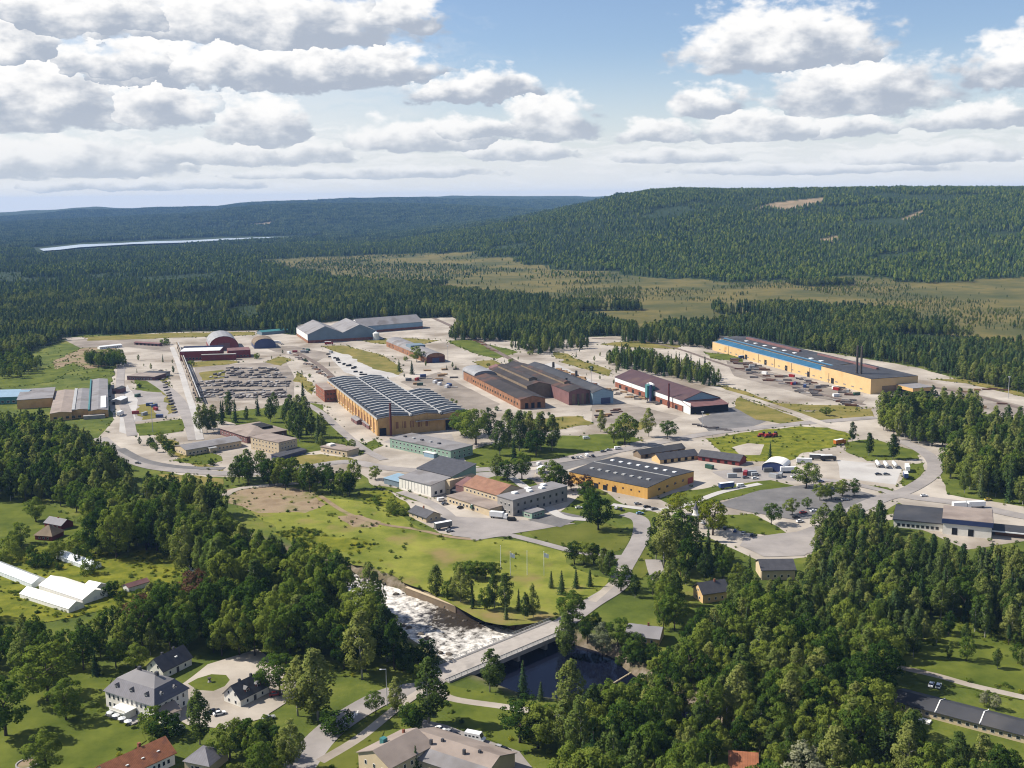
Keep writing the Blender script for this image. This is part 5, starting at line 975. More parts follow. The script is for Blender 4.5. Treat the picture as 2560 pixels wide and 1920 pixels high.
for nm, lab, A, B, D in (('manor_wing', 'white manor wing with dark half-hipped roof behind the oval lawn', (368, 1686), (409, 1698), (485, 1664)), ('manor_wing', 'white manor wing with two red-brown dormers beside the gravel court', (561, 1754), (602, 1769), (679, 1735))):
    Dm = float(np.linalg.norm(W(*B) - W(*D))); r, L = bld(nm, lab, A, B, Dm, 3.3, m_render, m_dslate, 'gable', 4.0, 'v', over=.5, cat='house')
    for z_, n_ in ((.8, 2), (3.7, 2)): windows(r, 'S', L, Dm, n_, z_, 1., 1.3, .9, .9)
    windows(r, 'E', L, Dm, 3, .8, 1., 1.3, 1.5, 1.5); MB().box(L + .03, L + .14, Dm * .5 - .6, Dm * .5 + .6, 0, 2.2).build('door', m_dslate, r)
    for f in (.3, .7): chimney(r, L * .45, Dm * f, 7.2, 1.0, .8, m_dslate)
    if 'dormers' in lab:
        for f in (.32, .7): dormer(r, L - .9, Dm * f, 3.6, 2.2, 1.7, 3, m_dkred, m_dslate, 'E')
    else: MB().box(L * .62, L * .8, Dm * .55, Dm * .63, 4.9, 5.6).build('skylight', m_wlight, r)
r, L = bld('terracotta_house', 'long house with weathered terracotta tile roof and white windows at the bottom edge', (280, 1953), (436, 1881), 11, 4.2, m_render, m_tile, 'gable', 3.6, over=.6, zr=4.2, cat='house')
windows(r, 'S', L, 11, 11, 1.3, 1.1, 1.6, 1.5, 1.5); chimney(r, L * .62, 6.5, 8.0, 1, .9); 
for f in (.3, .55, .8): MB().box(L * f - .5, L * f + .5, 2.0, 3.4, 5.4, 6.0).build('skylight', m_wlight, r)
r, L = bld('grey_hip_house', 'small grey hip-roofed house beside the terracotta roof', (462, 1925), (524, 1938), 10, 3.2, m_cream, m_lead, 'hip', 3, over=.5, cat='house'); windows(r, 'S', L, 10, 2, .8, 1.1, 1.3); MB().box(L * .45, L * .6, -.12, -.02, 0, 2.1).build('door', m_dark, r)
r, L = bld('garden_pavilion', 'low pink-grey roofed annex right of the manor', (405, 1812), (452, 1794), 9, 3, m_render, m_tanroof, 'gable', 1.8, over=.4, cat='house'); windows(r, 'S', L, 9, 3, .9, 1., 1.2)
# bottom centre
r, L = bld('brown_roof_house', 'tall tan house with brown gable roof beside the roadside lawn', (934, 1876), (1040, 1822), 15, 7, m_cream, m_tanroof, 'gable', 3.2, over=.5, zr=10.2, yo=-7.5, cat='house')
chimney(r, L * .35, 2.5, 9.6, 1.4, 1.8, m_teal); chimney(r, L * .8, 2, 9.8, 1, .7); windows(r, 'W', L, 15, 3, 1.2, 1.1, 1.5, y0=-7.5); windows(r, 'W', L, 15, 3, 4.2, 1.1, 1.5, y0=-7.5); windows(r, 'S', L, 15, 5, 1.2, 1.1, 1.5, y0=-7.5); windows(r, 'S', L, 15, 5, 4.2, 1.1, 1.5, y0=-7.5)
r, L = bld('brown_roof_apartments', 'long apartment house with two-tone brown and grey roof above the parked cars', (1043, 1826), (1246, 1890), 19, 5, m_cream, m_tanroof, 'gable', 3.4, over=.6, zr=8.4, yo=-9.5, cat='apartments')
MB().plate([(-.6, -10.2, 5.08), (L + .6, -10.2, 5.08), (L + .6, -5.2, 6.87), (-.6, -5.2, 6.87)], .1).build('lower_roof', m_greyroof, r); windows(r, 'S', L, 19, 11, 1.2, 1.2, 1.5, 1.5, 1.5, y0=-9.5)
for x_, y_ in ((L * .26, -3.5), (L * .35, -1.2), (L * .66, -3.2), (L * .8, -1.)): chimney(r, x_, y_, 8.2, .9, .8, m_dslate)
# gardens at left
for lab, A, B, D, h_, rh_, m_ in (('glazed greenhouse standing alone beside the yellow flower beds', (140, 1398), (222, 1428), 7, 2.2, 1.9, m_glassw), ('glazed greenhouse running off the left edge', (-60, 1416), (80, 1472), 8, 2.4, 2.0, m_glassw), ('widest bright white polytunnel of the nursery', (98, 1476), (207, 1513), 13, 2.6, 2.8, m_poly), ('long narrow white polytunnel nearest the wood', (50, 1495), (172, 1534), 8, 2.2, 2.2, m_poly)):
    r, L = bld('greenhouse', lab, A, B, D, h_, m_, m_, 'gable', rh_, over=.15, cat='greenhouse', th=.1); MB().box(L + .03, L + .12, D / 2 - .8, D / 2 + .8, 0, 2.1).build('door', m_frame, r)
r, L = bld('nursery_shed', 'tiny white shed at the end of the widest polytunnel', (212, 1477), (240, 1484), 6, 2.6, m_render, m_wlight, 'gable', 1.4, over=.3, cat='shed'); MB().box(1, 2.2, -.1, -.02, 0, 2).build('door', m_dark, r)
r, L = bld('red_cottage', 'dark red cottage with pyramid roof on the left meadow', (88, 1350), (131, 1353), 10, 2.8, m_red, m_tan2, 'hip', 4.6, over=.7, cat='cottage'); windows(r, 'S', L, 10, 3, .8, 1., 1.2); chimney(r, L * .5, 5, 7, .9)
r, L = bld('red_cottage', 'red cottage with grey roof just behind the pyramid-roofed one', (112, 1318), (154, 1326), 8, 2.8, m_red, m_lead, 'gable', 2.4, over=.5, cat='cottage'); windows(r, 'S', L, 8, 3, .8, 1., 1.2); chimney(r, L * .5, 4, 5, .8)
r, L = bld('brown_garden_shed', 'long brown-roofed shed with white end in the garden plots', (322, 1482), (374, 1466), 5, 2.4, m_white, m_mauve, 'gable', 1.2, over=.3, cat='shed'); MB().box(L + .02, L + .1, 1.5, 3, 0, 2).build('door', m_dark, r)
r, L = bld('orange_roof_cottage', 'cottage with orange tile roof between the big garden trees', (374, 1524), (412, 1530), 8, 2.8, m_render, m_tile, 'gable', 2.6, over=.4, cat='cottage'); windows(r, 'S', L, 8, 2, .8, 1., 1.2)
r, L = bld('white_garden_house', 'white gabled garden house beside the river trees', (466, 1440), (500, 1447), 7, 2.8, m_render, m_wlight, 'gable', 2., over=.4, cat='cottage'); windows(r, 'S', L, 7, 2, .8, 1., 1.2)

# ------------------------------------------------------------------ bridge
A = W(1108, 1688); B = W(1392, 1570); dv = B - A; bl = float(np.hypot(dv[0], dv[1])); ba = math.atan2(dv[1], dv[0])
br = empty('road_bridge', (A[0], A[1], 0), ba); tag(br, 'concrete road bridge with railings crossing the white rapids', 'bridge')
deckm = mat('bridge_deck', (.44, .40, .36), .9, .1, .3, stain=((.33, .30, .27), .12, .56)); railm = mat('bridge_rail', (.40, .42, .40), .6, .15, .6)
MB().box(-3, bl + 3, -7, 7, -1.1, .55).build('deck', deckm, br)
MB().box(-3, bl + 3, -7, -4.6, .56, .72).build('footway', m_conc, br); MB().box(-3, bl + 3, 5.6, 7, .56, .72).build('footway', m_conc, br); MB().box(-3, bl + 3, -4.55, -4.3, .56, .95).build('kerb', m_conc, br)
for y_ in (-6.9, 6.9):
    b = MB().box(-3, bl + 3, y_ - .06, y_ + .06, 1.75, 1.87).box(-3, bl + 3, y_ - .04, y_ + .04, 1.2, 1.28)
    b.build('railing', railm, br)
    for k in range(int(bl / 3) + 2): MB().box(-.06, .06, -.06, .06, 0, 1.2).build('rail_post', railm, br).location = (-2.8 + k * 3, y_, .7)
for k, x_ in enumerate((bl * .3, bl * .55, bl * .8)): MB().box(x_ - .7, x_ + .7, -6, 6, -6, -1.08).build('pier', m_conc, br)
for x_ in (-2, bl - 2): MB().box(x_, x_ + 4, -7.4, 7.4, -6, -1.12).build('abutment', m_conc, br)
for k, (t0, t1) in enumerate(((5.2, 6.3), (6.32, 7.45))):
    def bank(t):
        i = int(t); c = RIVW[i] + (RIVW[i + 1] - RIVW[i]) * (t - i); tg = RIVW[i + 1] - RIVW[i]; n_ = np.array([-tg[1], tg[0]]) / np.hypot(tg[0], tg[1]); n_ = n_ if n_[1] > 0 else -n_; return c[:2] + n_ * (c[2] + 1.2)
    a = bank(t0); b = bank(t1); d = b - a; o = empty('river_wall', (a[0], a[1], -1.2), math.atan2(d[1], d[0])); tag(o, ['tan timber river wall along the rapids', 'dark stone river wall leading to the bridge'][k], 'wall'); l_ = float(np.hypot(d[0], d[1])); MB().box(0, l_, -.5, .5, -4, .7).build('wall', [m_tan2, m_rust][k], o); MB().box(0, l_, -.7, .7, .7, 1.0).build('coping', [m_cream, m_conc][k], o)
for k, (a_px, b_px, m_, lab) in enumerate((((1478, 1742), (1612, 1661), m_cream, 'long floating log boom across the mill pond'), ((1562, 1658), (1612, 1640), m_lblue, 'pale blue landing stage on the mill pond'))):
    a = W(*a_px, -3.8); b = W(*b_px, -3.8); d = b - a; o = empty(['log_boom', 'landing_stage'][k], (a[0], a[1], -3.9), math.atan2(d[1], d[0])); tag(o, lab, ['boom', 'jetty'][k]); l_ = float(np.hypot(d[0], d[1]))
    if k == 0:
        for j in range(6): MB().tube((l_ * j / 6 + .3, 0, .1), (l_ * (j + 1) / 6 - .3, 0, .1), .35, .35, 8).build('log', m_cream, o)
    else: MB().box(0, l_, -1.2, 1.2, .1, .6).build('deck', m_lblue, o); MB().box(.5, 1, -1, 1, -1, .08).build('float', m_conc, o)
rockm = mat('river_rock', (.13, .11, .09), .9, .35, .6)
def rock_mesh(seed):
    rg = random.Random(seed); import bmesh; bm = bmesh.new(); bmesh.ops.create_icosphere(bm, subdivisions=1, radius=1)
    for v in bm.verts: v.co *= rg.uniform(.7, 1.2); v.co.z *= .7
    me = bpy.data.meshes.new('boulder'); bm.to_mesh(me); bm.free(); me.materials.append(rockm); return me
ROCK = [rock_mesh(k) for k in range(4)]
for k in range(70):
    t = rng.uniform(3.2, 8.6); i = int(t); f = t - i; c = RIVW[i] * (1 - f) + RIVW[min(i + 1, 12)] * f; a = rng.uniform(0, 2 * PI); d_ = (c[2] + rng.uniform(-6, 3)) * (1 if rng.random() < .5 else -1); tg = RIVW[min(i + 1, 12)] - RIVW[i]; n_ = np.array([-tg[1], tg[0]]) / np.hypot(tg[0], tg[1])
    q = c[:2] + n_ * d_; o = link('boulder', ROCK[k % 4]); s_ = rng.uniform(.5, 1.7); o.location = (q[0], q[1], max(TW(q[0], q[1]), -3.9) + .1); o.scale = (s_, s_, s_); o.rotation_euler = (0, 0, a); tag(o, 'brown boulder in the white water at the river edge', 'boulder', 'boulders in the rapids')

# ------------------------------------------------------------------ vehicles
def paintm(n, c, r=.3): return mat('paint_' + n, c, r, .04, .5, spec=.5)
PAINT = {'white': (.78, .78, .77), 'silver': (.42, .43, .44), 'black': (.015, .015, .017), 'red': (.35, .02, .02), 'blue': (.03, .07, .22), 'grey': (.16, .165, .17), 'green': (.03, .10, .06), 'orange': (.55, .16, .02), 'yellow': (.6, .45, .05), 'sky': (.22, .40, .55)}
tyre = mat('tyre', (.02, .02, .02), .9, .1, 1.)
_vm = {}
def cached(k, f):
    if k not in _vm: _vm[k] = f()
    return _vm[k]
def prism(prof, y0, y1, m, name, inset=0.):
    n = len(prof); b = MB(); zs = [p[1] for p in prof]; zmin, zmax = min(zs), max(zs)
    f = lambda z: inset * (z - zmin) / max(zmax - zmin, .01)
    b.add([(x, y0 + f(z), z) for x, z in prof] + [(x, y1 - f(z), z) for x, z in prof], [tuple(range(n))] + [tuple(range(2 * n - 1, n - 1, -1))] + [(i, n + i, n + (i + 1) % n, (i + 1) % n) for i in range(n)])
    return b.mesh(name, m)
wheelm = lambda r=.32: cached(('w', r), lambda: MB().tube((0, -.11, 0), (0, .11, 0), r, r, 12).tube((0, -.12, 0), (0, .12, 0), r * .5, r * .5, 8).mesh('wheel', tyre))
def car(px, py, col, ang, label, kind='car', group=None, zo=0.):
    p = W(px, py); o = empty({'car': 'car', 'estate': 'car', 'van': 'van', 'camper': 'camper_van', 'truck': 'truck', 'trailer': 'trailer', 'tank': 'tank_trailer'}[kind], (p[0], p[1], .30 + zo), math.radians(ang)); tag(o, label, {'estate': 'car', 'camper': 'camper van', 'tank': 'trailer'}.get(kind, kind), group)
    m = paintm(col, PAINT[col])
    def part(n, me, loc=(0, 0, 0)): q = link(n, me, o); q.location = loc; return q
    if kind in ('car', 'estate'):
        L_ = 4.4; back = -1.45 if kind == 'car' else -1.95
        part('body', cached(('cb', col, kind), lambda: prism([(-2.2, .3), (2.2, .3), (2.22, .62), (2.0, .78), (.95, .92), (-1.7, .95), (-2.15, .9), (-2.22, .6)], -.88, .88, m, 'body', .06)))
        part('cabin', cached(('cc', kind), lambda: prism([(.95, .9), (.25, 1.38), (back + .35, 1.4), (back - .25, .93)], -.8, .8, m_glass, 'cabin', .16)))
        part('roof', cached(('cr', col, kind), lambda: prism([(.3, 1.37), (.2, 1.45), (back + .5, 1.46), (back + .3, 1.38)], -.62, .62, m, 'roof', .04)))
        for sx in (-1.35, 1.38):
            for sy in (-.8, .8): part('wheel', wheelm(), (sx, sy, .32))
        for sy in (-.6, .6): part('headlight', cached('hl', lambda: MB().box(-.06, .06, -.18, .18, 0, .16).mesh('headlight', m_wlight)), (2.18, sy, .6))
    elif kind in ('van', 'camper'):
        k = 1. if kind == 'van' else 1.35
        part('body', cached(('vb', col, kind), lambda: prism([(-2.6 * k, .35), (2.6 * k, .35), (2.62 * k, .95), (2.1 * k, 1.15), (1.55 * k, 2.1 * k), (-2.5 * k, 2.15 * k), (-2.62 * k, 2.0 * k)], -.97 * k, .97 * k, m, 'body', .08)))
        part('windscreen', cached(('vw', kind), lambda: prism([(2.08 * k, 1.2), (1.62 * k, 1.98 * k), (1.5 * k, 1.9 * k), (1.9 * k, 1.18)], -.8 * k, .8 * k, m_glass, 'windscreen', .04)))
        for j in range(2 if kind == 'van' else 4): part('side_window', cached(('sw', kind), lambda: MB().box(-.4, .4, -.97 * k + .02, .97 * k - .02, 0, .55).mesh('side_window', m_glass)), ((1.0 - j * 1.05) * k, 0, 1.15 * k))
        for sx in (-1.7 * k, 1.7 * k):
            for sy in (-.85 * k, .85 * k): part('wheel', wheelm(), (sx, sy, .32))
    elif kind == 'tank':
        part('tank', cached(('tk', col), lambda: MB().tube((-4.5, 0, 2.1), (4.5, 0, 2.1), 1.2, 1.2, 14).tube((-4.9, 0, 2.1), (-4.5, 0, 2.1), .6, 1.2, 14).tube((4.5, 0, 2.1), (4.9, 0, 2.1), 1.2, .6, 14).mesh('tank', m, True))); part('chassis', cached('tkc', lambda: MB().box(-4.6, 4.6, -.5, .5, .6, .95).mesh('chassis', m_steel)))
        for sx in (-3.6, -2.4, 3.4):
            for sy in (-1., 1.): part('wheel', wheelm(.48), (sx, sy, .48))
    else:
        n = 10. if kind == 'trailer' else 8.
        top = m_wlight
        part('box', cached(('bx', col, kind), lambda: MB().box(-n / 2, n / 2, -1.27, 1.27, 1.05, 3.7).mesh('box', m))); part('box_roof', cached(('bt', kind), lambda: MB().box(-n / 2 - .03, n / 2 + .03, -1.3, 1.3, 3.72, 3.8).mesh('box_roof', top))); part('chassis', cached(('ch', kind), lambda: MB().box(-n / 2, n / 2 + (2.6 if kind == 'truck' else 0), -.5, .5, .6, 1.0).mesh('chassis', m_steel)))
        if kind == 'truck':
            part('cab', cached(('cab', col), lambda: prism([(n / 2 + .35, .5), (n / 2 + 2.5, .5), (n / 2 + 2.55, 1.6), (n / 2 + 2.3, 2.9), (n / 2 + .4, 3.0)], -1.2, 1.2, m, 'cab', .06))); part('windscreen', cached('tws', lambda: MB().box(n / 2 + 2.3, n / 2 + 2.56, -1.05, 1.05, 1.75, 2.6).mesh('windscreen', m_glass)))
        for sx in (-n / 2 + 1.2, -n / 2 + 2.4, n / 2 + (1.5 if kind == 'truck' else -1.4)):
            for sy in (-1.05, 1.05): part('wheel', wheelm(.48), (sx, sy, .48))
    return o
for px, py, c, a, k, lab in [
    (1432, 1147, 'black', 100, 'car', 'black car first in the row before the hedge left of the store road'), (1443, 1146, 'silver', 100, 'car', 'silver car beside the black one in the roadside row'), (1452, 1145, 'white', 100, 'car', 'white car third in the roadside row'), (1467, 1142, 'white', 100, 'van', 'white van in the roadside row before the lawn'), (1482, 1142, 'black', 100, 'car', 'dark car last in the roadside row'),
    (1508, 1131, 'grey', 15, 'car', 'grey car driving on the road behind the orange store'), (1545, 1124, 'white', 15, 'van', 'white van on the road verge behind the orange store'), (1522, 1127, 'silver', 15, 'car', 'pale car on the road between the grey car and the white van'),
    (1347, 1164, 'white', 60, 'van', 'white van at the far end of the yard left of the orange store'), (1360, 1170, 'white', 60, 'car', 'white car next to the vans left of the orange store'), (1350, 1182, 'white', 70, 'trailer', 'white box trailer between trees left of the orange store'), (1372, 1196, 'silver', 60, 'car', 'silver car under the trees left of the orange store'),
    (1104, 1253, 'white', 30, 'van', 'white van parked at the corner of the white hall'), (1112, 1262, 'grey', 30, 'car', 'grey car beside the van at the white hall corner'), (1148, 1262, 'sky', 60, 'car', 'light blue car first in the works car park'), (1158, 1262, 'white', 60, 'car', 'white car second in the works car park'), (1150, 1271, 'black', 60, 'car', 'black car in front of the light blue one'), (1168, 1259, 'sky', 60, 'van', 'pale blue van in the works car park'),
    (1194, 1275, 'green', 20, 'truck', 'dark green box truck in the works yard'), (1242, 1296, 'white', -20, 'truck', 'white flatbed-like truck before the corner block'), (1280, 1303, 'black', -10, 'van', 'black van at the foot of the corner block'), (1108, 1322, 'grey', 30, 'trailer', 'grey trailer beside the meadow path'), (1124, 1330, 'silver', 20, 'car', 'silver car next to the trailer at the path'),
    (1448, 1272, 'white', 10, 'car', 'white car in the shade of the tree left of the store'), (1540, 1272, 'white', 80, 'car', 'white car at the store entrance'), (1553, 1276, 'black', 80, 'car', 'black car beside the white one at the store entrance'), (1594, 1262, 'silver', 20, 'estate', 'silver estate car below the store corner'), (1618, 1270, 'black', 20, 'estate', 'black estate car below the store corner'), (1636, 1275, 'grey', 20, 'car', 'dark grey car last in the line below the store corner'), (1600, 1286, 'sky', 10, 'car', 'blue-grey car on the junction below the store'),
    (1757, 1309, 'white', 70, 'car', 'white car beside the slender tower'), (1776, 1314, 'black', 70, 'car', 'black car second in the row by the tower'), (1794, 1319, 'grey', 70, 'car', 'grey car third in the row by the tower'), (1812, 1324, 'black', 70, 'estate', 'black estate fourth in the row by the tower'), (1838, 1330, 'blue', 70, 'car', 'dark blue car fifth in the row by the tower'), (1858, 1336, 'silver', 70, 'car', 'silver car sixth in the row by the tower'), (1880, 1341, 'black', 70, 'car', 'black car last in the row by the tower'),
    (2008, 1284, 'red', 20, 'car', 'red car beside the ball-shaped trees'), (1990, 1296, 'black', 20, 'car', 'black car in front of the red one'), (2034, 1280, 'white', 20, 'car', 'white car right of the red car'), (2000, 1306, 'white', 20, 'car', 'white car nearest the wood in the tree car park'), (2052, 1206, 'blue', 10, 'car', 'blue car by the rough-crowned tree'), (2092, 1250, 'grey', 10, 'car', 'grey car under the row of dark trees'), (2112, 1252, 'silver', 10, 'car', 'silver car at the end of the dark tree row'),
    (2398, 1272, 'white', 5, 'truck', 'white truck parked behind the black-roofed school'), (2440, 1270, 'white', 5, 'trailer', 'white trailer behind the tan roof block'), (2310, 1242, 'white', 10, 'car', 'small white car alone on the wide junction'), (2424, 1262, 'silver', 5, 'van', 'silver van between the white truck and trailer'),
    (549, 1788, 'white', 30, 'car', 'white car on the manor gravel court'), (536, 1783, 'black', 30, 'car', 'black car beside the white one on the manor court'), (688, 1740, 'red', 20, 'car', 'red car at the far gable of the dormered wing'), (672, 1799, 'silver', 30, 'car', 'silver car at the edge of the manor court trees'), (445, 1830, 'white', 60, 'van', 'white van right of the terracotta house'),
    (1101, 1828, 'white', -35, 'car', 'white car first of the pair behind the apartments'), (1124, 1836, 'silver', -35, 'car', 'silver car second behind the apartments'), (1138, 1842, 'black', -35, 'car', 'black car beside the camper behind the apartments'), (1188, 1852, 'white', -22, 'camper', 'white camper bus with four side windows behind the apartments'), (1252, 1876, 'silver', -35, 'estate', 'silver estate right of the camper bus'), (1264, 1881, 'black', -35, 'car', 'black car last in the apartment car park'),
    (2328, 1716, 'white', 60, 'car', 'white car nearer the trees above the row house'), (2346, 1719, 'white', 60, 'estate', 'white estate beside the other white car above the row house'), (1816, 1222, 'blue', 20, 'trailer', 'blue long trailer with white top below the storage sheds'), (1852, 1218, 'white', 20, 'van', 'white van just right of the blue trailer'),
    (1970, 1182, 'white', 0, 'trailer', 'white trailer touching the barrel-roof tent hall'), (2010, 1160, 'white', -10, 'trailer', 'long white trailer on the weedy field edge'), (2042, 1150, 'grey', -10, 'trailer', 'grey trailer behind the white trailers'), (1985, 1194, 'white', 20, 'car', 'white car near the tent hall'), (2066, 1152, 'black', 0, 'truck', 'black truck beside the orange excavator'), (1888, 1190, 'silver', 10, 'van', 'silver van left of the tent hall'), (1864, 1196, 'grey', 10, 'car', 'grey car between sheds and tent hall'),
    (2194, 1166, 'white', 80, 'tank', 'white tank trailer first of the three'), (2214, 1168, 'white', 80, 'tank', 'white tank trailer second of the three'), (2236, 1168, 'white', 80, 'tank', 'white tank trailer third of the three'), (2268, 1178, 'white', 75, 'trailer', 'white box trailer next to the curved lawn'), (2264, 1196, 'blue', 75, 'truck', 'blue truck in front of the curved lawn'), (2196, 1188, 'black', 0, 'car', 'black car before the tank trailers'), (2216, 1188, 'grey', 0, 'car', 'grey car before the tank trailers'),
    (1888, 1198, 'white', 10, 'car', 'white car in the trailer yard'), (690, 860, 'white', 0, 'truck', 'white truck on the yard before the twin gables'), (760, 874, 'grey', 0, 'car', 'grey car on the yard before the twin gables'), (706, 862, 'grey', 30, 'car', 'grey car beside the truck before the twin gables'), (820, 862, 'red', 10, 'truck', 'red truck near the arched store'), (1466, 1098, 'white', 10, 'van', 'white van parked on the lawn among the centre trees'),
    (345, 1160, 'grey', -25, 'car', 'grey car on the dark road by the left wood'), (300, 1040, 'white', 90, 'truck', 'white truck by the left workshops'), (2470, 1252, 'yellow', 10, 'car', 'yellow car half in the bushes by the road'), (2096, 1112, 'orange', 30, 'truck', 'orange machine truck at the rough field corner'), (1855, 897, 'blue', 20, 'truck', 'blue truck by the long mill wall'),
]: car(px, py, c, a, lab, k)
# red field machines
for k, (px, py) in enumerate(((1905, 1092), (1920, 1093), (1936, 1092))):
    p = W(px, py); o = empty('harvester', (p[0], p[1], .1), .3 * k); tag(o, ['red machine first of three on the weedy field', 'red machine in the middle of three on the field', 'red machine last of three on the field'][k], 'machine')
    MB().box(-2.4, 2.4, -1.2, 1.2, .9, 2.6).build('body', m_redp, o); MB().box(.4, 2., -1., 1., 2.6, 3.8).build('cab', m_glass, o); MB().box(-3.6, -2.4, -1.6, 1.6, .2, 1.1).build('header', m_dkred, o)
    for sx in (-1.6, 1.6):
        for sy in (-1.2, 1.2): link('wheel', wheelm(.7), o).location = (sx, sy, .7)

# ------------------------------------------------------------------ stock in the yards
def bundle_mesh(seed, L_, w, h, m, n):
    rg = random.Random(seed); b = MB()
    for k in range(n):
        y = (k % 3 - 1) * w / 3; z = (k // 3) * h / max(1, (n + 2) // 3); b.box(-L_ / 2 + rg.uniform(-.4, .3), L_ / 2 + rg.uniform(-.3, .4), y - w / 6.6, y + w / 6.6, z, z + h / ((n + 2) // 3) * .92)
    return b.mesh('bundle', m)
st1 = mat('mill_scale', (.17, .15, .14), .7, .4, .5); st2 = mat('rusty_bar', (.17, .085, .05), .85, .35, .4); st3 = mat('bright_bar', (.46, .43, .40), .5, .2, .4); st4 = mat('sawn_timber', (.42, .27, .14), .85, .2, .4); st5 = mat('black_coil', (.02, .02, .022), .6, .2, .5)
BM = {k: [bundle_mesh(j * 7 + i, l_, w, h, m, 6) for j in range(3)] for i, (k, (l_, w, h, m)) in enumerate({'dark': (6.5, 2.4, 1.6, st1), 'rust': (8, 2.4, 1.5, st2), 'bright': (6, 2.2, 1.0, st3), 'timber': (7, 2.4, 2.0, st4), 'black': (4, 2.6, 1.8, st5)}.items())}
NMB = {'dark': 'billet_stack', 'rust': 'rusty_bar_stack', 'bright': 'bright_bar_stack', 'timber': 'timber_stack', 'black': 'black_billet_stack'}
def stock(kind, px, py, ang, lab, grp, s_=1.):
    p = W(px, py); o = link(NMB[kind], random.choice(BM[kind])); o.location = (p[0], p[1], .06); o.rotation_euler = (0, 0, math.radians(ang)); o.scale = (s_ * random.uniform(.7, 1.25), s_, s_ * random.uniform(.6, 1.2)); tag(o, lab, 'stack', grp)
for j in range(14):
    y_ = 922 + j * 5.5; x0 = np.interp(y_, [920, 960, 1000], [570, 490, 486]); x1 = np.interp(y_, [920, 955, 1000], [690, 724, 724]); n = int((x1 - x0) / 9.6)
    if j in (5, 9): continue
    for k in range(n):
        if random.random() < .86:
            kd = 'dark' if random.random() < .6 else 'bright'; lb = {'dark': 'dark', 'bright': 'pale'}[kd] + ' steel stack in the gridded stockyard, ' + ('farthest rows' if j < 5 else 'middle rows' if j < 9 else 'nearest rows') + (' left end' if k < n / 3 else ' right end' if k > 2 * n / 3 else ' centre')
            stock(kd, x0 + (x1 - x0) * (k + random.uniform(.3, .7)) / n, y_ + random.uniform(-1.5, 1.5), random.choice((85, 92, 20)), lb, lb)
for k in range(22):
    f = k / 21; stock('dark' if k % 3 else 'rust', 738 + 95 * f + random.uniform(-7, 7), 890 + 62 * f + random.uniform(-2, 2), -40, 'dark steel stack in the slanting line toward the striped roof', 'stacks in the slanting line')
for k in range(16):
    f = k / 15; stock('black', 826 + 80 * f + random.uniform(-9, 9), 888 + 50 * f + random.uniform(-3, 3), 10, 'black billet stack on the pale curved apron', 'black stacks on the curved apron', .9)
for k in range(85):
    f = random.random(); g = random.random(); stock(random.choice(('dark', 'dark', 'rust', 'bright')), 1830 + 300 * f + g * 20, 918 + 82 * f + (g - .5) * 44, -16, 'steel stack in the long yard before the yellow mill', 'stacks before the yellow mill', 1.1)
for k in range(18):
    f = k / 17; stock('rust' if k % 2 else 'timber', 1400 + 90 * f + random.uniform(-6, 6), 925 + 42 * f + random.uniform(-4, 4), -38, 'rust-brown stack on the apron between the two black and brown halls', 'stacks between the halls')
for k in range(26):
    f = random.random(); stock('dark' if k % 3 else 'timber', 1510 + 140 * f + random.uniform(-8, 8), 968 + 40 * f + random.uniform(-4, 10), random.choice((-20, 30)), 'low stack lying before the brown-roofed hall', 'stacks before the brown-roofed hall', .8)
for k in range(14): stock(random.choice(('dark', 'timber', 'bright')), 1060 + random.uniform(-20, 90), 930 + random.uniform(-15, 40), random.choice((0, 20)), 'stack on the apron between striped roof and rusty mill', 'stacks between striped roof and rusty mill')
for k in range(18): stock('rust' if k % 3 else 'timber', 2350 + random.uniform(0, 190), 985 + random.uniform(-12, 40), -14, 'rust-red stack in the yard at the right edge', 'stacks at the right edge')
for k in range(16): f = k / 15; stock('dark', 402 + 34 * f + random.uniform(-2, 2), 928 + 104 * f, 80, 'dark wagon-like stack in the row beside the left works road', 'row beside the works road', .95)
for k in range(12): f = k / 11; stock('rust', 1130 + 110 * f, 818 + 62 * f + random.uniform(-3, 3), -35, 'rusty stack along the rail line to the rusty mill', 'stacks along the rail line')
for k in range(14): stock(random.choice(('dark', 'rust', 'timber')), 1490 + random.uniform(0, 60), 1025 + random.uniform(0, 24), 10, 'low dark heap in front of the blue gable', 'heaps before the blue gable', .8)
for k in range(9): stock('dark', 1740 + k * 10, 1062 + k * 2 + random.uniform(-2, 2), -10, 'stack lining the road beside the brown-roofed hall porch', 'stacks by the hall porch', .8)
def cont_mesh(c):
    b = MB().box(-3, 3, -1.2, 1.2, .1, 2.7)
    for k in range(11): b.box(-2.9 + k * .55, -2.7 + k * .55, -1.26, 1.26, .2, 2.6)
    return b.mesh('container', paintm(c, PAINT[c]))
CM = {c: cont_mesh(c) for c in ('white', 'blue', 'red', 'grey', 'green', 'silver')}
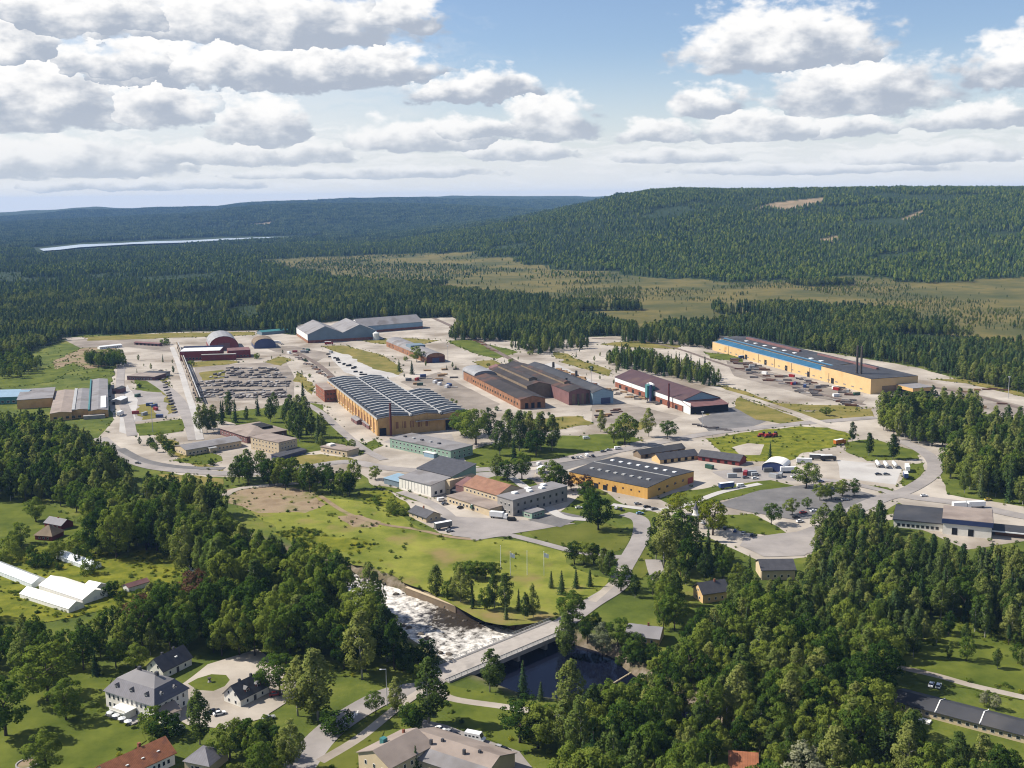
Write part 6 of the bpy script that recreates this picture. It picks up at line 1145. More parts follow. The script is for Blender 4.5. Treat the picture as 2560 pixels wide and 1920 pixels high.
for grp, lab, P, n in (('containers before the yellow mill', 'small steel container on the apron before the yellow mill', [(1850, 905), (2150, 985), (2120, 1000), (1860, 930)], 14), ('containers behind the striped-roof works', 'small container on the apron behind the striped-roof works', [(1010, 950), (1100, 935), (1130, 970), (1060, 975)], 8), ('containers by the storage sheds', 'small container beside the dark storage sheds', [(1760, 1170), (1900, 1170), (1960, 1195), (1860, 1205)], 8), ('containers by the twin gables', 'small container on the yard near the twin gables', [(700, 875), (820, 870), (830, 885), (720, 890)], 6), ('containers on the left yard', 'small container on the left works yard', [(310, 990), (400, 985), (440, 1040), (340, 1050)], 7)):
    for k in range(n):
        a, b_ = random.random(), random.random(); px = (P[0][0] * (1 - a) + P[1][0] * a) * (1 - b_) + (P[3][0] * (1 - a) + P[2][0] * a) * b_; py = (P[0][1] * (1 - a) + P[1][1] * a) * (1 - b_) + (P[3][1] * (1 - a) + P[2][1] * a) * b_
        c = random.choice(list(CM)); p = W(px, py); o = link('container', CM[c]); o.location = (p[0], p[1], .05); o.rotation_euler = (0, 0, random.choice((-.9, .3, 1.2, .1))); tag(o, c + ' ' + lab, 'container', c + ' ' + grp)
# pipe bridge along the stockyard
o = empty('pipe_bridge', (0, 0, 0)); tag(o, 'long pale pipe bridge on trestles beside the gridded stockyard', 'pipe bridge')
pa = W(442, 868); pb = W(496, 1010); n = 14
b = MB(); b.tube((pa[0], pa[1], 6), (pb[0], pb[1], 6), .8, .8, 8).build('pipe', m_tan2, o); MB().tube((pa[0] + 2, pa[1], 6.2), (pb[0] + 2, pb[1], 6.2), .5, .5, 8).build('pipe', m_skyf, o)
for k in range(n): c = pa + (pb - pa) * (k + .5) / n; MB().box(c[0] - .2, c[0] + 2.4, c[1] - .2, c[1] + .2, 0, 5.2).build('trestle', m_steel, o)

# ------------------------------------------------------------------ poles, flags, tower
polem = mat('galvanised', (.5, .51, .52), .5, .1, 1.)
def pole(px, py, h, r, lab, name='lamp_post', arm=0.):
    p = W(px, py); o = empty(name, (p[0], p[1], 0)); tag(o, lab, name.replace('_', ' ')); MB().tube((0, 0, 0), (0, 0, h), r, r * .6, 8).build('shaft', polem, o)
    if arm: MB().box(-arm, .1, -.12, .12, h - .05, h + .15).build('arm', polem, o); MB().box(-arm - .7, -arm, -.25, .25, h - .1, h + .15).build('lantern', m_wlight, o)
    else: MB().box(-.9, .9, -.25, .25, h, h + .6).build('head', m_wlight, o)
for k, (px, py, h) in enumerate(((968, 1765, 14),)): pole(px, py, h, .16, 'tall grey lamp post on the road bend near the bridge', arm=1.6)
for px, py, h, lab in ((382, 1080, 22, 'lattice-thin floodlight mast in the left works yard'), (2520, 996, 19, 'floodlight mast at the forest edge of the right yard'), (1478, 962, 17, 'floodlight mast between the black and brown halls'), (1756, 1068, 12, 'lamp mast beside the brown hall forecourt'), (716, 985, 16, 'floodlight mast at the corner of the gridded stockyard'), (1120, 905, 18, 'floodlight mast left of the rusty mill')): pole(px, py, h, .28, lab, 'floodlight_mast')
for k, (px, py, fl) in enumerate(((1252, 1424, 0), (1276, 1440, 1), (1318, 1438, 0), (1360, 1440, 1))):
    p = W(px, py); o = empty('flagpole', (p[0], p[1], 0)); tag(o, ['bare white flagpole nearest the field bush', 'flagpole flying a white flag left of the bare middle pole', 'bare white flagpole between the two flags', 'flagpole flying a white flag nearest the small spruces'][k], 'flagpole')
    MB().tube((0, 0, 0), (0, 0, 12), .14, .08, 8).build('shaft', m_wlight, o); MB().box(-.16, .16, -.16, .16, 12, 12.3).build('finial', m_wlight, o)
    if fl:
        b = MB(); n = 8; b.add([(i * .33, math.sin(i * .9) * .22, 11.7 - i * .10 - j * 2.2) for j in range(2) for i in range(n)], [(i, i + 1, n + i + 1, n + i) for i in range(n - 1)]); b.build('flag', m_wlight, o)
p = W(1738, 1352); o = empty('stone_tower', (p[0], p[1], 0)); tag(o, 'slender tan brick tower with white cap beside the big birch', 'tower')
MB().tube((0, 0, 0), (0, 0, 14), 1.9, 1.5, 8).build('shaft', m_cream, o); MB().tube((0, 0, 14), (0, 0, 14.6), 2.0, 2.0, 8).build('cornice', m_render, o); MB().tube((0, 0, 14.6), (0, 0, 17.4), 1.3, 1.2, 8).build('lantern', m_render, o); MB().tube((0, 0, 17.4), (0, 0, 20.6), 1.5, .1, 8).build('cap', m_lead, o)
for z_ in (4, 8, 11.5): MB().box(-.3, .3, -1.85, -1.4, z_, z_ + 1.3).build('window', m_glass, o)
o = empty('garden_urn', tuple(W(524, 1706))); tag(o, 'dark stone urn in the middle of the oval manor lawn', 'urn'); MB().tube((0, 0, 0), (0, 0, .9), .9, .4, 10).build('plinth', m_conc, o); MB().tube((0, 0, .9), (0, 0, 1.9), .3, .8, 10).build('bowl', m_steel, o)
p = W(68, 1912); o = empty('round_pool', (p[0], p[1], .12)); tag(o, 'round stone-rimmed basin at the bottom of the manor lawn', 'basin'); b = MB(); n = 20
b.add([(math.cos(i * 2 * PI / n) * r_, math.sin(i * 2 * PI / n) * r_, z_) for r_, z_ in ((3.6, 0), (3.6, .5), (3.1, .5), (3.1, .1)) for i in range(n)], [(j * n + i, j * n + (i + 1) % n, (j + 1) * n + (i + 1) % n, (j + 1) * n + i) for j in range(3) for i in range(n)]); b.build('rim', m_conc, o); MB().tube((0, 0, .02), (0, 0, .22), 3.05, 3.05, n).build('soil', dirt, o)

# ------------------------------------------------------------------ trees near the camera
TREES = []      # (x, y, h, key, label, single)
NAMES = {'birch': 'birch_tree', 'broad': 'broadleaf_tree', 'spruce': 'spruce_tree', 'pine': 'pine_tree', 'copper': 'copper_beech', 'silver': 'willow_tree', 'yellow': 'linden_tree', 'bush': 'bush'}
WIDE = {'birch': .27, 'broad': .40, 'spruce': .17, 'pine': .16, 'copper': .4, 'silver': .4, 'yellow': .4, 'bush': .65}
GUARD = [([(1235, 1640), (1440, 1612), (1560, 1640), (1520, 1690), (1390, 1745), (1330, 1720)], 1640), ([(1030, 1512), (1110, 1542), (1230, 1587), (1190, 1625), (1070, 1585)], 1560), ([(1110, 1640), (1390, 1548), (1400, 1600), (1120, 1705)], 1600),
    ([(255, 1670), (320, 1665), (470, 1700), (480, 1790), (390, 1812), (262, 1775)], 1740), ([(365, 1610), (490, 1612), (490, 1670), (410, 1700), (365, 1690)], 1660), ([(555, 1680), (685, 1690), (682, 1740), (600, 1772), (555, 1755)], 1730), ([(430, 1740), (590, 1660), (690, 1700), (640, 1790), (480, 1790)], 1700),
    ([(0, 1700), (240, 1680), (260, 1800), (350, 1850), (250, 1915), (60, 1915)], 1690), ([(0, 1410), (250, 1370), (260, 1520), (190, 1545), (0, 1510)], 1440), ([(250, 1895), (400, 1830), (440, 1880), (380, 1920)], 1860), ([(460, 1860), (550, 1860), (540, 1920), (460, 1920)], 1880),
    ([(780, 1900), (870, 1780), (920, 1730), (1060, 1700), (960, 1770), (830, 1910)], 1740), ([(915, 1790), (1060, 1790), (1320, 1870), (1300, 1920), (920, 1920)], 1830), ([(1110, 1710), (1290, 1745), (1280, 1785), (1110, 1765)], 1735), ([(1150, 1780), (1270, 1800), (1260, 1850), (1160, 1830)], 1790),
    ([(2250, 1705), (2420, 1690), (2560, 1770), (2560, 1845), (2400, 1800), (2250, 1762)], 1720), ([(2335, 1535), (2400, 1535), (2400, 1600), (2335, 1600)], 1540), ([(2330, 1650), (2450, 1670), (2520, 1720), (2400, 1700), (2240, 1670)], 1665),
    ([(1725, 1430), (1800, 1430), (1800, 1490), (1745, 1508)], 1470), ([(1560, 1552), (1690, 1552), (1690, 1610), (1570, 1612)], 1580), ([(1500, 1480), (1630, 1500), (1600, 1560), (1500, 1530)], 1480), ([(2225, 1255), (2560, 1255), (2560, 1358), (2430, 1362), (2230, 1306)], 1290), ([(1790, 1340), (2000, 1340), (2040, 1370), (1900, 1392)], 1345),
    ([(1725, 1258), (1755, 1258), (1750, 1345), (1730, 1345)], 1350), ([(1000, 1340), (1400, 1360), (1380, 1470), (1150, 1470), (1010, 1420)], 1360), ([(75, 1285), (165, 1285), (165, 1360), (80, 1360)], 1320), ([(0, 1243), (130, 1248), (100, 1285), (0, 1300)], 1255), ([(570, 1212), (750, 1225), (900, 1300), (700, 1320), (610, 1290)], 1225),
    ([(310, 1120), (420, 1145), (560, 1165), (560, 1185), (420, 1182), (325, 1160)], 1125), ([(1600, 1380), (1640, 1370), (1640, 1430), (1600, 1430)], 1400), ([(1880, 1385), (2000, 1385), (2000, 1430), (1900, 1430)], 1425), ([(900, 1180), (1370, 1170), (1370, 1320), (1000, 1330)], 1200), ([(130, 960), (290, 945), (290, 1052), (130, 1045)], 1050),
    ([(300, 1380), (380, 1370), (470, 1440), (300, 1450), (260, 1400)], 1385), ([(1410, 1145), (1760, 1145), (1750, 1200), (1620, 1250), (1440, 1205)], 1200), ([(2190, 1120), (2330, 1120), (2360, 1240), (2200, 1240)], 1130), ([(440, 1040), (760, 1050), (740, 1140), (460, 1145)], 1120), ([(1820, 1890), (1890, 1890), (1890, 1920), (1820, 1920)], 1920), ([(1955, 1855), (2060, 1855), (2060, 1920), (1955, 1920)], 1985)]
def blocked(x, y, h, w):
    base = PX(np.stack([x, y, 0 * x], 1)); top = PX(np.stack([x, y, h], 1)); hp = base[:, 1] - top[:, 1]; wp = w * F / np.hypot(np.hypot(x, y), CH)
    bad = np.zeros(len(x), bool)
    for P, yb in GUARD:
        fr = base[:, 1] > yb
        if not fr.any(): continue
        for t in (.2, .4, .6, .8, .96):
            for s_ in (-.8, 0, .8): bad |= fr & inpoly(base[:, 0] + s_ * wp * (1 if t < .9 else .4), base[:, 1] - t * hp, P)
    return bad
def zone(lab, P, sp, mix, h0, h1, guard=True, noise=None):
    Q = WP(P); xs = [q[0] for q in Q]; ys = [q[1] for q in Q]; nx = int((max(xs) - min(xs)) / sp) + 1; ny = int((max(ys) - min(ys)) / sp) + 1
    gx, gy = np.meshgrid(np.arange(nx), np.arange(ny)); x = min(xs) + (gx + .5 * (gy % 2)).ravel() * sp + rng.uniform(-.42, .42, nx * ny) * sp; y = min(ys) + gy.ravel() * sp + rng.uniform(-.42, .42, nx * ny) * sp
    k = inpoly(x, y, Q) & (rivdist(x, y) > 1.0); x = x[k]; y = y[k]; n = len(x)
    if not n: return
    h = rng.uniform(h0, h1, n) * (.78 + .44 * fbm(x, y, 45, 2, 61)) * np.where(rng.uniform(0, 1, n) < .18, rng.uniform(.55, .8, n), 1.); keys = rng.choice(list(mix), n, p=np.array(list(mix.values())) / sum(mix.values()))
    w = np.array([WIDE[q] for q in keys]) * h
    ok = ~blocked(x, y, h, w) if guard else np.ones(n, bool)
    if 'yard verges' in lab:
        for P in HARD: ok &= ~inpoly(x, y, P)
        for P in FOOT: ok &= ~inpoly(x, y, P)
    for i in np.where(ok)[0]: TREES.append((x[i], y[i], h[i], keys[i], lab, False))
BB = {'birch': .6, 'broad': .4}
zone('in the wood along the left edge of the works', [(-260, 1085), (130, 1090), (225, 1128), (290, 1165), (320, 1222), (400, 1244), (480, 1262), (560, 1292), (640, 1345), (720, 1395), (800, 1425), (700, 1480), (560, 1470), (420, 1400), (330, 1340), (240, 1330), (205, 1290), (120, 1258), (-260, 1245)], 7.4, {'birch': .55, 'broad': .4, 'spruce': .05}, 17, 25)
zone('on the far river bank above the nursery', [(225, 1335), (330, 1325), (420, 1375), (520, 1420), (640, 1470), (700, 1500), (560, 1510), (470, 1490), (380, 1425), (240, 1400)], 9, {'broad': .6, 'birch': .4}, 20, 29)
zone('in the park wood between nursery and manor', [(240, 1560), (330, 1535), (420, 1505), (560, 1480), (660, 1460), (760, 1475), (860, 1505), (940, 1550), (1000, 1620), (1050, 1670), (960, 1700), (850, 1706), (740, 1660), (660, 1680), (600, 1640), (460, 1640), (340, 1640), (240, 1640)], 9.2, {'broad': .78, 'birch': .2, 'copper': .02}, 17, 27)
zone('in the garden grove at the left edge', [(-200, 1550), (120, 1530), (230, 1580), (270, 1650), (200, 1690), (120, 1680), (-200, 1700)], 8, {'broad': .8, 'birch': .2}, 10, 19)
zone('in the nursery gardens', [(-100, 1370), (200, 1350), (420, 1400), (480, 1470), (300, 1510), (220, 1440), (60, 1420)], 8.5, {'bush': .5, 'broad': .4, 'birch': .1}, 3.5, 11)
zone('in the slender young wood below the black-roofed school', [(1900, 1440), (2040, 1400), (2080, 1335), (2130, 1312), (2235, 1325), (2420, 1400), (2700, 1420), (2700, 1640), (2560, 1630), (2480, 1600), (2320, 1560), (2320, 1640), (2200, 1660), (2000, 1600), (1880, 1540)], 5.7, {'birch': .72, 'broad': .12, 'spruce': .08, 'pine': .08}, 12, 19)
zone('in the big wood right of the mill pond', [(1655, 1540), (1800, 1500), (1880, 1545), (2000, 1605), (2200, 1665), (2250, 1690), (2235, 1760), (2330, 1860), (2700, 1960), (2700, 2120), (1420, 2120), (1400, 1880), (1480, 1780), (1600, 1710), (1720, 1650), (1640, 1590)], 7.4, {'birch': .36, 'broad': .6, 'spruce': .04}, 15, 24)
zone('scattered over the yellow-green clearing at the right edge', [(2330, 1570), (2480, 1600), (2700, 1640), (2700, 1720), (2480, 1690), (2330, 1640)], 13, {'broad': .7, 'birch': .3}, 8, 15, False)
zone('on the overgrown pond shore', [(1440, 1602), (1560, 1618), (1640, 1640), (1665, 1700), (1570, 1765), (1540, 1748), (1620, 1690), (1600, 1650), (1450, 1622)], 5.5, {'bush': .6, 'broad': .4}, 3.5, 8, False)
zone('in the grove below the long yellow mill', [(2190, 1078), (2260, 1108), (2380, 1124), (2450, 1105), (2445, 1045), (2330, 1030), (2210, 1045)], 7.5, {'birch': .7, 'broad': .3}, 17, 25, False)
zone('in the wood beside the curving road at the right edge', [(2362, 1150), (2385, 1225), (2420, 1245), (2700, 1290), (2700, 1090), (2450, 1095)], 7.5, {'birch': .6, 'broad': .3, 'spruce': .1}, 16, 24)
zone('in the thicket above the two black and brown halls', [(1112, 850), (1160, 825), (1245, 828), (1270, 850), (1240, 856)], 8, {'birch': .5, 'spruce': .5}, 15, 22, False)
zone('in the copse right of the rail line', [(1262, 872), (1350, 862), (1470, 852), (1470, 872), (1420, 876), (1350, 888)], 9, {'birch': .6, 'spruce': .4}, 13, 20, False)
zone('in the grove between the brown hall and the yellow mill', [(1512, 905), (1560, 892), (1640, 912), (1760, 940), (1806, 962), (1790, 972), (1700, 952), (1600, 934), (1530, 920)], 8, {'birch': .45, 'spruce': .35, 'broad': .2}, 15, 22, False)
zone('in the row of dark woods behind the far lane', [(1555, 840), (1780, 858), (1790, 876), (1660, 862), (1555, 856)], 8, {'birch': .4, 'spruce': .6}, 15, 21, False)
zone('in the office park by the stockyard', [(490, 1085), (560, 1075), (640, 1050), (760, 1040), (830, 1098), (820, 1132), (760, 1118), (680, 1060), (560, 1040)], 13, {'birch': .75, 'spruce': .25}, 15, 22)
zone('in the leafy clump behind the bare soil', [(575, 1214), (640, 1218), (700, 1230), (800, 1244), (905, 1240), (912, 1224), (800, 1212), (680, 1196), (590, 1190)], 8.5, {'broad': .9, 'birch': .1}, 14, 20, False)
zone('on the field bank above the rapids', [(1040, 1492), (1130, 1514), (1240, 1552), (1350, 1556), (1345, 1536), (1200, 1508), (1090, 1476)], 6.5, {'birch': .5, 'broad': .3, 'spruce': .2}, 9, 17, False)
zone('in the thicket on the left side of the field', [(760, 1400), (860, 1412), (965, 1440), (950, 1462), (860, 1450), (760, 1428)], 7, {'birch': .6, 'broad': .2, 'spruce': .2}, 9, 15)
zone('on the wooded shore right of the mill pond', [(1490, 1775), (1590, 1705), (1640, 1650), (1720, 1650), (1730, 1720), (1580, 1820)], 7, {'broad': .7, 'birch': .3}, 9, 16)
zone('in the waterside scrub at the pond end', [(1495, 1622), (1620, 1640), (1665, 1690), (1600, 1750), (1555, 1738), (1600, 1690), (1565, 1650)], 5, {'bush': .5, 'broad': .5}, 4, 10, False)
zone('beside the road above the pond house', [(1440, 1610), (1520, 1540), (1600, 1480), (1690, 1480), (1710, 1560), (1640, 1600), (1560, 1560)], 8, {'broad': .7, 'birch': .3}, 8, 15)
zone('in the scrub at the near bridge end', [(960, 1640), (1060, 1640), (1100, 1668), (1060, 1700), (980, 1690)], 6, {'bush': .6, 'broad': .4}, 4, 9, False)
zone('in the bushes under the tower', [(1630, 1440), (1720, 1400), (1790, 1390), (1880, 1420), (1990, 1440), (2060, 1420), (2000, 1480), (1860, 1500), (1700, 1540), (1640, 1520)], 8, {'broad': .6, 'birch': .35, 'spruce': .05}, 9, 17)
zone('dotted along the yard verges', [(330, 900), (760, 880), (1150, 905), (1500, 870), (1600, 890), (1500, 1070), (1330, 1080), (1250, 1060), (740, 1000), (470, 1060), (340, 1060)], 34, {'birch': .4, 'bush': .35, 'spruce': .25}, 3, 8, False)
zone('in the clump left of the white hut', [(215, 905), (250, 900), (315, 905), (312, 920), (225, 922)], 8, {'broad': 1.}, 13, 17, False)
zone('at the far left meadow edge', [(-120, 905), (60, 895), (110, 910), (70, 945), (-120, 960)], 11, {'broad': .8, 'spruce': .2}, 12, 18, False)
zone('in the garden plots around the manor drive', [(560, 1840), (660, 1815), (740, 1860), (720, 1960), (560, 1990), (470, 1960)], 9, {'broad': .8, 'birch': .2}, 8, 15)
zone('in the shrubs at the foot of the white hall', [(905, 1238), (1000, 1272), (1030, 1298), (990, 1292), (920, 1262)], 7, {'bush': 1.}, 3, 6, False)
zone('among the shrubs of the office road', [(340, 1110), (400, 1100), (470, 1150), (560, 1165), (480, 1160), (380, 1130)], 11, {'bush': .8, 'birch': .2}, 4, 8, False)
for px, py, h, k, lab in [
    (1190, 1112, 29, 'broad', 'great dark tree beside the yellow brick works end'), (1222, 1096, 24, 'birch', 'birch just behind the great dark tree'), (1165, 1090, 22, 'broad', 'smaller dark tree left of the great one'), (1250, 1140, 25, 'birch', 'foremost birch of the centre clump'), (1272, 1118, 29, 'birch', 'tall birch left in the centre clump'), (1298, 1128, 30, 'birch', 'tallest birch in the centre clump'), (1325, 1122, 28, 'birch', 'broad birch mid centre clump'), (1352, 1126, 29, 'birch', 'birch right of the middle of the centre clump'), (1380, 1128, 27, 'birch', 'rightmost birch of the centre clump'), (1340, 1140, 20, 'broad', 'low broadleaf in front of the centre clump'), (1285, 1155, 17, 'spruce', 'dark spruce at the foot of the centre clump'),
    (1562, 1112, 24, 'broad', 'dark round-topped tree right of the centre lawn'), (1535, 1108, 16, 'broad', 'small tree left of the dark round-topped one'), (1622, 1092, 22, 'birch', 'slim poplar-like tree by the road bend'), (1668, 1098, 15, 'broad', 'small dark tree near the stacked steel by the road'), (1502, 1080, 17, 'birch', 'pale birch before the rusty mill forecourt'),
    (1240, 1198, 17, 'birch', 'birch at the left of the pair behind the tile roof'), (1305, 1198, 18, 'broad', 'broad tree of the pair behind the tile roof'), (1268, 1206, 15, 'broad', 'low tree between the pair behind the tile roof'), (1378, 1228, 20, 'broad', 'dense tree left of the orange store'), (1395, 1228, 16, 'broad', 'second tree left of the orange store'), (1428, 1226, 11, 'copper', 'dark red-leaved tree at the store corner'), (1462, 1232, 12, 'copper', 'second red-leaved tree along the store wall'), (1468, 1252, 13, 'broad', 'bright green tree before the store wall'), (1496, 1326, 21, 'broad', 'lone spreading tree on the mown lawn'), (1478, 1288, 16, 'broad', 'tree close behind the lone spreading tree'),
    (938, 1200, 10, 'broad', 'small round tree on the road verge above the white hall'), (880, 1128, 9, 'broad', 'small tree by the tan pavilion'), (758, 1005, 19, 'spruce', 'dark spruce standing at the stockyard corner'), (645, 1040, 18, 'spruce', 'narrow spruce at the stockyard rim'), (1042, 905, 19, 'broad', 'tree before the arched store'), (998, 930, 14, 'spruce', 'small fir left in the pair by the curved verge'), (1030, 936, 15, 'spruce', 'small fir right in the pair by the curved verge'), (416, 862, 10, 'bush', 'round lone bush near the red workshop'), (518, 1082, 21, 'birch', 'big birch at the lawn corner by the works road'),
    (1925, 1150, 13, 'spruce', 'lone conical spruce on the weedy field'), (2065, 1040, 8, 'broad', 'lone small tree on the verge before the yellow mill'), (2015, 1222, 18, 'broad', 'rough-crowned tree among the trailers'), (2130, 1105, 15, 'birch', 'birch standing apart left of the grove'), (2172, 1140, 17, 'birch', 'second birch apart below the grove'), (2232, 1148, 18, 'birch', 'third birch apart beside the curved road'),
    (1928, 1312, 13, 'broad', 'largest ball-shaped tree by the car park'), (1980, 1288, 10, 'broad', 'middle ball-shaped tree by the car park'), (2018, 1272, 7, 'broad', 'smallest ball-shaped tree by the car park'), (2050, 1252, 11, 'broad', 'first tree of the dark car park row'), (2078, 1248, 11, 'broad', 'second tree of the dark car park row'), (2106, 1242, 11, 'broad', 'third tree of the dark car park row'), (2135, 1240, 11, 'broad', 'last tree of the dark car park row'), (2090, 1340, 18, 'birch', 'birch at the top corner of the big wood'), (2060, 1350, 20, 'birch', 'leaning birch at the top corner of the big wood'),
    (1660, 1418, 30, 'birch', 'huge pale birch left of the slender tower'), (1700, 1400, 26, 'broad', 'dark tree between birch and tower'), (1640, 1400, 22, 'birch', 'slimmer birch behind the huge pale one'), (1782, 1338, 21, 'yellow', 'yellow-green tree right of the tower'), (1745, 1320, 19, 'yellow', 'yellow-green tree behind the tower'), (1700, 1290, 14, 'yellow', 'low yellow-green tree below the store corner'), (1770, 1390, 16, 'spruce', 'dark fir below the tower'),
    (1150, 1442, 8, 'broad', 'leftmost shrub of the clump on the field'), (1172, 1446, 9, 'broad', 'second shrub of the clump on the field'), (1192, 1450, 9.5, 'broad', 'tallest shrub of the clump on the field'), (1214, 1448, 9, 'broad', 'fourth shrub of the clump on the field'), (1234, 1444, 8, 'broad', 'last shrub of the clump on the field'),
    (1436, 1410, 12, 'broad', 'left of the three egg-shaped trees by the path'), (1460, 1412, 12, 'broad', 'middle of the three egg-shaped trees by the path'), (1484, 1410, 11, 'broad', 'right of the three egg-shaped trees by the path'), (1508, 1436, 14, 'birch', 'upright column tree beside the path'), (1526, 1444, 14, 'birch', 'second upright column tree beside the path'), (1378, 1470, 9, 'spruce', 'first little spruce below the flagpoles'), (1404, 1486, 12, 'spruce', 'tallest little spruce below the flagpoles'), (1440, 1470, 10, 'spruce', 'third little spruce below the flagpoles'), (1475, 1466, 9, 'spruce', 'last little spruce below the flagpoles'), (1552, 1478, 13, 'broad', 'round tree at the road fork above the bridge'),
    (1415, 1618, 21, 'birch', 'tall birch at the far bridge end'), (1432, 1560, 15, 'broad', 'tree on the roadside above the bridge end'), (1505, 1614, 15, 'silver', 'grey-leaved shrub tree above the pond'), (1545, 1614, 13, 'broad', 'dark shrub tree above the pond'), (1590, 1650, 12, 'broad', 'tree in front of the pond house'), (1225, 1730, 17, 'birch', 'birch close before the bridge railing'), (1308, 1744, 15, 'spruce', 'pointed tree at the pond shore'), (1352, 1752, 8, 'spruce', 'tiny pointed tree at the pond shore'), (1420, 1812, 24, 'birch', 'big twin-topped birch before the pond'), (1300, 1858, 17, 'broad', 'dark bushy tree on the lower lawn'), (1345, 1872, 16, 'broad', 'second dark bushy tree on the lower lawn'), (1370, 1850, 13, 'broad', 'small tree behind the dark bushy pair'),
    (1072, 1808, 25, 'birch', 'tall narrow tree by the road end of the bridge'), (992, 1782, 14, 'birch', 'thin-leaved tree by the lamp post'), (940, 1784, 9, 'broad', 'low tree under the lamp post'), (1040, 1815, 8, 'bush', 'shrub at the foot of the tall narrow tree'), (1020, 1800, 7, 'bush', 'second shrub behind the brown roof house'),
    (795, 1800, 27, 'birch', 'great pale birch beside the manor road'), (745, 1790, 22, 'birch', 'second pale birch left of the great one'), (700, 1740, 17, 'broad', 'tree behind the dormered wing'), (842, 1830, 9, 'bush', 'bush at the foot of the great pale birch'), (500, 1862, 20, 'birch', 'birch on the manor court edge'), (380, 1830, 10, 'bush', 'shrub below the manor corner'), (420, 1842, 10, 'bush', 'shrub right below the manor corner'), (730, 1930, 18, 'birch', 'birch by the road at the bottom edge'), (620, 1890, 13, 'broad', 'tree on the near edge of the manor court'), (575, 1900, 14, 'broad', 'second tree on the near edge of the manor court'), (665, 1870, 12, 'broad', 'third tree on the near edge of the manor court'),
    (120, 1752, 23, 'broad', 'tall dark tree on the manor lawn'), (165, 1800, 16, 'broad', 'round bush-like tree before the tall dark one'), (15, 1840, 22, 'broad', 'big tree at the left edge of the manor lawn'), (118, 1935, 15, 'broad', 'sprawling tree at the bottom of the manor lawn'), (70, 1700, 20, 'birch', 'birch behind the tall dark lawn tree'), (555, 1640, 16, 'broad', 'tree overhanging the manor drive'), (240, 1690, 11, 'spruce', 'conical bush behind the manor'), (290, 1668, 12, 'broad', 'round bush behind the manor'), (340, 1672, 11, 'broad', 'round bush beside the north wing'),
    (2005, 1985, 17, 'silver', 'pale silvery willow at the bottom edge'), (1010, 1925, 8, 'bush', 'dark bush before the brown roof house'), (1040, 1935, 10, 'spruce', 'slim fir between the two brown roof houses'), (980, 1935, 8, 'bush', 'yellowing bush before the brown roof house'), (2460, 1768, 6, 'silver', 'pinkish pale shrub behind the row house'), (2490, 1776, 6, 'silver', 'second pinkish pale shrub behind the row house'), (145, 1400, 11, 'broad', 'tree shading the pyramid-roofed cottage'), (55, 1360, 13, 'broad', 'big garden tree left of the cottages'), (90, 1305, 15, 'broad', 'tree behind the cottages')]:
    p = W(px, py); TREES.append((p[0], p[1], h, k, lab, True))
ang = lambda t: t[2] / math.hypot(t[0], t[1])
# anything hidden outside the frame is not needed
def shown(t):
    q = PX(np.array([[t[0], t[1], 0], [t[0], t[1], t[2]]])); return -60 < q[0, 0] < 2620 and q[1, 1] < 1925
pool = [t for t in TREES if t[5] or shown(t)]
single = [t for t in pool if t[5]]; many = sorted([t for t in pool if not t[5]], key=lambda t: -ang(t)); cnt = {}
indiv = list(single); rest = []
for t in single: cnt[t[3]] = cnt.get(t[3], 0) + 1
for t in many:
    lim = {'birch': 260, 'broad': 260}.get(t[3], 60)
    if cnt.get(t[3], 0) < lim: indiv.append(t); cnt[t[3]] = cnt.get(t[3], 0) + 1
    else: rest.append(t)
KW = {'birch': 'light birch', 'broad': 'dark leafy tree', 'spruce': 'pointed spruce', 'pine': 'bare-stemmed pine', 'copper': 'red-leaved tree', 'bush': 'green bush', 'silver': 'pale shrub', 'yellow': 'yellow-green tree'}
byz = {}
for t in indiv:
    if not t[5]: byz.setdefault((t[3], t[4]), []).append(t)
FINE = {}
for (k_, lab), ts in byz.items():
    hs = np.array([t[2] for t in ts]); sx_ = np.array([PX(np.array([[t[0], t[1], 0]]))[0, 0] for t in ts])
    for t, hh, xx in zip(ts, hs, sx_):
        L_ = KW[k_] + ' ' + lab
        if len(ts) > 5:
            L_ = ('tall ' if hh > np.percentile(hs, 66) else 'low ' if hh < np.percentile(hs, 33) else 'middling ') + L_
            L2 = L_ + (', left part' if xx < np.percentile(sx_, 33) else ', right part' if xx > np.percentile(sx_, 66) else ', middle part')
            if len(L2.replace(',', '').split()) <= 16: L_ = L2
        FINE[(t[0], t[1])] = L_
for x_, y_, h_, k_, lab, sg in indiv:
    hi = KINDS[k_][0]; cr, tr = hi[random.randrange(len(hi))]; o = empty(NAMES[k_], (x_, y_, TW(x_, y_) - .05), random.uniform(0, 6.28), h_); wf = random.uniform(1.0, 1.4) if sg else (random.uniform(.66, .98) if k_ == 'broad' else random.uniform(.85, 1.2)); o.scale = (h_ * wf, h_ * wf, h_)
    if sg: tag(o, lab, 'bush' if k_ == 'bush' else 'tree')
    else: tag(o, FINE[(x_, y_)], 'bush' if k_ == 'bush' else 'tree', FINE[(x_, y_)])
    link('crown', cr, o); link('trunk', tr, o)
ks = list(KINDS); off = {}; protos = []
for k_ in ks: off[k_] = len(protos); protos += KINDS[k_][2]
if rest:
    scatter('woodland', 'further trees of the woods around the works, too many to count', [(t[0], t[1], TW(t[0], t[1])) for t in rest], [t[2] * (.8 if t[3] == 'broad' else 1.) for t in rest], [off[t[3]] + random.randrange(len(KINDS[t[3]][2])) for t in rest], protos, np.array([rng.uniform(1.1, 1.35) if t[3] == 'broad' else rng.uniform(.9, 1.12) for t in rest]))
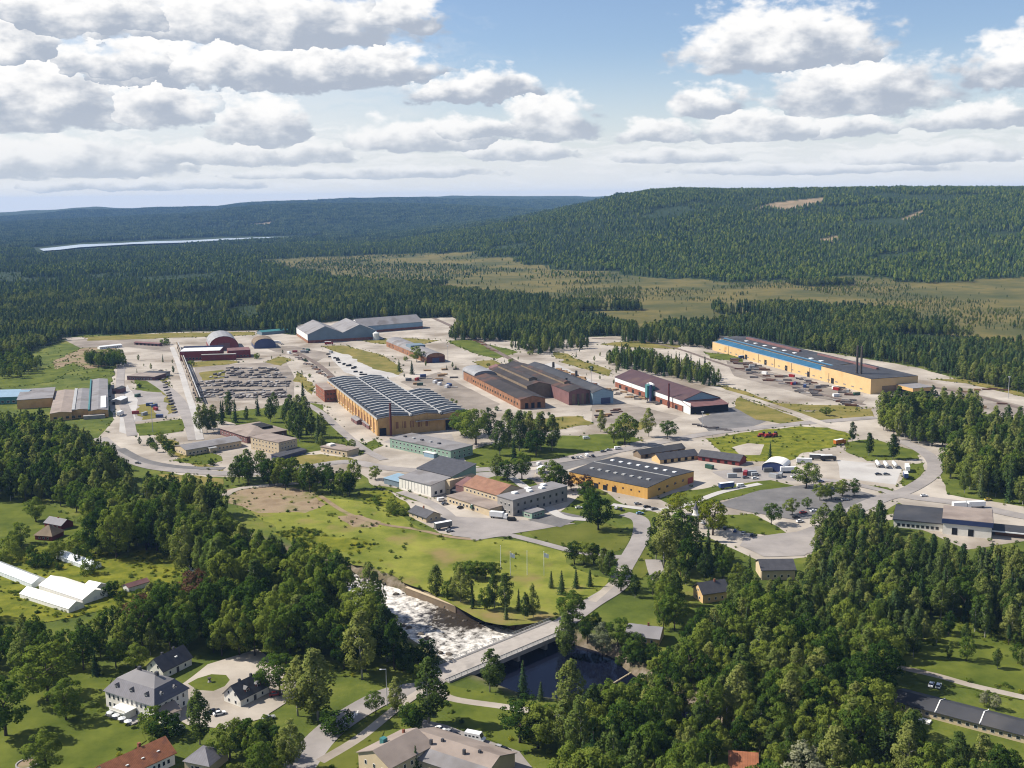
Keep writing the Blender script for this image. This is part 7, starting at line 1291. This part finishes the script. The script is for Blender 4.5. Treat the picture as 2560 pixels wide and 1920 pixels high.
print('TREES', len(indiv), len(rest), cnt)

# weeds, tufts and saplings that break up every verge and yard edge
sx = []; sy = []
for o in list(COL.objects):
    if o.get('kind') == 'structure' and o.name.split('.')[0] in ('meadow', 'lawn', 'verge', 'weeds', 'weedy_field', 'bare_soil', 'garden', 'industrial_yard', 'wood_clearing'):
        v = [tuple(q.co) for q in o.data.vertices]
        for q in v:
            for k in range(2):
                if random.random() < .6: sx.append(q[0] + random.gauss(0, 2.6)); sy.append(q[1] + random.gauss(0, 3.4))
for P, n in ((WP([(560, 1222), (720, 1238), (1000, 1285), (1330, 1352), (1500, 1488), (1270, 1570), (860, 1400), (700, 1330)]), 260), (WP([(1765, 1098), (2100, 1072), (2128, 1098), (1960, 1156), (1800, 1132)]), 160), (WP([(-100, 1410), (150, 1360), (420, 1370), (470, 1450), (100, 1560)]), 700), (WP([(690, 1330), (760, 1320), (950, 1362), (800, 1388)]), 400), (WP([(900, 1225), (1010, 1250), (1030, 1285), (930, 1262)]), 200), (LEFTM, 500), (WP([(2230, 1640), (2340, 1530), (2500, 1560), (2700, 1760), (2480, 1740)]), 500)):
    xs = [p[0] for p in P]; ys = [p[1] for p in P]; x = rng.uniform(min(xs), max(xs), n * 2); y = rng.uniform(min(ys), max(ys), n * 2); k = inpoly(x, y, P) & (fbm(x, y, 30, 3, 15) > .5); sx += list(x[k]); sy += list(y[k])
sx = np.array(sx); sy = np.array(sy); k = (rivdist(sx, sy) > 3) & (np.hypot(sx, sy) < 1700); sx = sx[k]; sy = sy[k]
bad = np.zeros(len(sx), bool)
for P in HARD: bad |= inpoly(sx, sy, P)
sx = sx[~bad]; sy = sy[~bad]
scatter('scrub', 'rank weeds and saplings along verges and field edges', np.stack([sx, sy, 0 * sx + .05], 1), rng.uniform(.5, 1.9, len(sx)) ** 1.3, rng.integers(0, 4, len(sx)), KINDS['bush'][1] + [to_mesh('weed_tuft', *crown_geo('bush', 9, 160, .11), [YELL])], rng.uniform(.5, .9, len(sx)))
